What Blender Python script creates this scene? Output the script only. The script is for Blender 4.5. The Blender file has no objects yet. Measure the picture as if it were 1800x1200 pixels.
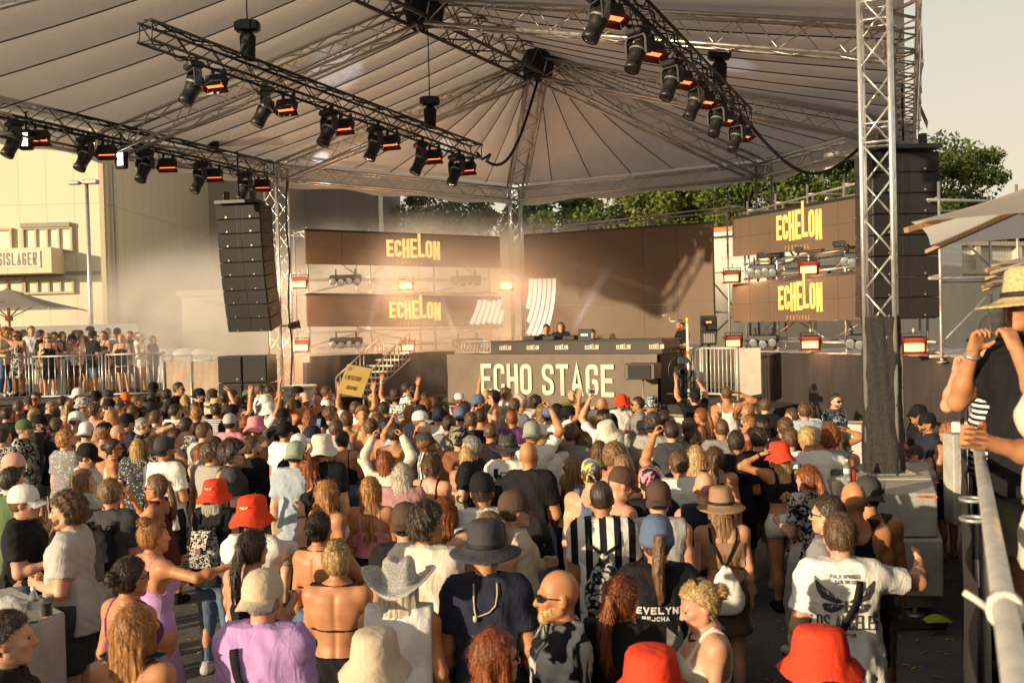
import bpy, math, random
import numpy as np
from mathutils import Vector, Matrix, Euler
random.seed(7); rng = np.random.default_rng(7)
SC = bpy.context.scene
COL = SC.collection
rad = math.radians
# ------------------------------------------------------------------ camera
F = 1750.0
CAM_LOC = Vector((0, 0, 3.0))
PITCH, ROLL = -0.92, -1.5
CAM_R = Matrix.Rotation(rad(90 + PITCH), 3, 'X') @ Matrix.Rotation(rad(ROLL), 3, 'Z')
cd = bpy.data.cameras.new('camera'); cam = bpy.data.objects.new('camera', cd); COL.objects.link(cam)
cam.location = CAM_LOC; cam.rotation_euler = CAM_R.to_euler()
cd.sensor_width = 36.0; cd.lens = F / 1800 * 36.0
cd.clip_start = 0.05; cd.clip_end = 2000
cd.dof.use_dof = True; cd.dof.focus_distance = 13.0; cd.dof.aperture_fstop = 4.0
SC.camera = cam
# ------------------------------------------------------------------ light
SUN_AZ = (-0.79, -0.61); SUN_EL = 10.5
sd = bpy.data.lights.new('sun', 'SUN'); sun = bpy.data.objects.new('sun', sd); COL.objects.link(sun)
sd.energy = 5.0; sd.angle = rad(0.55); sd.color = (1.0, 0.79, 0.52)
_d = Vector((-SUN_AZ[0], -SUN_AZ[1], -math.tan(rad(SUN_EL)) * math.hypot(*SUN_AZ)))
sun.rotation_euler = _d.to_track_quat('-Z', 'Y').to_euler()
sun.location = (-30, -30, 30)
world = bpy.data.worlds.new('World'); SC.world = world; world.use_nodes = True
_n = world.node_tree.nodes; _l = world.node_tree.links
_bg = _n['Background']
_sky = _n.new('ShaderNodeTexSky'); _sky.sky_type = 'NISHITA'; _sky.sun_disc = False
_sky.sun_elevation = rad(SUN_EL); _sky.sun_rotation = math.atan2(SUN_AZ[0], SUN_AZ[1])
_sky.dust_density = 3.0; _sky.ozone_density = 1.6; _sky.air_density = 1.2
_mx = _n.new('ShaderNodeMix'); _mx.data_type = 'RGBA'; 
_tc = _n.new('ShaderNodeTexCoord'); _sp = _n.new('ShaderNodeSeparateXYZ'); _mr = _n.new('ShaderNodeMapRange')
_l.new(_tc.outputs['Generated'], _sp.inputs[0]); _l.new(_sp.outputs[2], _mr.inputs[0]); _mr.inputs[1].default_value = 0.0; _mr.inputs[2].default_value = 0.9
_mr.inputs[3].default_value = 0.92; _mr.inputs[4].default_value = 0.12; _l.new(_mr.outputs[0], _mx.inputs[0])      # haze thins towards the zenith
_l.new(_sky.outputs[0], _mx.inputs[6]); _mx.inputs[7].default_value = (6.7, 5.8, 4.4, 1)   # thin warm evening cloud over the whole sky
_l.new(_mx.outputs[2], _bg.inputs[0]); _bg.inputs[1].default_value = 0.105
vs = SC.view_settings
vs.view_transform = 'Standard'; vs.look = 'None'; vs.exposure = 0.45; vs.gamma = 1.0; vs.use_curve_mapping = False
cy = SC.cycles
cy.use_denoising = True
try:
    cy.denoiser = 'OPENIMAGEDENOISE'
except Exception: pass
cy.max_bounces = 6; cy.diffuse_bounces = 3; cy.glossy_bounces = 3; cy.transmission_bounces = 4; cy.volume_bounces = 2
cy.transparent_max_bounces = 12; cy.caustics_reflective = False; cy.caustics_refractive = False
cy.sample_clamp_indirect = 6.0
cy.volume_step_rate = 3.0; cy.volume_max_steps = 48

# ------------------------------------------------------------------ pixel <-> world (1800x1200 photograph pixels)
def ray(px, py):
    v = CAM_R @ Vector(((px - 900) / F, (600 - py) / F, -1.0))
    return v
def P(px, py, d):          # point at forward distance d (world y)
    v = ray(px, py); return CAM_LOC + v * (d / v.y)
def PZ(px, py, z):         # point on the plane at height z
    v = ray(px, py); return CAM_LOC + v * ((z - CAM_LOC.z) / v.z)
def proj(p):
    q = CAM_R.transposed() @ (Vector(p) - CAM_LOC)
    return 900 + F * q.x / -q.z, 600 - F * q.y / -q.z
# ------------------------------------------------------------------ materials
_mats = {}
def N(nt, t, **kw):
    n = nt.nodes.new(t)
    for k, v in kw.items(): setattr(n, k, v)
    return n
def mat(name, col, rough=0.6, metal=0.0, var=0.15, scale=8.0, bump=0.0, bscale=60.0, emit=None, estr=0.0, spec=None, trans=0.0, stretch=None, coat=0.0, alpha=None, ior=1.45):
    if name in _mats: return _mats[name]
    m = bpy.data.materials.new(name); m.use_nodes = True; _mats[name] = m
    nt = m.node_tree; b = nt.nodes['Principled BSDF']; L = nt.links
    c = tuple(col[:3])
    b.inputs['Roughness'].default_value = rough; b.inputs['Metallic'].default_value = metal
    b.inputs['IOR'].default_value = ior
    if spec is not None: b.inputs['Specular IOR Level'].default_value = spec
    if coat: b.inputs['Coat Weight'].default_value = coat; b.inputs['Coat Roughness'].default_value = 0.2
    if trans: b.inputs['Transmission Weight'].default_value = trans
    tc = N(nt, 'ShaderNodeTexCoord')
    mp = N(nt, 'ShaderNodeMapping')
    L.new(tc.outputs['Object'], mp.inputs[0])
    if stretch: mp.inputs['Scale'].default_value = stretch
    if var > 0:
        n1 = N(nt, 'ShaderNodeTexNoise'); n1.inputs['Scale'].default_value = scale; n1.inputs['Detail'].default_value = 5; n1.inputs['Roughness'].default_value = .62
        L.new(mp.outputs[0], n1.inputs['Vector'])
        r = N(nt, 'ShaderNodeValToRGB')
        r.color_ramp.elements[0].position = .3; r.color_ramp.elements[1].position = .7
        r.color_ramp.elements[0].color = tuple(max(0, x * (1 - var)) for x in c) + (1,)
        r.color_ramp.elements[1].color = tuple(min(1, x * (1 + var)) for x in c) + (1,)
        L.new(n1.outputs['Fac'], r.inputs[0]); L.new(r.outputs[0], b.inputs['Base Color'])
        mr = N(nt, 'ShaderNodeMapRange'); mr.inputs[3].default_value = max(.02, rough - .1); mr.inputs[4].default_value = min(1, rough + .1)
        L.new(n1.outputs['Fac'], mr.inputs[0]); L.new(mr.outputs[0], b.inputs['Roughness'])
    else:
        b.inputs['Base Color'].default_value = c + (1,)
    if bump:
        n2 = N(nt, 'ShaderNodeTexNoise'); n2.inputs['Scale'].default_value = bscale; n2.inputs['Detail'].default_value = 3
        L.new(mp.outputs[0], n2.inputs['Vector'])
        bp = N(nt, 'ShaderNodeBump'); bp.inputs['Strength'].default_value = bump; bp.inputs['Distance'].default_value = 0.02
        L.new(n2.outputs['Fac'], bp.inputs['Height']); L.new(bp.outputs[0], b.inputs['Normal'])
    if emit:
        b.inputs['Emission Color'].default_value = tuple(emit[:3]) + (1,); b.inputs['Emission Strength'].default_value = estr
    return m
ALU = mat('brushed_aluminium', (.62, .6, .57), .38, .85, .12, 14)
ALUD = mat('weathered_aluminium', (.42, .40, .38), .45, .75, .2, 9)
BLK = mat('black_paint', (.018, .017, .018), .42, 0, .3, 20, .1)
BLKM = mat('matte_black', (.014, .013, .014), .7, 0, .3, 14, .15)
STEEL = mat('galvanised_steel', (.47, .45, .42), .42, .7, .22, 10)
DARKG = mat('dark_grey_plastic', (.05, .048, .05), .5, 0, .3, 18)
CAST = mat('lacquered_cabinet', (.030, .026, .024), .55, 0, .35, 6, .2, 120)
GRILLE = mat('speaker_grille', (.022, .019, .018), .65, .2, .3, 25, .3, 300)
CONC = mat('cast_concrete', (.40, .385, .345), .85, 0, .22, 3.5, .35, 30)
CREAM = mat('cream_render', (.62, .54, .41), .85, 0, .07, 1.2, .2, 20)
GLASS_DARK = mat('dark_lens_glass', (.02, .02, .025), .06, 0, 0, coat=.6)
WHITE = mat('white_plastic', (.72, .71, .68), .45, 0, .05, 6)
WOOD = mat('oiled_wood', (.42, .23, .10), .55, 0, .3, 5, .25, 30, stretch=(14, 14, 1.5))

# ------------------------------------------------------------------ object helpers
def loc_of(o):
    v = Vector((0, 0, 0))
    while o is not None:
        v = v + o.location; o = o.parent
    return v
def tag(o, label=None, cat=None, group=None, kind=None):
    if label: o['label'] = label
    if cat: o['category'] = cat
    if group: o['group'] = group
    if kind: o['kind'] = kind
    return o
def empty(name, loc, label=None, cat=None, group=None, parent=None):
    o = bpy.data.objects.new(name, None); COL.objects.link(o)
    o.empty_display_size = .1
    o.location = Vector(loc) - (loc_of(parent) if parent else Vector((0, 0, 0)))
    if parent: o.parent = parent
    return tag(o, label, cat, group)
def link(name, me, m=None, parent=None, loc=None):
    o = bpy.data.objects.new(name, me); COL.objects.link(o)
    if m is not None:
        if len(me.materials) == 0: me.materials.append(None)
        o.material_slots[0].link = 'OBJECT'; o.material_slots[0].material = m
    if parent: o.parent = parent
    if loc is not None: o.location = loc
    return o
def frame(d, up=Vector((0, 0, 1))):
    d = Vector(d).normalized()
    s = d.cross(up)
    if s.length < 1e-4: s = d.cross(Vector((0, 1, 0)))
    s.normalize(); u = s.cross(d).normalized()
    return d, s, u
class MB:
    def __init__(s): s.v = []; s.f = []; s.mi = []; s.cur = 0; s.sm = []
    def _add(s, vs, fs, smooth=False):
        o = len(s.v); s.v.extend([tuple(v) for v in vs]); s.f.extend([tuple(i + o for i in f) for f in fs])
        s.mi.extend([s.cur] * len(fs)); s.sm.extend([smooth] * len(fs))
        return s
    def box(s, c, size, rz=0.0, M=None):
        c = Vector(c); h = Vector(size) / 2
        R = M if M is not None else Matrix.Rotation(rz, 3, 'Z')
        vs = [c + R @ Vector((x * h.x, y * h.y, z * h.z)) for x in (-1, 1) for y in (-1, 1) for z in (-1, 1)]
        return s._add(vs, [(0, 1, 3, 2), (4, 6, 7, 5), (0, 4, 5, 1), (2, 3, 7, 6), (0, 2, 6, 4), (1, 5, 7, 3)])
    def bbox(s, c, size, bev=.01, rz=0.0, M=None):      # box with chamfered vertical and horizontal edges
        c = Vector(c); hx, hy, hz = [x / 2 for x in size]; R = M if M is not None else Matrix.Rotation(rz, 3, 'Z')
        ring = lambda ex, ey, b: [(-ex + b, -ey), (ex - b, -ey), (ex, -ey + b), (ex, ey - b), (ex - b, ey), (-ex + b, ey), (-ex, ey - b), (-ex, -ey + b)]
        vs = []
        for z, ins in ((-hz, bev), (-hz + bev, 0), (hz - bev, 0), (hz, bev)):
            for x, y in ring(hx - ins, hy - ins, bev): vs.append(c + R @ Vector((x, y, z)))
        fs = [tuple(range(7, -1, -1)), tuple(range(24, 32))]
        for k in range(3):
            for i in range(8): fs.append((k * 8 + i, k * 8 + (i + 1) % 8, k * 8 + 8 + (i + 1) % 8, k * 8 + 8 + i))
        return s._add(vs, fs)
    def tube(s, pts, r, n=6, closed=False, caps=True, r2=None):
        pts = [Vector(p) for p in pts]; k = len(pts)
        T = []
        for i in range(k):
            a = pts[i] - pts[i - 1] if (i > 0 or closed) else pts[1] - pts[0]
            b = pts[(i + 1) % k] - pts[i] if (i < k - 1 or closed) else a
            t = (a.normalized() + b.normalized());
            if t.length < 1e-5: t = a
            T.append(t.normalized())
        d, u, w = frame(T[0])
        vs = []
        for i in range(k):
            u = (u - T[i] * u.dot(T[i]));
            if u.length < 1e-6: _, u, _ = frame(T[i])
            u.normalize(); w = T[i].cross(u)
            rr = r if r2 is None else r + (r2 - r) * i / (k - 1)
            for j in range(n):
                a = 2 * math.pi * j / n
                vs.append(pts[i] + (u * math.cos(a) + w * math.sin(a)) * rr)
        fs = []
        for i in range(k if closed else k - 1):
            for j in range(n):
                a, b = i * n + j, i * n + (j + 1) % n
                c, e = ((i + 1) % k) * n + (j + 1) % n, ((i + 1) % k) * n + j
                fs.append((a, b, c, e))
        if caps and not closed:
            fs.append(tuple(range(n - 1, -1, -1))); fs.append(tuple((k - 1) * n + j for j in range(n)))
        return s._add(vs, fs, True)
    def bar(s, a, b, r, n=8): return s.tube([a, b], r, n)
    def beam(s, a, b, w, h, up=Vector((0, 0, 1))):
        a, b = Vector(a), Vector(b); d, sd_, u = frame(b - a, up)
        vs = [p + sd_ * (x * w / 2) + u * (y * h / 2) for p in (a, b) for x, y in ((-1, -1), (1, -1), (1, 1), (-1, 1))]
        return s._add(vs, [(0, 1, 2, 3), (7, 6, 5, 4), (0, 4, 5, 1), (1, 5, 6, 2), (2, 6, 7, 3), (3, 7, 4, 0)])
    def lathe(s, prof, n=16, c=(0, 0, 0), M=None, warp=None):
        c = Vector(c); R = M if M is not None else Matrix.Identity(3); vs = []
        for (r, z) in prof:
            for j in range(n):
                a = 2 * math.pi * j / n; p = Vector((r * math.cos(a), r * math.sin(a), z))
                if warp: p = Vector(warp(p))
                vs.append(c + R @ p)
        fs = []
        for i in range(len(prof) - 1):
            for j in range(n): fs.append((i * n + j, i * n + (j + 1) % n, (i + 1) * n + (j + 1) % n, (i + 1) * n + j))
        return s._add(vs, fs, True)
    def poly(s, pts): return s._add(pts, [tuple(range(len(pts)))])
    def prism(s, pts, ext):
        pts = [Vector(p) for p in pts]; e = Vector(ext); n = len(pts)
        fs = [tuple(range(n - 1, -1, -1)), tuple(range(n, 2 * n))] + [(i, (i + 1) % n, n + (i + 1) % n, n + i) for i in range(n)]
        return s._add(pts + [p + e for p in pts], fs)
    def grid(s, fn, nu, nv, smooth=True):
        vs = [fn(i / nu, j / nv) for i in range(nu + 1) for j in range(nv + 1)]
        fs = [(i * (nv + 1) + j, (i + 1) * (nv + 1) + j, (i + 1) * (nv + 1) + j + 1, i * (nv + 1) + j + 1) for i in range(nu) for j in range(nv)]
        return s._add(vs, fs, smooth)
    def mesh(s, name, off=Vector((0, 0, 0))):
        me = bpy.data.meshes.new(name)
        me.from_pydata([(v[0] - off.x, v[1] - off.y, v[2] - off.z) for v in s.v], [], s.f)
        me.polygons.foreach_set('use_smooth', s.sm)
        me.update(); return me
    def build(s, name, m, parent=None):
        off = loc_of(parent) if parent else Vector((0, 0, 0))
        return link(name, s.mesh(name, off), m, parent)
    def thing(s, name, m, base, label, cat, group=None, kind=None):
        o = link(name, s.mesh(name, Vector(base)), m, None, Vector(base)); return tag(o, label, cat, group, kind)
def copy_tree(o, parent=None):
    c = o.copy(); COL.objects.link(c)
    if parent: c.parent = parent
    for ch in list(o.children): copy_tree(ch, c)
    return c
# ------------------------------------------------------------------ lettering: ribbons along stroke centre lines
def _rnd(pts, r, closed=False):
    out = []; n = len(pts)
    for i, p in enumerate(pts):
        p = np.array(p, float)
        if not closed and i in (0, n - 1): out.append(p); continue
        a = np.array(pts[i - 1], float) - p; b = np.array(pts[(i + 1) % n], float) - p
        la, lb = np.linalg.norm(a), np.linalg.norm(b); rr = min(r, la * .49, lb * .49)
        p0, p1 = p + a / la * rr, p + b / lb * rr
        for t in (0, .25, .5, .75, 1): out.append((1 - t) ** 2 * p0 + 2 * t * (1 - t) * p + t * t * p1)
    return out
GL = {'E': [[(1, 1), (0, 1), (0, 0), (1, 0)], [(0, .5), (.85, .5)]], 'C': ['r', [(1, .70), (1, 1), (0, 1), (0, 0), (1, 0), (1, .30)]],
 'H': [[(0, 0), (0, 1)], [(1, 0), (1, 1)], [(0, .5), (1, .5)]], 'L': [[(0, 1), (0, 0), (1, 0)]], 'O': ['o', [(0, 0), (1, 0), (1, 1), (0, 1)]],
 'N': [[(0, 0), (0, 1)], [(0, 1), (1, 0)], [(1, 0), (1, 1)]], 'S': ['r', [(1, .72), (1, 1), (0, 1), (0, .56), (1, .44), (1, 0), (0, 0), (0, .28)]],
 'T': [[(0, 1), (1, 1)], [(.5, 1), (.5, 0)]], 'A': [[(0, 0), (.5, 1), (1, 0)], [(.2, .28), (.8, .28)]], 'G': ['r', [(1, .70), (1, 1), (0, 1), (0, 0), (1, 0), (1, .46), (.5, .46)]],
 'R': [[(0, 0), (0, 1), (1, 1), (1, .5), (0, .5)], [(.5, .5), (1, 0)]], 'P': [[(0, 0), (0, 1), (1, 1), (1, .48), (0, .48)]], 'I': [[(.5, 0), (.5, 1)]],
 'F': [[(1, 1), (0, 1), (0, 0)], [(0, .52), (.85, .52)]], 'V': [[(0, 1), (.5, 0), (1, 1)]], 'D': ['r', [(0, 0), (0, 1), (1, 1), (1, 0), (0, 0)]],
 'M': [[(0, 0), (0, 1), (.5, .3), (1, 1), (1, 0)]], 'W': [[(0, 1), (.25, 0), (.5, .7), (.75, 0), (1, 1)]], 'B': [[(0, 0), (0, 1), (.9, 1), (.9, .52), (0, .52)], [(.9, .52), (1, .5), (1, 0), (0, 0)]],
 'J': ['r', [(1, 1), (1, 0), (0, 0), (0, .3)]], 'U': ['r', [(0, 1), (0, 0), (1, 0), (1, 1)]], 'Y': [[(0, 1), (.5, .5), (1, 1)], [(.5, .5), (.5, 0)]], '-': [[(0, .5), (1, .5)]], 'K': [[(0, 0), (0, 1)], [(1, 1), (0, .5), (1, 0)]]}
def letter(ch, w, h, t, depth=.004):
    """one letter as a solid in the x-z plane, lower left corner at the origin, facing -y"""
    mb = MB(); g = GL[ch]; mode = None
    if isinstance(g[0], str): mode = g[0]; g = g[1:]
    if ch == 'I': w = t
    for k, st in enumerate(g):
        pts = [(t / 2 + x * max(w - t, 1e-6), t / 2 + y * (h - t)) for x, y in st]
        closed = mode == 'o'
        if mode: pts = _rnd(pts, min(w, h) * .42, closed)
        pts = [np.array(p, float) for p in pts]; n = len(pts)
        off = []
        for i in range(n):
            a = pts[i] - pts[i - 1] if (i > 0 or closed) else pts[1] - pts[0]
            b = pts[(i + 1) % n] - pts[i] if (i < n - 1 or closed) else a
            a = a / (np.linalg.norm(a) + 1e-9); b = b / (np.linalg.norm(b) + 1e-9)
            nn = np.array((-(a + b)[1], (a + b)[0])); nn /= (np.linalg.norm(nn) + 1e-9)
            c = max(.45, nn @ np.array((-a[1], a[0]))); off.append(nn * t / 2 / c)
        if not closed:    # butt ends reach the outline
            for i, j in ((0, 1), (n - 1, n - 2)):
                e = pts[i] - pts[j]; L_ = np.linalg.norm(e)
                if L_ > 0 and mode is None: pts[i] = pts[i] + e / L_ * t / 2
        yf = -depth - .0006 * k
        vs = []
        for i in range(n):
            for sgn in (1, -1):
                q = pts[i] + off[i] * sgn
                vs += [(q[0], yf, q[1]), (q[0], .0, q[1])]
        fs = []
        for i in range(n if closed else n - 1):
            a, b = i * 4, ((i + 1) % n) * 4
            fs += [(a, a + 2, b + 2, b), (a + 1, a, b, b + 1), (a + 2, a + 3, b + 3, b + 2)]
        if not closed: fs += [(0, 1, 3, 2), ((n - 1) * 4 + 2, (n - 1) * 4 + 3, (n - 1) * 4 + 1, (n - 1) * 4)]
        mb._add(vs, fs)
    return mb
def write(txt, origin, xdir, ndir, h, w, t, gap, m, parent, up=Vector((0, 0, 1)), heights=None, drops=None, depth=.004, name='letter', shear=0.0):
    """letters as parts of parent, starting at origin, running along xdir, facing ndir"""
    xd = Vector(xdir).normalized(); nd = Vector(ndir).normalized(); x = 0.0; up = Vector(up).normalized()
    po = loc_of(parent)
    for i, ch in enumerate(txt):
        if ch == ' ': x += w * .7; continue
        hh = h * (heights[i] if heights else 1); dz = h * (drops[i] if drops else 0)
        lb = letter(ch, w, hh, t, depth)
        lb.v = [tuple(Vector(origin) + xd * (x + v[0] + shear * v[2]) + nd * (-v[1]) + up * (v[2] + dz) - po) for v in lb.v]
        me = lb.mesh('letter'); o = link(name, me, m, parent)
        x += (t if ch == 'I' else w) + gap
    return x
# ------------------------------------------------------------------ trusses
def truss(name, a, b, s=.3, rc=.025, rb=.011, bay=None, m=ALU, parent=None, label=None, cat='truss', group=None, endplates=True, up=Vector((0, 0, 1)), each=False):
    a, b = Vector(a), Vector(b); d, sd_, u = frame(b - a, up); L = (b - a).length
    bay = bay or s * 1.25; n = max(2, round(L / bay))
    root = empty(name, a, label, cat if parent is None else None, group, parent)
    cor = [sd_ * (x * s / 2) + u * (y * s / 2) for x, y in ((-1, -1), (1, -1), (1, 1), (-1, 1))]
    for c in cor: MB().bar(a + c, b + c, rc, 8).build('chord', m, root)
    for k in range(4):
        c0, c1 = cor[k], cor[(k + 1) % 4]
        pts = [a + d * (L * i / n) + (c0 if i % 2 == 0 else c1) for i in range(n + 1)]
        pts = [p + d * (.04 if i == 0 else -.04 if i == n else 0) for i, p in enumerate(pts)]
        if each:
            for i in range(n): MB().bar(pts[i], pts[i + 1], rb, 6).build('brace', m, root)
        else: MB().tube(pts, rb, 5).build('lacing', m, root)
    if endplates:
        for e in (.03, L - .03):
            q = [a + d * e + c for c in cor]
            MB().tube(q, rb * 1.1, 5, closed=True).build('end_frame', m, root)
    return root
# ================================================================== SETTING
def ground_mat():
    m = bpy.data.materials.new('worn_asphalt'); m.use_nodes = True; nt = m.node_tree; L = nt.links; b = nt.nodes['Principled BSDF']
    tc = N(nt, 'ShaderNodeTexCoord'); b.inputs['Roughness'].default_value = .85
    n1 = N(nt, 'ShaderNodeTexNoise'); n1.inputs['Scale'].default_value = .9; n1.inputs['Detail'].default_value = 8
    n2 = N(nt, 'ShaderNodeTexNoise'); n2.inputs['Scale'].default_value = 45; n2.inputs['Detail'].default_value = 4
    v = N(nt, 'ShaderNodeTexVoronoi'); v.inputs['Scale'].default_value = 130
    for n in (n1, n2, v): L.new(tc.outputs['Object'], n.inputs['Vector'])
    r1 = N(nt, 'ShaderNodeValToRGB'); r1.color_ramp.elements[0].color = (.055, .051, .054, 1); r1.color_ramp.elements[1].color = (.21, .195, .185, 1)
    r1.color_ramp.elements[0].position = .3; r1.color_ramp.elements[1].position = .75
    L.new(n1.outputs['Fac'], r1.inputs[0])
    mx = N(nt, 'ShaderNodeMix', data_type='RGBA', blend_type='OVERLAY'); mx.inputs[0].default_value = .7
    L.new(r1.outputs[0], mx.inputs[6]); L.new(n2.outputs['Fac'], mx.inputs[7]); L.new(mx.outputs[2], b.inputs['Base Color'])
    bp = N(nt, 'ShaderNodeBump'); bp.inputs['Strength'].default_value = .5; bp.inputs['Distance'].default_value = .01
    L.new(v.outputs['Distance'], bp.inputs['Height']); L.new(bp.outputs[0], b.inputs['Normal'])
    return m
GM = ground_mat()
o = MB().grid(lambda u, v: (-600 + 1200 * u, -500 + 1200 * v, 0), 4, 4, False).build('ground', GM); tag(o, kind='structure')
# fallen leaves and paper scraps on the asphalt
lf = MB()
for i in range(2600):
    x = rng.uniform(-4.5, 6.0); y = rng.uniform(3.5, 15); s_ = rng.uniform(.012, .03); a = rng.uniform(0, 6.28)
    c, s2 = math.cos(a) * s_ * 1.8, math.sin(a) * s_ * 1.8; e, f_ = -math.sin(a) * s_ * .6, math.cos(a) * s_ * .6
    z = .006 + rng.uniform(0, .004); q = rng.uniform(0, .012)
    lf.poly([(x - c, y - s2, z), (x + e, y + f_, z + q), (x + c, y + s2, z + .002), (x - e, y - f_, z + q)])
LEAFY = mat('dry_yellow_leaf', (.42, .33, .05), .7, 0, .5, 3)
tag(lf.build('fallen_leaves', LEAFY), 'small yellow leaves strewn over the dark asphalt', 'leaves', kind='stuff')

# ------------------------------------------------------------------ canopy roof of the stage
ZE, ZR = 6.9, 9.5
nA, nB = PZ(745, 12, ZR), PZ(945, 112, ZR)
nL, nC, nW = PZ(485, 303, ZE), PZ(905, 343, ZE), PZ(1342, 300, ZE)
nV, nM, nU = PZ(1592, 232, ZE), PZ(180, 257, ZE), PZ(1590, 72, ZE)
ax = nB - nA
nA2 = nA - ax; nU2 = nU - (nV - nU) * .9; nM2 = nM - (nV - nU) * .98
def canopy_mat():
    m = bpy.data.materials.new('canopy_membrane'); m.use_nodes = True; nt = m.node_tree; L = nt.links; b = nt.nodes['Principled BSDF']
    out = nt.nodes['Material Output']
    tc = N(nt, 'ShaderNodeTexCoord'); n1 = N(nt, 'ShaderNodeTexNoise'); n1.inputs['Scale'].default_value = .55; n1.inputs['Detail'].default_value = 7; n1.inputs['Roughness'].default_value = .65
    L.new(tc.outputs['Object'], n1.inputs['Vector'])
    r = N(nt, 'ShaderNodeValToRGB'); r.color_ramp.elements[0].color = (.56, .535, .525, 1); r.color_ramp.elements[1].color = (.70, .67, .655, 1)
    r.color_ramp.elements[0].position = .32; r.color_ramp.elements[1].position = .62
    L.new(n1.outputs['Fac'], r.inputs[0]); L.new(r.outputs[0], b.inputs['Base Color'])
    b.inputs['Roughness'].default_value = .42; b.inputs['Specular IOR Level'].default_value = .45
    t = N(nt, 'ShaderNodeBsdfTranslucent'); t.inputs[0].default_value = (.78, .72, .66, 1)
    mx = N(nt, 'ShaderNodeMixShader'); mx.inputs[0].default_value = .22
    L.new(b.outputs[0], mx.inputs[1]); L.new(t.outputs[0], mx.inputs[2]); L.new(mx.outputs[0], out.inputs['Surface'])
    n3 = N(nt, 'ShaderNodeTexNoise'); n3.inputs['Scale'].default_value = 3.5; n3.inputs['Detail'].default_value = 7; n3.inputs['Distortion'].default_value = 1.5; L.new(tc.outputs['Object'], n3.inputs['Vector'])
    bp = N(nt, 'ShaderNodeBump'); bp.inputs['Strength'].default_value = .45; bp.inputs['Distance'].default_value = .08
    L.new(n3.outputs['Fac'], bp.inputs['Height']); L.new(bp.outputs[0], b.inputs['Normal'])
    return m
CAN = canopy_mat()
SEAM = mat('seam_track', (.10, .09, .085), .6, 0, .2, 5)
roof = empty('stage_canopy', (nB.x, nB.y, 0), 'large off white canopy roof on aluminium trusses over the whole stage', 'stage roof')
UPZ = Vector((0, 0, .30))
def sector(r0, r1, e0, e1, n):
    for k in range(n):
        u0, u1 = k / n, (k + 1) / n
        def fn(u, v):
            uu = u0 + (u1 - u0) * u
            p = r0.lerp(r1, uu).lerp(e0.lerp(e1, uu), v)
            w = (e0.lerp(e1, u0) - e0.lerp(e1, u1)).length * v + (r0.lerp(r1, u0) - r0.lerp(r1, u1)).length * (1 - v)
            sag = -.14 * math.sin(math.pi * v)
            return p + UPZ + Vector((0, 0, sag + .085 * w * math.sin(math.pi * u) * (1 - v ** 4)))
        MB().grid(fn, 6, 10).build('canopy_panel', CAN, roof)
        if k:
            pts = [r0.lerp(r1, u0).lerp(e0.lerp(e1, u0), v / 10) + UPZ + Vector((0, 0, -.14 * math.sin(math.pi * v / 10) - .008)) for v in range(11)]
            MB().tube(pts, .013, 5).build('seam', SEAM, roof)
sector(nA, nB, nM, nL, 7); sector(nA2, nA, nM2, nM, 6)
sector(nA, nB, nU, nV, 7); sector(nA2, nA, nU2, nU, 6)
sector(nB, nB, nL, nC, 7); sector(nB, nB, nC, nW, 6); sector(nB, nB, nW, nV, 6)
for a, b, s_ in ((nA2, nA, .5), (nA, nB, .5)): truss('ridge_truss', a + Vector((0, 0, -.05)), b + Vector((0, 0, -.05)), .60, .042, .02, .55, mat('dark_truss', (.10, .09, .085), .5, .5, .2, 9), roof)
for a, b in ((nA, nM), (nA2, nM2), (nA, nU), (nA2, nU2), (nB, nL), (nB, nC), (nB, nW), (nB, nV)):
    d_ = (b - a); truss('rafter_truss', a + d_ * .03 - Vector((0, 0, .12)), a + d_ * .985 - Vector((0, 0, .05)), .46, .036, .017, .55, ALUD if b in (nC,) else ALU, roof)
for a, b in ((nM2, nM), (nM, nL), (nL, nC), (nC, nW), (nW, nV), (nV, nU), (nU, nU2)):
    truss('eave_truss', a, b, .34, .032, .015, .42, ALU, roof)
for n_, lo in ((nA, .42), (nB, .42), (nA2, .42)):
    MB().lathe([(.05, -.45), (.34, -.36), (.42, 0), (.34, .3), (.05, .36)], 8, n_).build('ridge_hub', BLKM, roof)
cen = (nA + nB) / 2
VAL = mat('valance_membrane', (.66, .62, .55), .5, 0, .12, 2, .15, 8)
for a, b in ((nM2, nM), (nM, nL), (nL, nC), (nC, nW), (nW, nV), (nV, nU), (nU, nU2)):
    out_ = (Vector(((a + b) / 2 - cen)[:2] + (0,)) if False else ((a + b) / 2 - cen)); out_.z = 0; out_.normalize()
    kn = 24
    def fn(u, v, a=a, b=b, o_=out_):
        p = a.lerp(b, u); w = .02 * math.sin(u * 37) + .015 * math.sin(u * 71)
        return p + o_ * (.24 + w * v) + Vector((0, 0, .34 - v * (.62 + .05 * math.sin(u * 19))))
    MB().grid(fn, kn, 3).build('valance', CAN, roof)
# loose flaps at the right gutter
for k, (u, ln) in enumerate(((.10, .42),)):
    p = nV.lerp(nU, u); o_ = Vector((.9, -.38, 0))
    MB().grid(lambda a, b, p=p, ln=ln: p + o_ * (.26 + .16 * b) + (nU - nV).normalized() * (a * .9) + Vector((0, 0, .3 - b * ln)), 6, 4).build('flap', VAL, roof)

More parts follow.
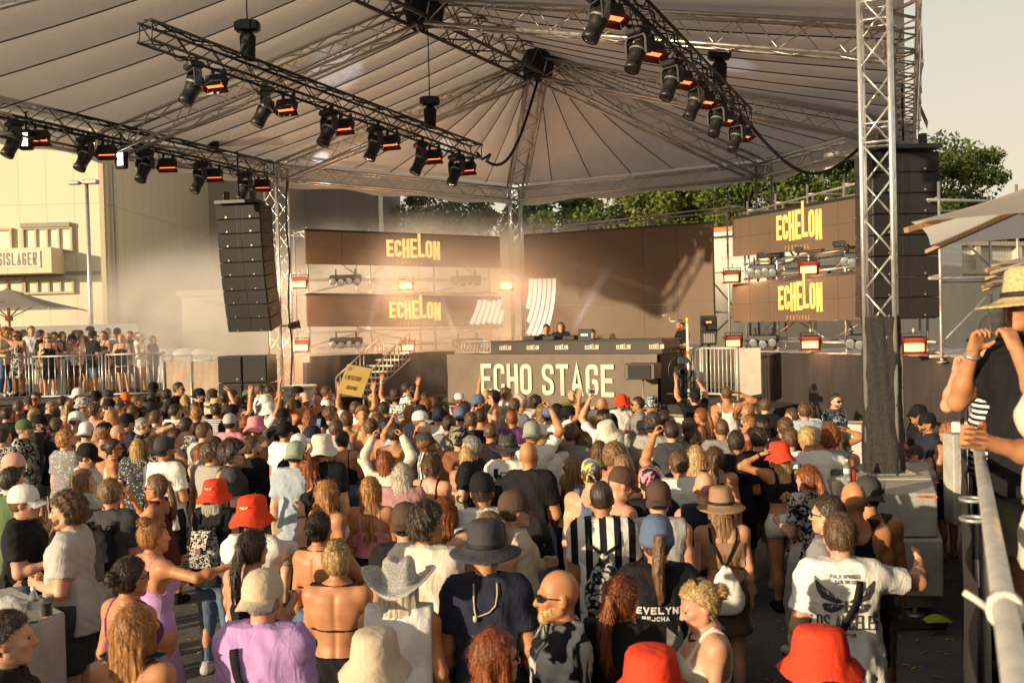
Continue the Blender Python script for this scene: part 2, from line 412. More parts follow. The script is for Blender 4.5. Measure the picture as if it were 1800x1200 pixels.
# ------------------------------------------------------------------ towers
def tower(base, top, s, label, m=ALU, rot=0.0, bay=None, rc=.025, rb=.012, each=False):
    return truss('truss_tower', base, top, s, rc, rb, bay, m, None, label, 'tower', up=Vector((math.sin(rot), math.cos(rot), 0)), each=each)
bL = Vector((nL.x, nL.y, 0)); bC = Vector((nC.x, nC.y, 0)); bW = Vector((nW.x, nW.y, 0))
tower(bL + Vector((0, 0, .9)), bL + Vector((0, 0, 7.0)), .40, 'slim silver truss tower beside the leaning left speaker column', ALU, .5, .42)
tower(bC, bC + Vector((0, 0, 7.0)), .32, 'silver truss tower in the middle between the left screens and the main screen', ALU, .2, .42)
tower(bW, bW + Vector((0, 0, 7.0)), .40, 'silver truss tower rising behind the upper right screen', ALUD, .2, .5)
# near right tower, each brace a part
TR = P(1551, 700, 10.75); TR.z = 0
TRs = .30
BRT = mat('bright_aluminium', (.74, .72, .68), .33, .8, .08, 12)
towR = truss('truss_tower', TR + Vector((0, 0, 1.3)), TR + Vector((0, 0, 7.6)), TRs, .027, .0125, .40, BRT, None, 'big bright silver truss tower at right with its foot wrapped in black cloth', 'tower', up=Vector((.42, .907, 0)), each=True)
for z in (4.85, 5.05, 6.15, 6.35):
    MB().tube([TR + Matrix.Rotation(math.atan2(-.42, .907), 3, 'Z') @ Vector((x * TRs / 2, y * TRs / 2, z)) for x, y in ((-1, -1), (1, -1), (1, 1), (-1, 1))],   .014, 6, closed=True).build('end_frame', BRT, towR)
def scrim_mat():
    m = mat('black_scrim_cloth', (.024, .021, .020), .8, 0, .6, 30, .6, 60, stretch=(1, 1, 1)); return m
SCRIM = scrim_mat()
def wrapfn(u, v):
    a = u * 2 * math.pi; r = .180 + .008 * math.sin(4 * a + 3 * v) + .007 * math.sin(11 * a + 6 * v) + .006 * math.sin(19 * a - 9 * v + 2 * math.sin(5 * v)) * (.4 + v) + .006 * math.sin(23 * v + 3 * a)
    c, s_ = math.cos(a), math.sin(a); k = 1 / max(abs(c), abs(s_)); k = min(k, 1.28)
    p = Matrix.Rotation(math.atan2(-.42, .907), 3, 'Z') @ Vector((c * r * k, s_ * r * k, 0))
    return TR + p * (1 + .12 * (1 - v) ** 2) + Vector((0, 0, 1.31 + 1.68 * v))
MB().grid(wrapfn, 48, 70).build('scrim_wrap', SCRIM, towR)
MB().box((TR.x, TR.y, 1.318), (.5, .5, .02)).build('foot_plate', STEEL, towR)

# ------------------------------------------------------------------ light rigs
def along(a, b, px):
    lo, hi = 0.0, 1.0
    for _ in range(40):
        m_ = (lo + hi) / 2
        if proj(a.lerp(b, m_))[0] < px: lo = m_
        else: hi = m_
    return a.lerp(b, lo)
RIG = {}
RIG['mid'] = (P(253, 55, 15.2), P(838, 268, 22.6))
RIG['left'] = (P(-90, 166, 17.4), P(474, 298, 24.2))
RIG['right'] = (P(1040, -55, 12.2), P(1308, 207, 20.4))
LBL = {'mid': 'black lighting truss hanging diagonally in the middle under the canopy', 'left': 'black lighting truss hanging along the left edge of the canopy', 'right': 'black lighting truss hanging in front of the right half of the canopy'}
for k, (a, b) in RIG.items():
    t_ = truss('lighting_truss', a, b, .30, .026, .012, .36, BLK, None, LBL[k], 'truss', endplates=True)
    d, s_, u = frame(b - a)
    cb = MB(); pts = []
    for i in range(60):
        q = a.lerp(b, i / 59); pts.append(q + u * (.17 + .02 * math.sin(i * 1.7)) + s_ * (.05 * math.sin(i * .9)))
    cb.tube(pts, .018, 5).build('cable', BLKM, t_)
    for i in range(11):
        q, e = a.lerp(b, .04 + i * .086), a.lerp(b, .04 + i * .086 + .05 + .02 * (i % 3)); sg_ = .16 + .10 * ((i * 7) % 4) / 3
        MB().tube([q.lerp(e, t / 8) - u * (.15 + sg_ * math.sin(math.pi * t / 8)) + s_ * .1 for t in range(9)], .009, 5).build('loop_cable', BLKM, t_)
# moving heads
def lensm(): return GLASS_DARK
def make_head():
    r = empty('moving_head', (0, 0, 0))
    MB().bbox((0, 0, -.085), (.40, .30, .13), .03).box((0, 0, -.005), (.2, .12, .04)).build('base', BLK, r)
    MB().box((-.14, 0, .03), (.05, .06, .10)).box((.14, 0, .03), (.05, .06, .10)).build('clamp', DARKG, r)
    y = MB()
    for s_ in (-1, 1):
        y.prism([(s_ * .16, -.07, -.16), (s_ * .16, .07, -.16), (s_ * .205, .075, -.24), (s_ * .205, .06, -.50), (s_ * .205, -.06, -.50), (s_ * .205, -.075, -.24)], (s_ * .05, 0, 0))
    y.box((0, 0, -.165), (.40, .15, .035)); y.build('yoke', DARKG, r)
    M_ = Matrix.Rotation(rad(28), 3, 'X') @ Matrix.Rotation(math.pi, 3, 'X')
    c = (0, 0, -.44)
    h = MB().lathe([(.02, -.20), (.11, -.19), (.145, -.12), (.152, .0), (.146, .12), (.136, .15), (.134, .30), (.146, .31), (.146, .40), (.13, .41)], 18, c, M_).build('lamp_head', BLK, r)
    MB().lathe([(.13, .395), (.09, .405), (.04, .41), (.002, .412)], 18, c, M_).build('lens', GLASS_DARK, h)
    MB().lathe([(.168, -.02), (.172, 0), (.168, .02)], 18, c, M_).build('ring', STEEL, h)
    return r
HOT = mat('hot_orange_leds', (.2, .03, .01), .5, 0, 0, emit=(1.0, .16, .045), estr=2.4)
HOTW = mat('hot_white_leds', (.3, .2, .1), .5, 0, 0, emit=(1.0, .93, .70), estr=7.0)
HOT2 = mat('warm_white_leds', (.3, .15, .06), .5, 0, 0, emit=(1.0, .24, .085), estr=2.8)
REDD = mat('red_tinted_housing', (.05, .008, .006), .45, 0, .2, 9)
def make_wash():
    r = empty('wash_light', (0, 0, 0))
    b = MB().bbox((0, 0, -.23), (.42, .20, .20), .025).build('body', BLK, r)
    fins = MB()
    for i in range(7): fins.box((-.165 + i * .055, .105, -.22), (.012, .03, .15))
    fins.build('heat_sink', DARKG, b)
    MB().box((-.12, 0, -.06), (.05, .05, .16)).box((.12, 0, -.06), (.05, .05, .16)).box((0, 0, -.11), (.34, .05, .03)).build('bracket', BLK, r)
    MB().box((0, -.02, -.337), (.36, .12, .012)).build('led_panel', HOT, r)
    for s_, nm in ((-1, 'barn_door'), (1, 'barn_door')):
        MB().prism([(-.20, s_ * .09 - .02, -.33), (.20, s_ * .09 - .02, -.33), (.24, s_ * .13 - .02, -.43), (-.24, s_ * .13 - .02, -.43)], (0, s_ * .008, .004)).build(nm, REDD, r)
    for s_ in (-1, 1):
        MB().prism([(s_ * .20, -.10, -.33), (s_ * .20, .06, -.33), (s_ * .235, .09, -.41), (s_ * .235, -.13, -.41)], (s_ * .006, 0, 0)).build('barn_door', REDD, r)
    return r
headP = make_head(); washP = make_wash(); used = {'h': False, 'w': False}
ORD = ['first', 'second', 'third', 'fourth', 'fifth', 'sixth', 'seventh']
WHERE = {'mid': 'the middle black lighting truss', 'left': 'the left edge lighting truss', 'right': 'the right lighting truss'}
def fix(kind, rig, px, yaw, i, lab, sc=1.0):
    a, b = RIG[rig]; p = along(a, b, px); d, s_, u = frame(b - a)
    proto = headP if kind == 'h' else washP
    o = copy_tree(proto) if used[kind] else proto; used[kind] = True
    o.location = p - u * .20; o.rotation_euler = (0, 0, yaw) if kind == 'h' else (-.36, 0, yaw); o.scale = (sc,) * 3
    tag(o, lab, 'stage light', 'moving head lamps under the trusses' if kind == 'h' else 'lit wash lights under the trusses')
    return o
ry = math.atan2((RIG['mid'][1] - RIG['mid'][0]).y, (RIG['mid'][1] - RIG['mid'][0]).x)
for rig, hx, wx, yw in (('mid', (341, 466, 578, 660, 740, 802), (385, 508, 608, 690, 764, 824), -1.15), ('left', (25, 150, 254, 351, 430), (72, 190, 296, 378, 462), -.55), ('right', (1052, 1120, 1180, 1222, 1260, 1294), (1065, 1136, 1192, 1232, 1268, 1300), .55)):
    for i, px in enumerate(hx):
        fix('h', rig, px, (2.55 if rig == 'left' else 2.15) + .22 * math.sin(i * 2.1 + len(rig)), i, f'black moving head lamp, {ORD[i]} from the {"near" if rig=="right" else "left"} end of {WHERE[rig]}', .77 if rig == 'right' else .84)
    for i, px in enumerate(wx):
        fix('w', rig, px, yw * .55 + .3 + .05 * math.sin(i * 3.3), i, f'glowing wash light, {ORD[i]} from the {"near" if rig=="right" else "left"} end of {WHERE[rig]}', .88)
# two very bright white strips on the left rig
for i, (px, py) in enumerate(((43, 245), (211, 280))):
    p = P(px, py, 18.6 if i == 0 else 20.5)
    t_ = empty('blinder', p, ['dazzling white blinder at the far left end of the left lighting truss', 'dazzling white blinder hanging right of the second lamp on the left truss'][i], 'stage light', 'white blinders on the left truss')
    MB().bbox(p + Vector((0, .07, 0)), (.24, .14, .38), .02).build('body', BLK, t_)
    MB().box(p + Vector((0, -.002, 0)), (.11, .012, .24)).build('led_panel', HOTW, t_)
    MB().bar(p + Vector((0, .08, .13)), p + Vector((0, .08, .55)), .02).build('bracket', BLK, t_)
# chain hoists
def hoist(px, py, d, top_z, label, rig):
    a, b = RIG[rig]; q = along(a, b, px)
    o = empty('chain_hoist', q, label, 'hoist', 'chain hoists over the trusses')
    MB().bbox(q + Vector((0, 0, .72)), (.42, .22, .2), .04).box(q + Vector((0, 0, .72)), (.16, .34, .16)).build('motor', BLK, o)
    MB().lathe([(.06, .16), (.12, .2), (.14, .55), (.07, .62)], 10, q).build('chain_bag', BLKM, o)
    MB().bar(q + Vector((0, 0, .82)), Vector((q.x, q.y, top_z)), .012, 6).build('chain', BLK, o)
    MB().tube([q + Vector((.1, 0, .2)), q + Vector((.02, 0, .5)), q + Vector((0, 0, .62))], .016, 5).build('hook', STEEL, o)
hoist(437, 80, 17, 8.9, 'chain hoist lifting the left part of the middle lighting truss', 'mid')
hoist(757, 215, 21, 9.3, 'chain hoist near the right end of the middle lighting truss', 'mid')
hoist(376, 240, 22, 8.2, 'chain hoist with forked hook over the left edge truss', 'left')
hoist(1266, 110, 18, 8.7, 'chain hoist over the lower end of the right lighting truss', 'right')
# hanging cable looms
def loom(label, pts, r=.035):
    o = MB().tube(pts, r, 7).thing('cable', BLKM, pts[0], label, 'cable')
e = RIG['mid'][1]; pB = nB + Vector((0, 0, -.4))
loom('thick black cable loom swooping from the middle truss up to the roof hub', [e, e + Vector((.12, 0, -.16)), e + Vector((.3, .05, -.05))] + [e.lerp(pB, t) + Vector((0, 0, -1.1 * math.sin(math.pi * t) * (1 - .2 * t))) for t in [x / 14 for x in range(2, 15)]])
e = RIG['right'][1]; pq = nV + (nW - nV) * .25
loom('black cable loom sagging from the right truss towards the right tower', [e.lerp(pq, t) + Vector((0, 0, -.9 * math.sin(math.pi * t))) for t in [x / 16 for x in range(17)]])
ct = bL + Vector((.26, -.1, 0))
loom('thin black cable running down the left truss tower', [ct + Vector((.03 * math.sin(z * 3), 0, z)) for z in [x * .4 for x in range(4, 18)]], .022)

# ------------------------------------------------------------------ line arrays
BADGE = mat('silver_badge', (.6, .55, .45), .35, .8, 0)
EDGEM = mat('cabinet_edge_metal', (.16, .13, .11), .5, .4, .2, 20)
def line_array(label, top, n, w, h, dep, yaw, t0, dt, badge=True):
    root = empty('line_array', top, label, 'loudspeaker array')
    p = Vector(top); ang = t0
    R0 = Matrix.Rotation(yaw, 3, 'Z')
    MB().box(p + R0 @ Vector((0, .12, .06)), (w * .92, dep * .9, .07), M=R0).box(p + R0 @ Vector((-w * .3, .1, .2)), (.10, .12, .24), M=R0).box(p + R0 @ Vector((w * .3, .1, .2)), (.10, .12, .24), M=R0).build('fly_frame', BLK, root)
    MB().bar(p + Vector((0, .1, .2)), p + Vector((0, .1, 1.2)), .02).build('lifting_chain', BLK, root)
    for k in range(n):
        R = R0 @ Matrix.Rotation(ang, 3, 'X')
        c = p + R @ Vector((0, dep / 2, -h / 2))
        cab = MB().bbox(c, (w, dep, h - .012), .012, M=R).build('cabinet', CAST, root)
        f = p + R @ Vector((0, -.008, -h / 2))
        for s_ in (-1, 1):
            MB().prism([f + R @ Vector((s_ * w * .07, .016, -h * .44)), f + R @ Vector((s_ * w * .485, -.006, -h * .44)), f + R @ Vector((s_ * w * .485, -.006, h * .44)), f + R @ Vector((s_ * w * .07, .016, h * .44))], R @ Vector((0, -.012, 0))).build('grille', GRILLE, cab)
            MB().box(f + R @ Vector((s_ * w * .27, -.022, -h * .34)), (.03, .008, .03), M=R).build('badge', BADGE, cab)
            MB().box(c + R @ Vector((s_ * (w / 2 + .008), -.1, .03)), (.014, .2, .02), M=R).build('rigging_link', EDGEM, cab)
        MB().box(f + R @ Vector((0, .006, 0)), (w * .10, .012, h * .9), M=R).build('waveguide', BLKM, cab)
        p = p + R @ Vector((0, 0, -h)); ang += dt
    return root
line_array('tall leaning loudspeaker column hanging left of the stage in the smoke', P(418, 360, 22.6), 9, 1.08, .325, .62, -.20, rad(2), rad(1.6))
line_array('black loudspeaker column hanging behind the big right tower', P(1592, 266, 17.3), 8, 1.22, .362, .7, .10, rad(.5), rad(.4))
# sub stacks
def subs(label, base, cols, rows, w, h, dep, yaw, m, group, horn=True):
    R = Matrix.Rotation(yaw, 3, 'Z'); k = 0
    for r in range(rows):
        for c in range(cols):
            p = Vector(base) + R @ Vector(((c + .5) * w, 0, r * h))
            rows_n = ['bottom', 'second', 'third', 'top'][r] if rows > 1 else ''
            o = empty('subwoofer', p, label.format(r=rows_n, c=['left', 'middle', 'right'][c] if cols > 1 else ''), 'subwoofer', group)
            cb = MB().bbox(p + R @ Vector((0, dep / 2, h / 2)), (w - .015, dep, h - .012), .012, M=R).build('cabinet', m, o)
            if horn:
                MB().box(p + R @ Vector((-w * .24, -.012, h / 2)), (w * .42, .03, h * .84), M=R).build('horn_mouth', BLKM, o)
                MB().prism([p + R @ Vector((-w * .03, -.03, h * .08)), p + R @ Vector((w * .13, -.03, h * .08)), p + R @ Vector((w * .13, -.03, h * .92)), p + R @ Vector((-w * .03, -.03, h * .92))], R @ Vector((0, .04, 0))).build('horn_flare', m, o)
            else:
                MB().box(p + R @ Vector((0, -.012, h / 2)), (w * .9, .02, h * .86), M=R).build('grille', GRILLE, o)
            MB().box(p + R @ Vector((w * .3, -.02, h * .14)), (.03, .02, .03), M=R).build('badge', BADGE, o)
SUBW = mat('brown_black_sub_lacquer', (.062, .048, .040), .5, 0, .25, 7, .15, 60)
q = P(1588, 800, 17.6); subs('dark brown horn subwoofer, {r} of the stack right of the big tower', (q.x, q.y, 0), 1, 4, .82, .575, .8, .06, SUBW, 'subwoofers stacked right of the tower')
q = P(384, 700, 22.6); subs('black subwoofer at {c} of the {r} row, left of the left tower', (q.x, q.y, 0), 2, 4, .58, .62, .7, -.1, BLK, 'black subwoofers by the left tower', horn=False)
q = P(1282, 790, 20.5); subs('lone wooden subwoofer lying in front of the right stage skirt', (q.x, q.y, .55), 1, 1, 1.0, .56, .7, -.35, SUBW, None, horn=False)
# ------------------------------------------------------------------ LED screens
def screen_mat(name, c0, c1, scale=.35):
    m = bpy.data.materials.new(name); m.use_nodes = True; nt = m.node_tree; L = nt.links; b = nt.nodes['Principled BSDF']
    tc = N(nt, 'ShaderNodeTexCoord'); b.inputs['Roughness'].default_value = .55; b.inputs['Specular IOR Level'].default_value = .25
    w = N(nt, 'ShaderNodeTexBrick'); w.inputs['Scale'].default_value = 8; w.inputs['Mortar Size'].default_value = .012; w.inputs['Brick Width'].default_value = 4; w.inputs['Row Height'].default_value = 4; w.offset = 0
    sx = N(nt, 'ShaderNodeSeparateXYZ'); cx = N(nt, 'ShaderNodeCombineXYZ'); L.new(tc.outputs['Object'], sx.inputs[0]); L.new(sx.outputs[0], cx.inputs[0]); L.new(sx.outputs[2], cx.inputs[1])
    L.new(cx.outputs[0], w.inputs['Vector'])
    n1 = N(nt, 'ShaderNodeTexNoise'); n1.inputs['Scale'].default_value = scale; L.new(tc.outputs['Object'], n1.inputs['Vector'])
    r = N(nt, 'ShaderNodeValToRGB'); r.color_ramp.elements[0].color = c0 + (1,); r.color_ramp.elements[1].color = c1 + (1,)
    L.new(n1.outputs['Fac'], r.inputs[0])
    w.inputs['Mortar'].default_value = tuple(x * .6 for x in c0) + (1,)
    L.new(r.outputs[0], w.inputs['Color1']); L.new(r.outputs[0], w.inputs['Color2']); L.new(w.outputs['Color'], b.inputs['Base Color'])
    return m
SCR = screen_mat('led_wall_face', (.115, .082, .058), (.145, .102, .072))
ORANGE = mat('lit_orange_pixels', (.3, .14, .03), .6, 0, 0, emit=(1.0, .56, .13), estr=1.15)
ORANGE2 = mat('lit_dim_orange_pixels', (.3, .14, .03), .6, 0, 0, emit=(1.0, .50, .12), estr=.45)
PIXW = mat('lit_pale_pixels', (.3, .3, .3), .6, 0, 0, emit=(.95, .90, .76), estr=.62)
LOGO_W = [1] * 7
def screen(label, pl, pr, h, logo_c, logo_h, sub=True, name='led_screen', lm=ORANGE):
    """pl, pr bottom corners (world), facing the crowd"""
    pl, pr = Vector(pl), Vector(pr); xd = (pr - pl); W_ = xd.length; xd.normalize(); nd = Vector((xd.y, -xd.x, 0)).normalized()
    up = Vector((0, 0, 1)); root = empty(name, (pl + pr) / 2, label, 'led screen')
    nx = max(1, round(W_ / 1.0)); ny = max(1, round(h / .5)) if h < 1.3 else max(1, round(h / .94))
    for i in range(nx):
        for j in range(ny):
            c = pl + xd * (W_ * (i + .5) / nx) + up * (h * (j + .5) / ny) - nd * (.04 + .004 * ((i * 7 + j * 3) % 3))
            M_ = Matrix((xd, -nd, up)).transposed()
            MB().box(c, (W_ / nx - .004, .08, h / ny - .004), M=M_).build('panel', SCR, root)
    MB().box(pl.lerp(pr, .5) + up * (h + .03) - nd * .05, (W_, .07, .06), M=Matrix((xd, -nd, up)).transposed()).build('hanging_bar', BLK, root)
    if logo_c is not None:
        lh = logo_h; lw = lh * .40; t = lh * .155; gap = lh * .055
        tot = 7 * lw + 6 * gap
        o_ = pl + xd * (W_ * logo_c - tot / 2) + up * (h * .27) + nd * .010
        write('ECHELON', o_, xd, nd, lh, lw, t, gap, lm, root, heights=[.86, .86, 1.0, 1.0, 1.22, .90, .98], drops=[.04, .04, -.02, 0, .05, .02, -.08])
        if sub:
            sh = lh * .15; o2 = pl + xd * (W_ * logo_c - lh * .95) + up * (h * .27 - lh * .33) + nd * .008
            write('FESTIVAL', o2, xd, nd, sh, sh * .6, sh * .16, sh * .95, ORANGE2, root)
    return root, pl, xd, nd, W_
dl = lambda px: 25.5 + (28.7 - 25.5) * (px - 537) / (880 - 537)
SUL = screen('upper left wide screen showing the orange festival name', P(538, 464, dl(537)), P(880, 471, dl(880)), .845, .525, .52)
SLL = screen('lower left wide screen with hazy festival name and white arcs at its edge', P(541, 574, dl(537) - .1), P(883, 574, dl(880) - .1), .80, .525, .50)
CEN = screen('large central screen behind the booth with white curved stripes', P(925, 597, 28.3), P(1256, 606, 24.1), 2.93, None, 0)
SUR = screen('upper right screen showing the orange festival name by the tower', P(1288, 451, 23.4), P(1522, 430, 17.9), .86, .565, .60)
SLR = screen('lower right screen showing the orange festival name by the tower', P(1288, 567, 23.4), P(1522, 562, 17.9), .84, .575, .58)
def arcs(S, cx, cz, r0, dr, n, a0, a1, clip_x):
    root, pl, xd, nd, W_ = S
    for k in range(n):
        r1, r2 = r0 + k * dr, r0 + k * dr + dr * .84
        pts = []
        st = 40
        ps = [(cx + r2 * math.cos(a), cz + r2 * math.sin(a)) for a in [a0 + (a1 - a0) * i / st for i in range(st + 1)]]
        pi_ = [(cx + r1 * math.cos(a), cz + r1 * math.sin(a)) for a in [a0 + (a1 - a0) * i / st for i in range(st + 1)]]
        mb = MB()
        for i in range(st):
            quad = [ps[i], ps[i + 1], pi_[i + 1], pi_[i]]
            if all(x > clip_x[0] and x < clip_x[1] for x, _ in quad) and all(0.02 < z < clip_x[2] for _, z in quad):
                mb.poly([pl + xd * x + Vector((0, 0, z)) + nd * .012 for x, z in quad])
        if mb.v: mb.build('curved_stripe', PIXW, root)
arcs(CEN, -2.05, 1.72, 2.05, .172, 7, -1.15, .0, (.0, 9, 2.9))
arcs(SLL, 3.1, 1.3, 2.05, .16, 6, -1.0, -.05, (0, 5.98, .79))

# ------------------------------------------------------------------ scaffolding and lights round the screens
def scaffold(label, pts_front, zs, back, ztop, base_z, diag=True):
    root = empty('scaffold', (pts_front[0][0], pts_front[0][1], base_z), label, 'scaffold')
    for p in pts_front:
        for b in (0, 1):
            q = Vector((p[0], p[1], 0)) + back * b
            MB().bar(q + Vector((0, 0, base_z)), q + Vector((0, 0, ztop)), .026, 8).build('standard', STEEL, root)
            MB().lathe([(.09, 0), (.09, .012), (.03, .02), (.03, .06)], 8, q + Vector((0, 0, base_z))).build('base_plate', STEEL, root)
    for z in zs:
        for b in (0, 1):
            a_, e_ = Vector((*pts_front[0], z)) + back * b, Vector((*pts_front[-1], z)) + back * b
            x_ = (e_ - a_).normalized() * .25
            MB().bar(a_ - x_, e_ + x_, .025, 8).build('ledger', STEEL, root)
        for p in pts_front:
            MB().bar(Vector((*p, z + .05)), Vector((*p, z + .05)) + back, .024, 8).build('transom', STEEL, root)
    if diag:
        for i in range(len(pts_front) - 1):
            for j in range(len(zs) - 1):
                a_, e_ = (pts_front[i], pts_front[i + 1]) if (i + j) % 2 == 0 else (pts_front[i + 1], pts_front[i])
                MB().bar(Vector((*a_, zs[j])) + back * .5, Vector((*e_, zs[j + 1])) + back * .5, .023, 8).build('diagonal', STEEL, root)
    return root
nl = SUL[3]; off = -nl * .35
fr = [tuple((SUL[1].lerp(SUL[1] + SUL[2] * SUL[4], t) + off)[:2]) for t in (.03, .33, .66, .97)]
scaffold('silver scaffold carrying the two left screens', fr, [2.55, 2.95, 3.95, 4.35, 5.55], -nl * .9, 5.7, 2.36)
nr = SUR[3]; off = -nr * .35
fr = [tuple((SUR[1].lerp(SUR[1] + SUR[2] * SUR[4], t) + off)[:2]) for t in (.02, .27, .52, .77, .99)]
scaffold('silver scaffold carrying the two right screens', fr, [2.5, 2.95, 3.95, 4.3, 5.5], -nr * .9, 5.75, 2.3)
nc = CEN[3]; off = -nc * .3
fr = [tuple((CEN[1].lerp(CEN[1] + CEN[2] * CEN[4], t) + off)[:2]) for t in (.02, .34, .67, 1.04)]
scaffold('silver scaffold frame behind the large central screen', fr, [1.4, 3.2, 5.72], -nc * .8, 5.8, 1.25)
q0 = P(1655, 600, 16.6); q1 = P(1690, 600, 20.0)
scaffold('silver scaffold braces right of the hanging speaker column', [(q0.x, q0.y), (q0.x + 1.6, q0.y + .6)], [2.3, 3.6, 4.9], Vector((.3, 1.6, 0)), 5.2, 2.2)
# lamps on the scaffold
def floodlamp(px, py, d, label, yaw):
    p = P(px, py, d); o = empty('flood_light', p, label, 'stage light', 'orange flood lights on the scaffolds')
    R = Matrix.Rotation(yaw, 3, 'Z')
    MB().bbox(p, (.38, .20, .30), .03, M=R).build('housing', REDD, o)
    MB().box(p + R @ Vector((0, -.104, -.04)), (.31, .012, .13), M=R).build('led_panel', HOT2, o)
    MB().prism([p + R @ Vector((-.19, -.10, .05)), p + R @ Vector((.19, -.10, .05)), p + R @ Vector((.23, -.20, .11)), p + R @ Vector((-.23, -.20, .11))], (0, 0, .008)).build('barn_door', REDD, o)
    MB().prism([p + R @ Vector((-.19, -.10, -.13)), p + R @ Vector((.19, -.10, -.13)), p + R @ Vector((.23, -.18, -.16)), p + R @ Vector((-.23, -.18, -.16))], (0, 0, -.008)).build('barn_door', REDD, o)
    MB().tube([p + R @ Vector((-.2, 0, 0)), p + R @ Vector((-.2, 0, .2)), p + R @ Vector((.2, 0, .2)), p + R @ Vector((.2, 0, 0))], .014, 5).build('bracket', BLK, o)
    MB().bar(p + R @ Vector((0, 0, .2)), p + R @ Vector((0, 0, .29)), .025, 6).build('clamp', STEEL, o)
    ld = bpy.data.lights.new('lamp', 'POINT'); ld.energy = 62 if px < 900 else 25; ld.color = (1, .50, .24); ld.shadow_soft_size = .15
    lo_ = bpy.data.objects.new('lamp', ld); COL.objects.link(lo_); lo_.parent = o; lo_.location = R @ Vector((0, -.45, -.05))
for px, py, d, lb, yw in ((527, 497, 25.3, 'upper orange flood light at the outer end of the left scaffold', .1), (714, 500, 26.9, 'upper orange flood light in the middle of the left scaffold', .0), (889, 500, 28.4, 'upper orange flood light at the inner end of the left scaffold', .1),
    (530, 608, 25.2, 'lower orange flood light at the outer end of the left scaffold', .1), (717, 608, 26.9, 'lower orange flood light above the stage stairs', 0), (889, 606, 28.2, 'lower orange flood light left of the booth', 0),
    (1287, 486, 23.2, 'upper orange flood light beside the big screen on the right scaffold', -.4), (1422, 471, 20.3, 'upper orange flood light in the middle of the right scaffold', -.4),
    (1290, 600, 23.0, 'low orange flood light behind the side railing', -.4), (1425, 602, 20.2, 'lower orange flood light in the middle of the right scaffold', -.4), (1606, 606, 16.9, 'orange flood light right of the tower above the subwoofers', -.3)):
    floodlamp(px, py, d, lb, yw)
LENS = mat('blinder_lens', (.35, .37, .38), .12, .5, .1, 30)
def multilamp(px, py, d, label, yaw, n=4, w=.84):
    p = P(px, py, d); o = empty('lamp_bar', p, label, 'stage light', 'four lamp bars on the scaffolds'); R = Matrix.Rotation(yaw, 3, 'Z')
    MB().bbox(p + R @ Vector((0, .06, .06)), (w, .16, .18), .03, M=R).build('housing', BLK, o)
    for k in range(n):
        c = p + R @ Vector((-w / 2 + w * (k + .5) / n, -.05, -.02 - .03 * (k % 2))); M_ = R @ Matrix.Rotation(rad(95), 3, 'X')
        h = MB().lathe([(.06, -.12), (.085, -.05), (.095, .05), (.09, .07)], 12, c, M_).build('lamp', BLK, o)
        MB().lathe([(.088, .055), (.06, .06), (.002, .062)], 12, c, M_).build('lens', LENS, h)
    for e in (-.3, .3): MB().bar(p + R @ Vector((w * e, .06, .14)), p + R @ Vector((w * e, .06, .3)), .02, 6).build('bracket', BLK, o)
for px, py, d, lb, yw, n, w in ((607, 493, 26, 'upper lamp bar at left on the left scaffold', 0, 4, .84), (820, 494, 27.9, 'upper lamp bar at right on the left scaffold', 0, 4, .84), (608, 603, 25.9, 'lower lamp bar at left on the left scaffold', 0, 4, .86), (822, 604, 27.8, 'lower lamp bar at right on the left scaffold', 0, 4, .86),
    (1340, 476, 22.1, 'upper lamp bar on the right scaffold', -.45, 4, .62), (1342, 600, 21.9, 'lower lamp bar on the right scaffold', -.45, 3, .62), (1505, 457, 18.3, 'upper lamp bar half hidden by the right tower', -.45, 4, .5), (1512, 601, 18.2, 'lower lamp bar half hidden by the right tower', -.45, 3, .5)):
    multilamp(px, py, d, lb, yw, n, w)
def beam(px, py, d, aim, en, parent=None):
    p = P(px, py, d); ld = bpy.data.lights.new('beam', 'SPOT'); ld.energy = en; ld.color = (.78, .90, 1.0); ld.spot_size = rad(9); ld.spot_blend = .6; ld.shadow_soft_size = .05
    o = bpy.data.objects.new('beam', ld); COL.objects.link(o); o.location = p; o.rotation_euler = Vector(aim).to_track_quat('-Z', 'Y').to_euler()
for px, py, d, aim, en in ((586, 488, 25.4, (-.06, -.1, 1), 380), (628, 488, 25.7, (.05, -.1, 1), 380), (812, 490, 27.2, (-.1, -.15, 1), 300), (640, 596, 25.8, (.25, -.5, .5), 900), (806, 598, 27.2, (-.2, -.5, .55), 900), (433, 347, 23.4, (.02, -.12, -1), 1600), (1000, 590, 26.0, (.3, -.6, .55), 900)): beam(px, py, d, aim, en)
for k_, (px, py, d) in enumerate(((148, 84, 16.4), (170, 124, 16.9), (184, 158, 17.4), (202, 186, 17.9))):      # pools of light thrown up on the membrane
    q0_ = P((30, 90, 150, 205)[k_], (215, 235, 255, 268)[k_], (18.2, 18.8, 19.4, 20)[k_]); v_ = P(px, py, d) - q0_; beam(*proj(q0_), q0_.y, v_, 420)
def pixbar(px, py, d, label, yaw):
    p = P(px, py, d); o = empty('strobe_bar', p, label, 'stage light', 'black strobe bars under the upper right screen'); R = Matrix.Rotation(yaw, 3, 'Z')
    MB().bbox(p, (.62, .14, .12), .02, M=R).build('housing', BLK, o)
    for k in range(6): MB().box(p + R @ Vector((-.25 + k * .1, -.075, 0)), (.07, .02, .07), M=R).build('cell', GLASS_DARK, o)
    MB().box(p + R @ Vector((0, .03, .1)), (.04, .04, .1), M=R).build('clamp', STEEL, o)
pixbar(1354, 448, 21.8, 'black strobe bar under the left part of the upper right screen', -.8); pixbar(1423, 438, 20.1, 'black strobe bar under the middle of the upper right screen', -.8); pixbar(1492, 428, 18.6, 'black strobe bar next to the tower under the upper right screen', -.8)

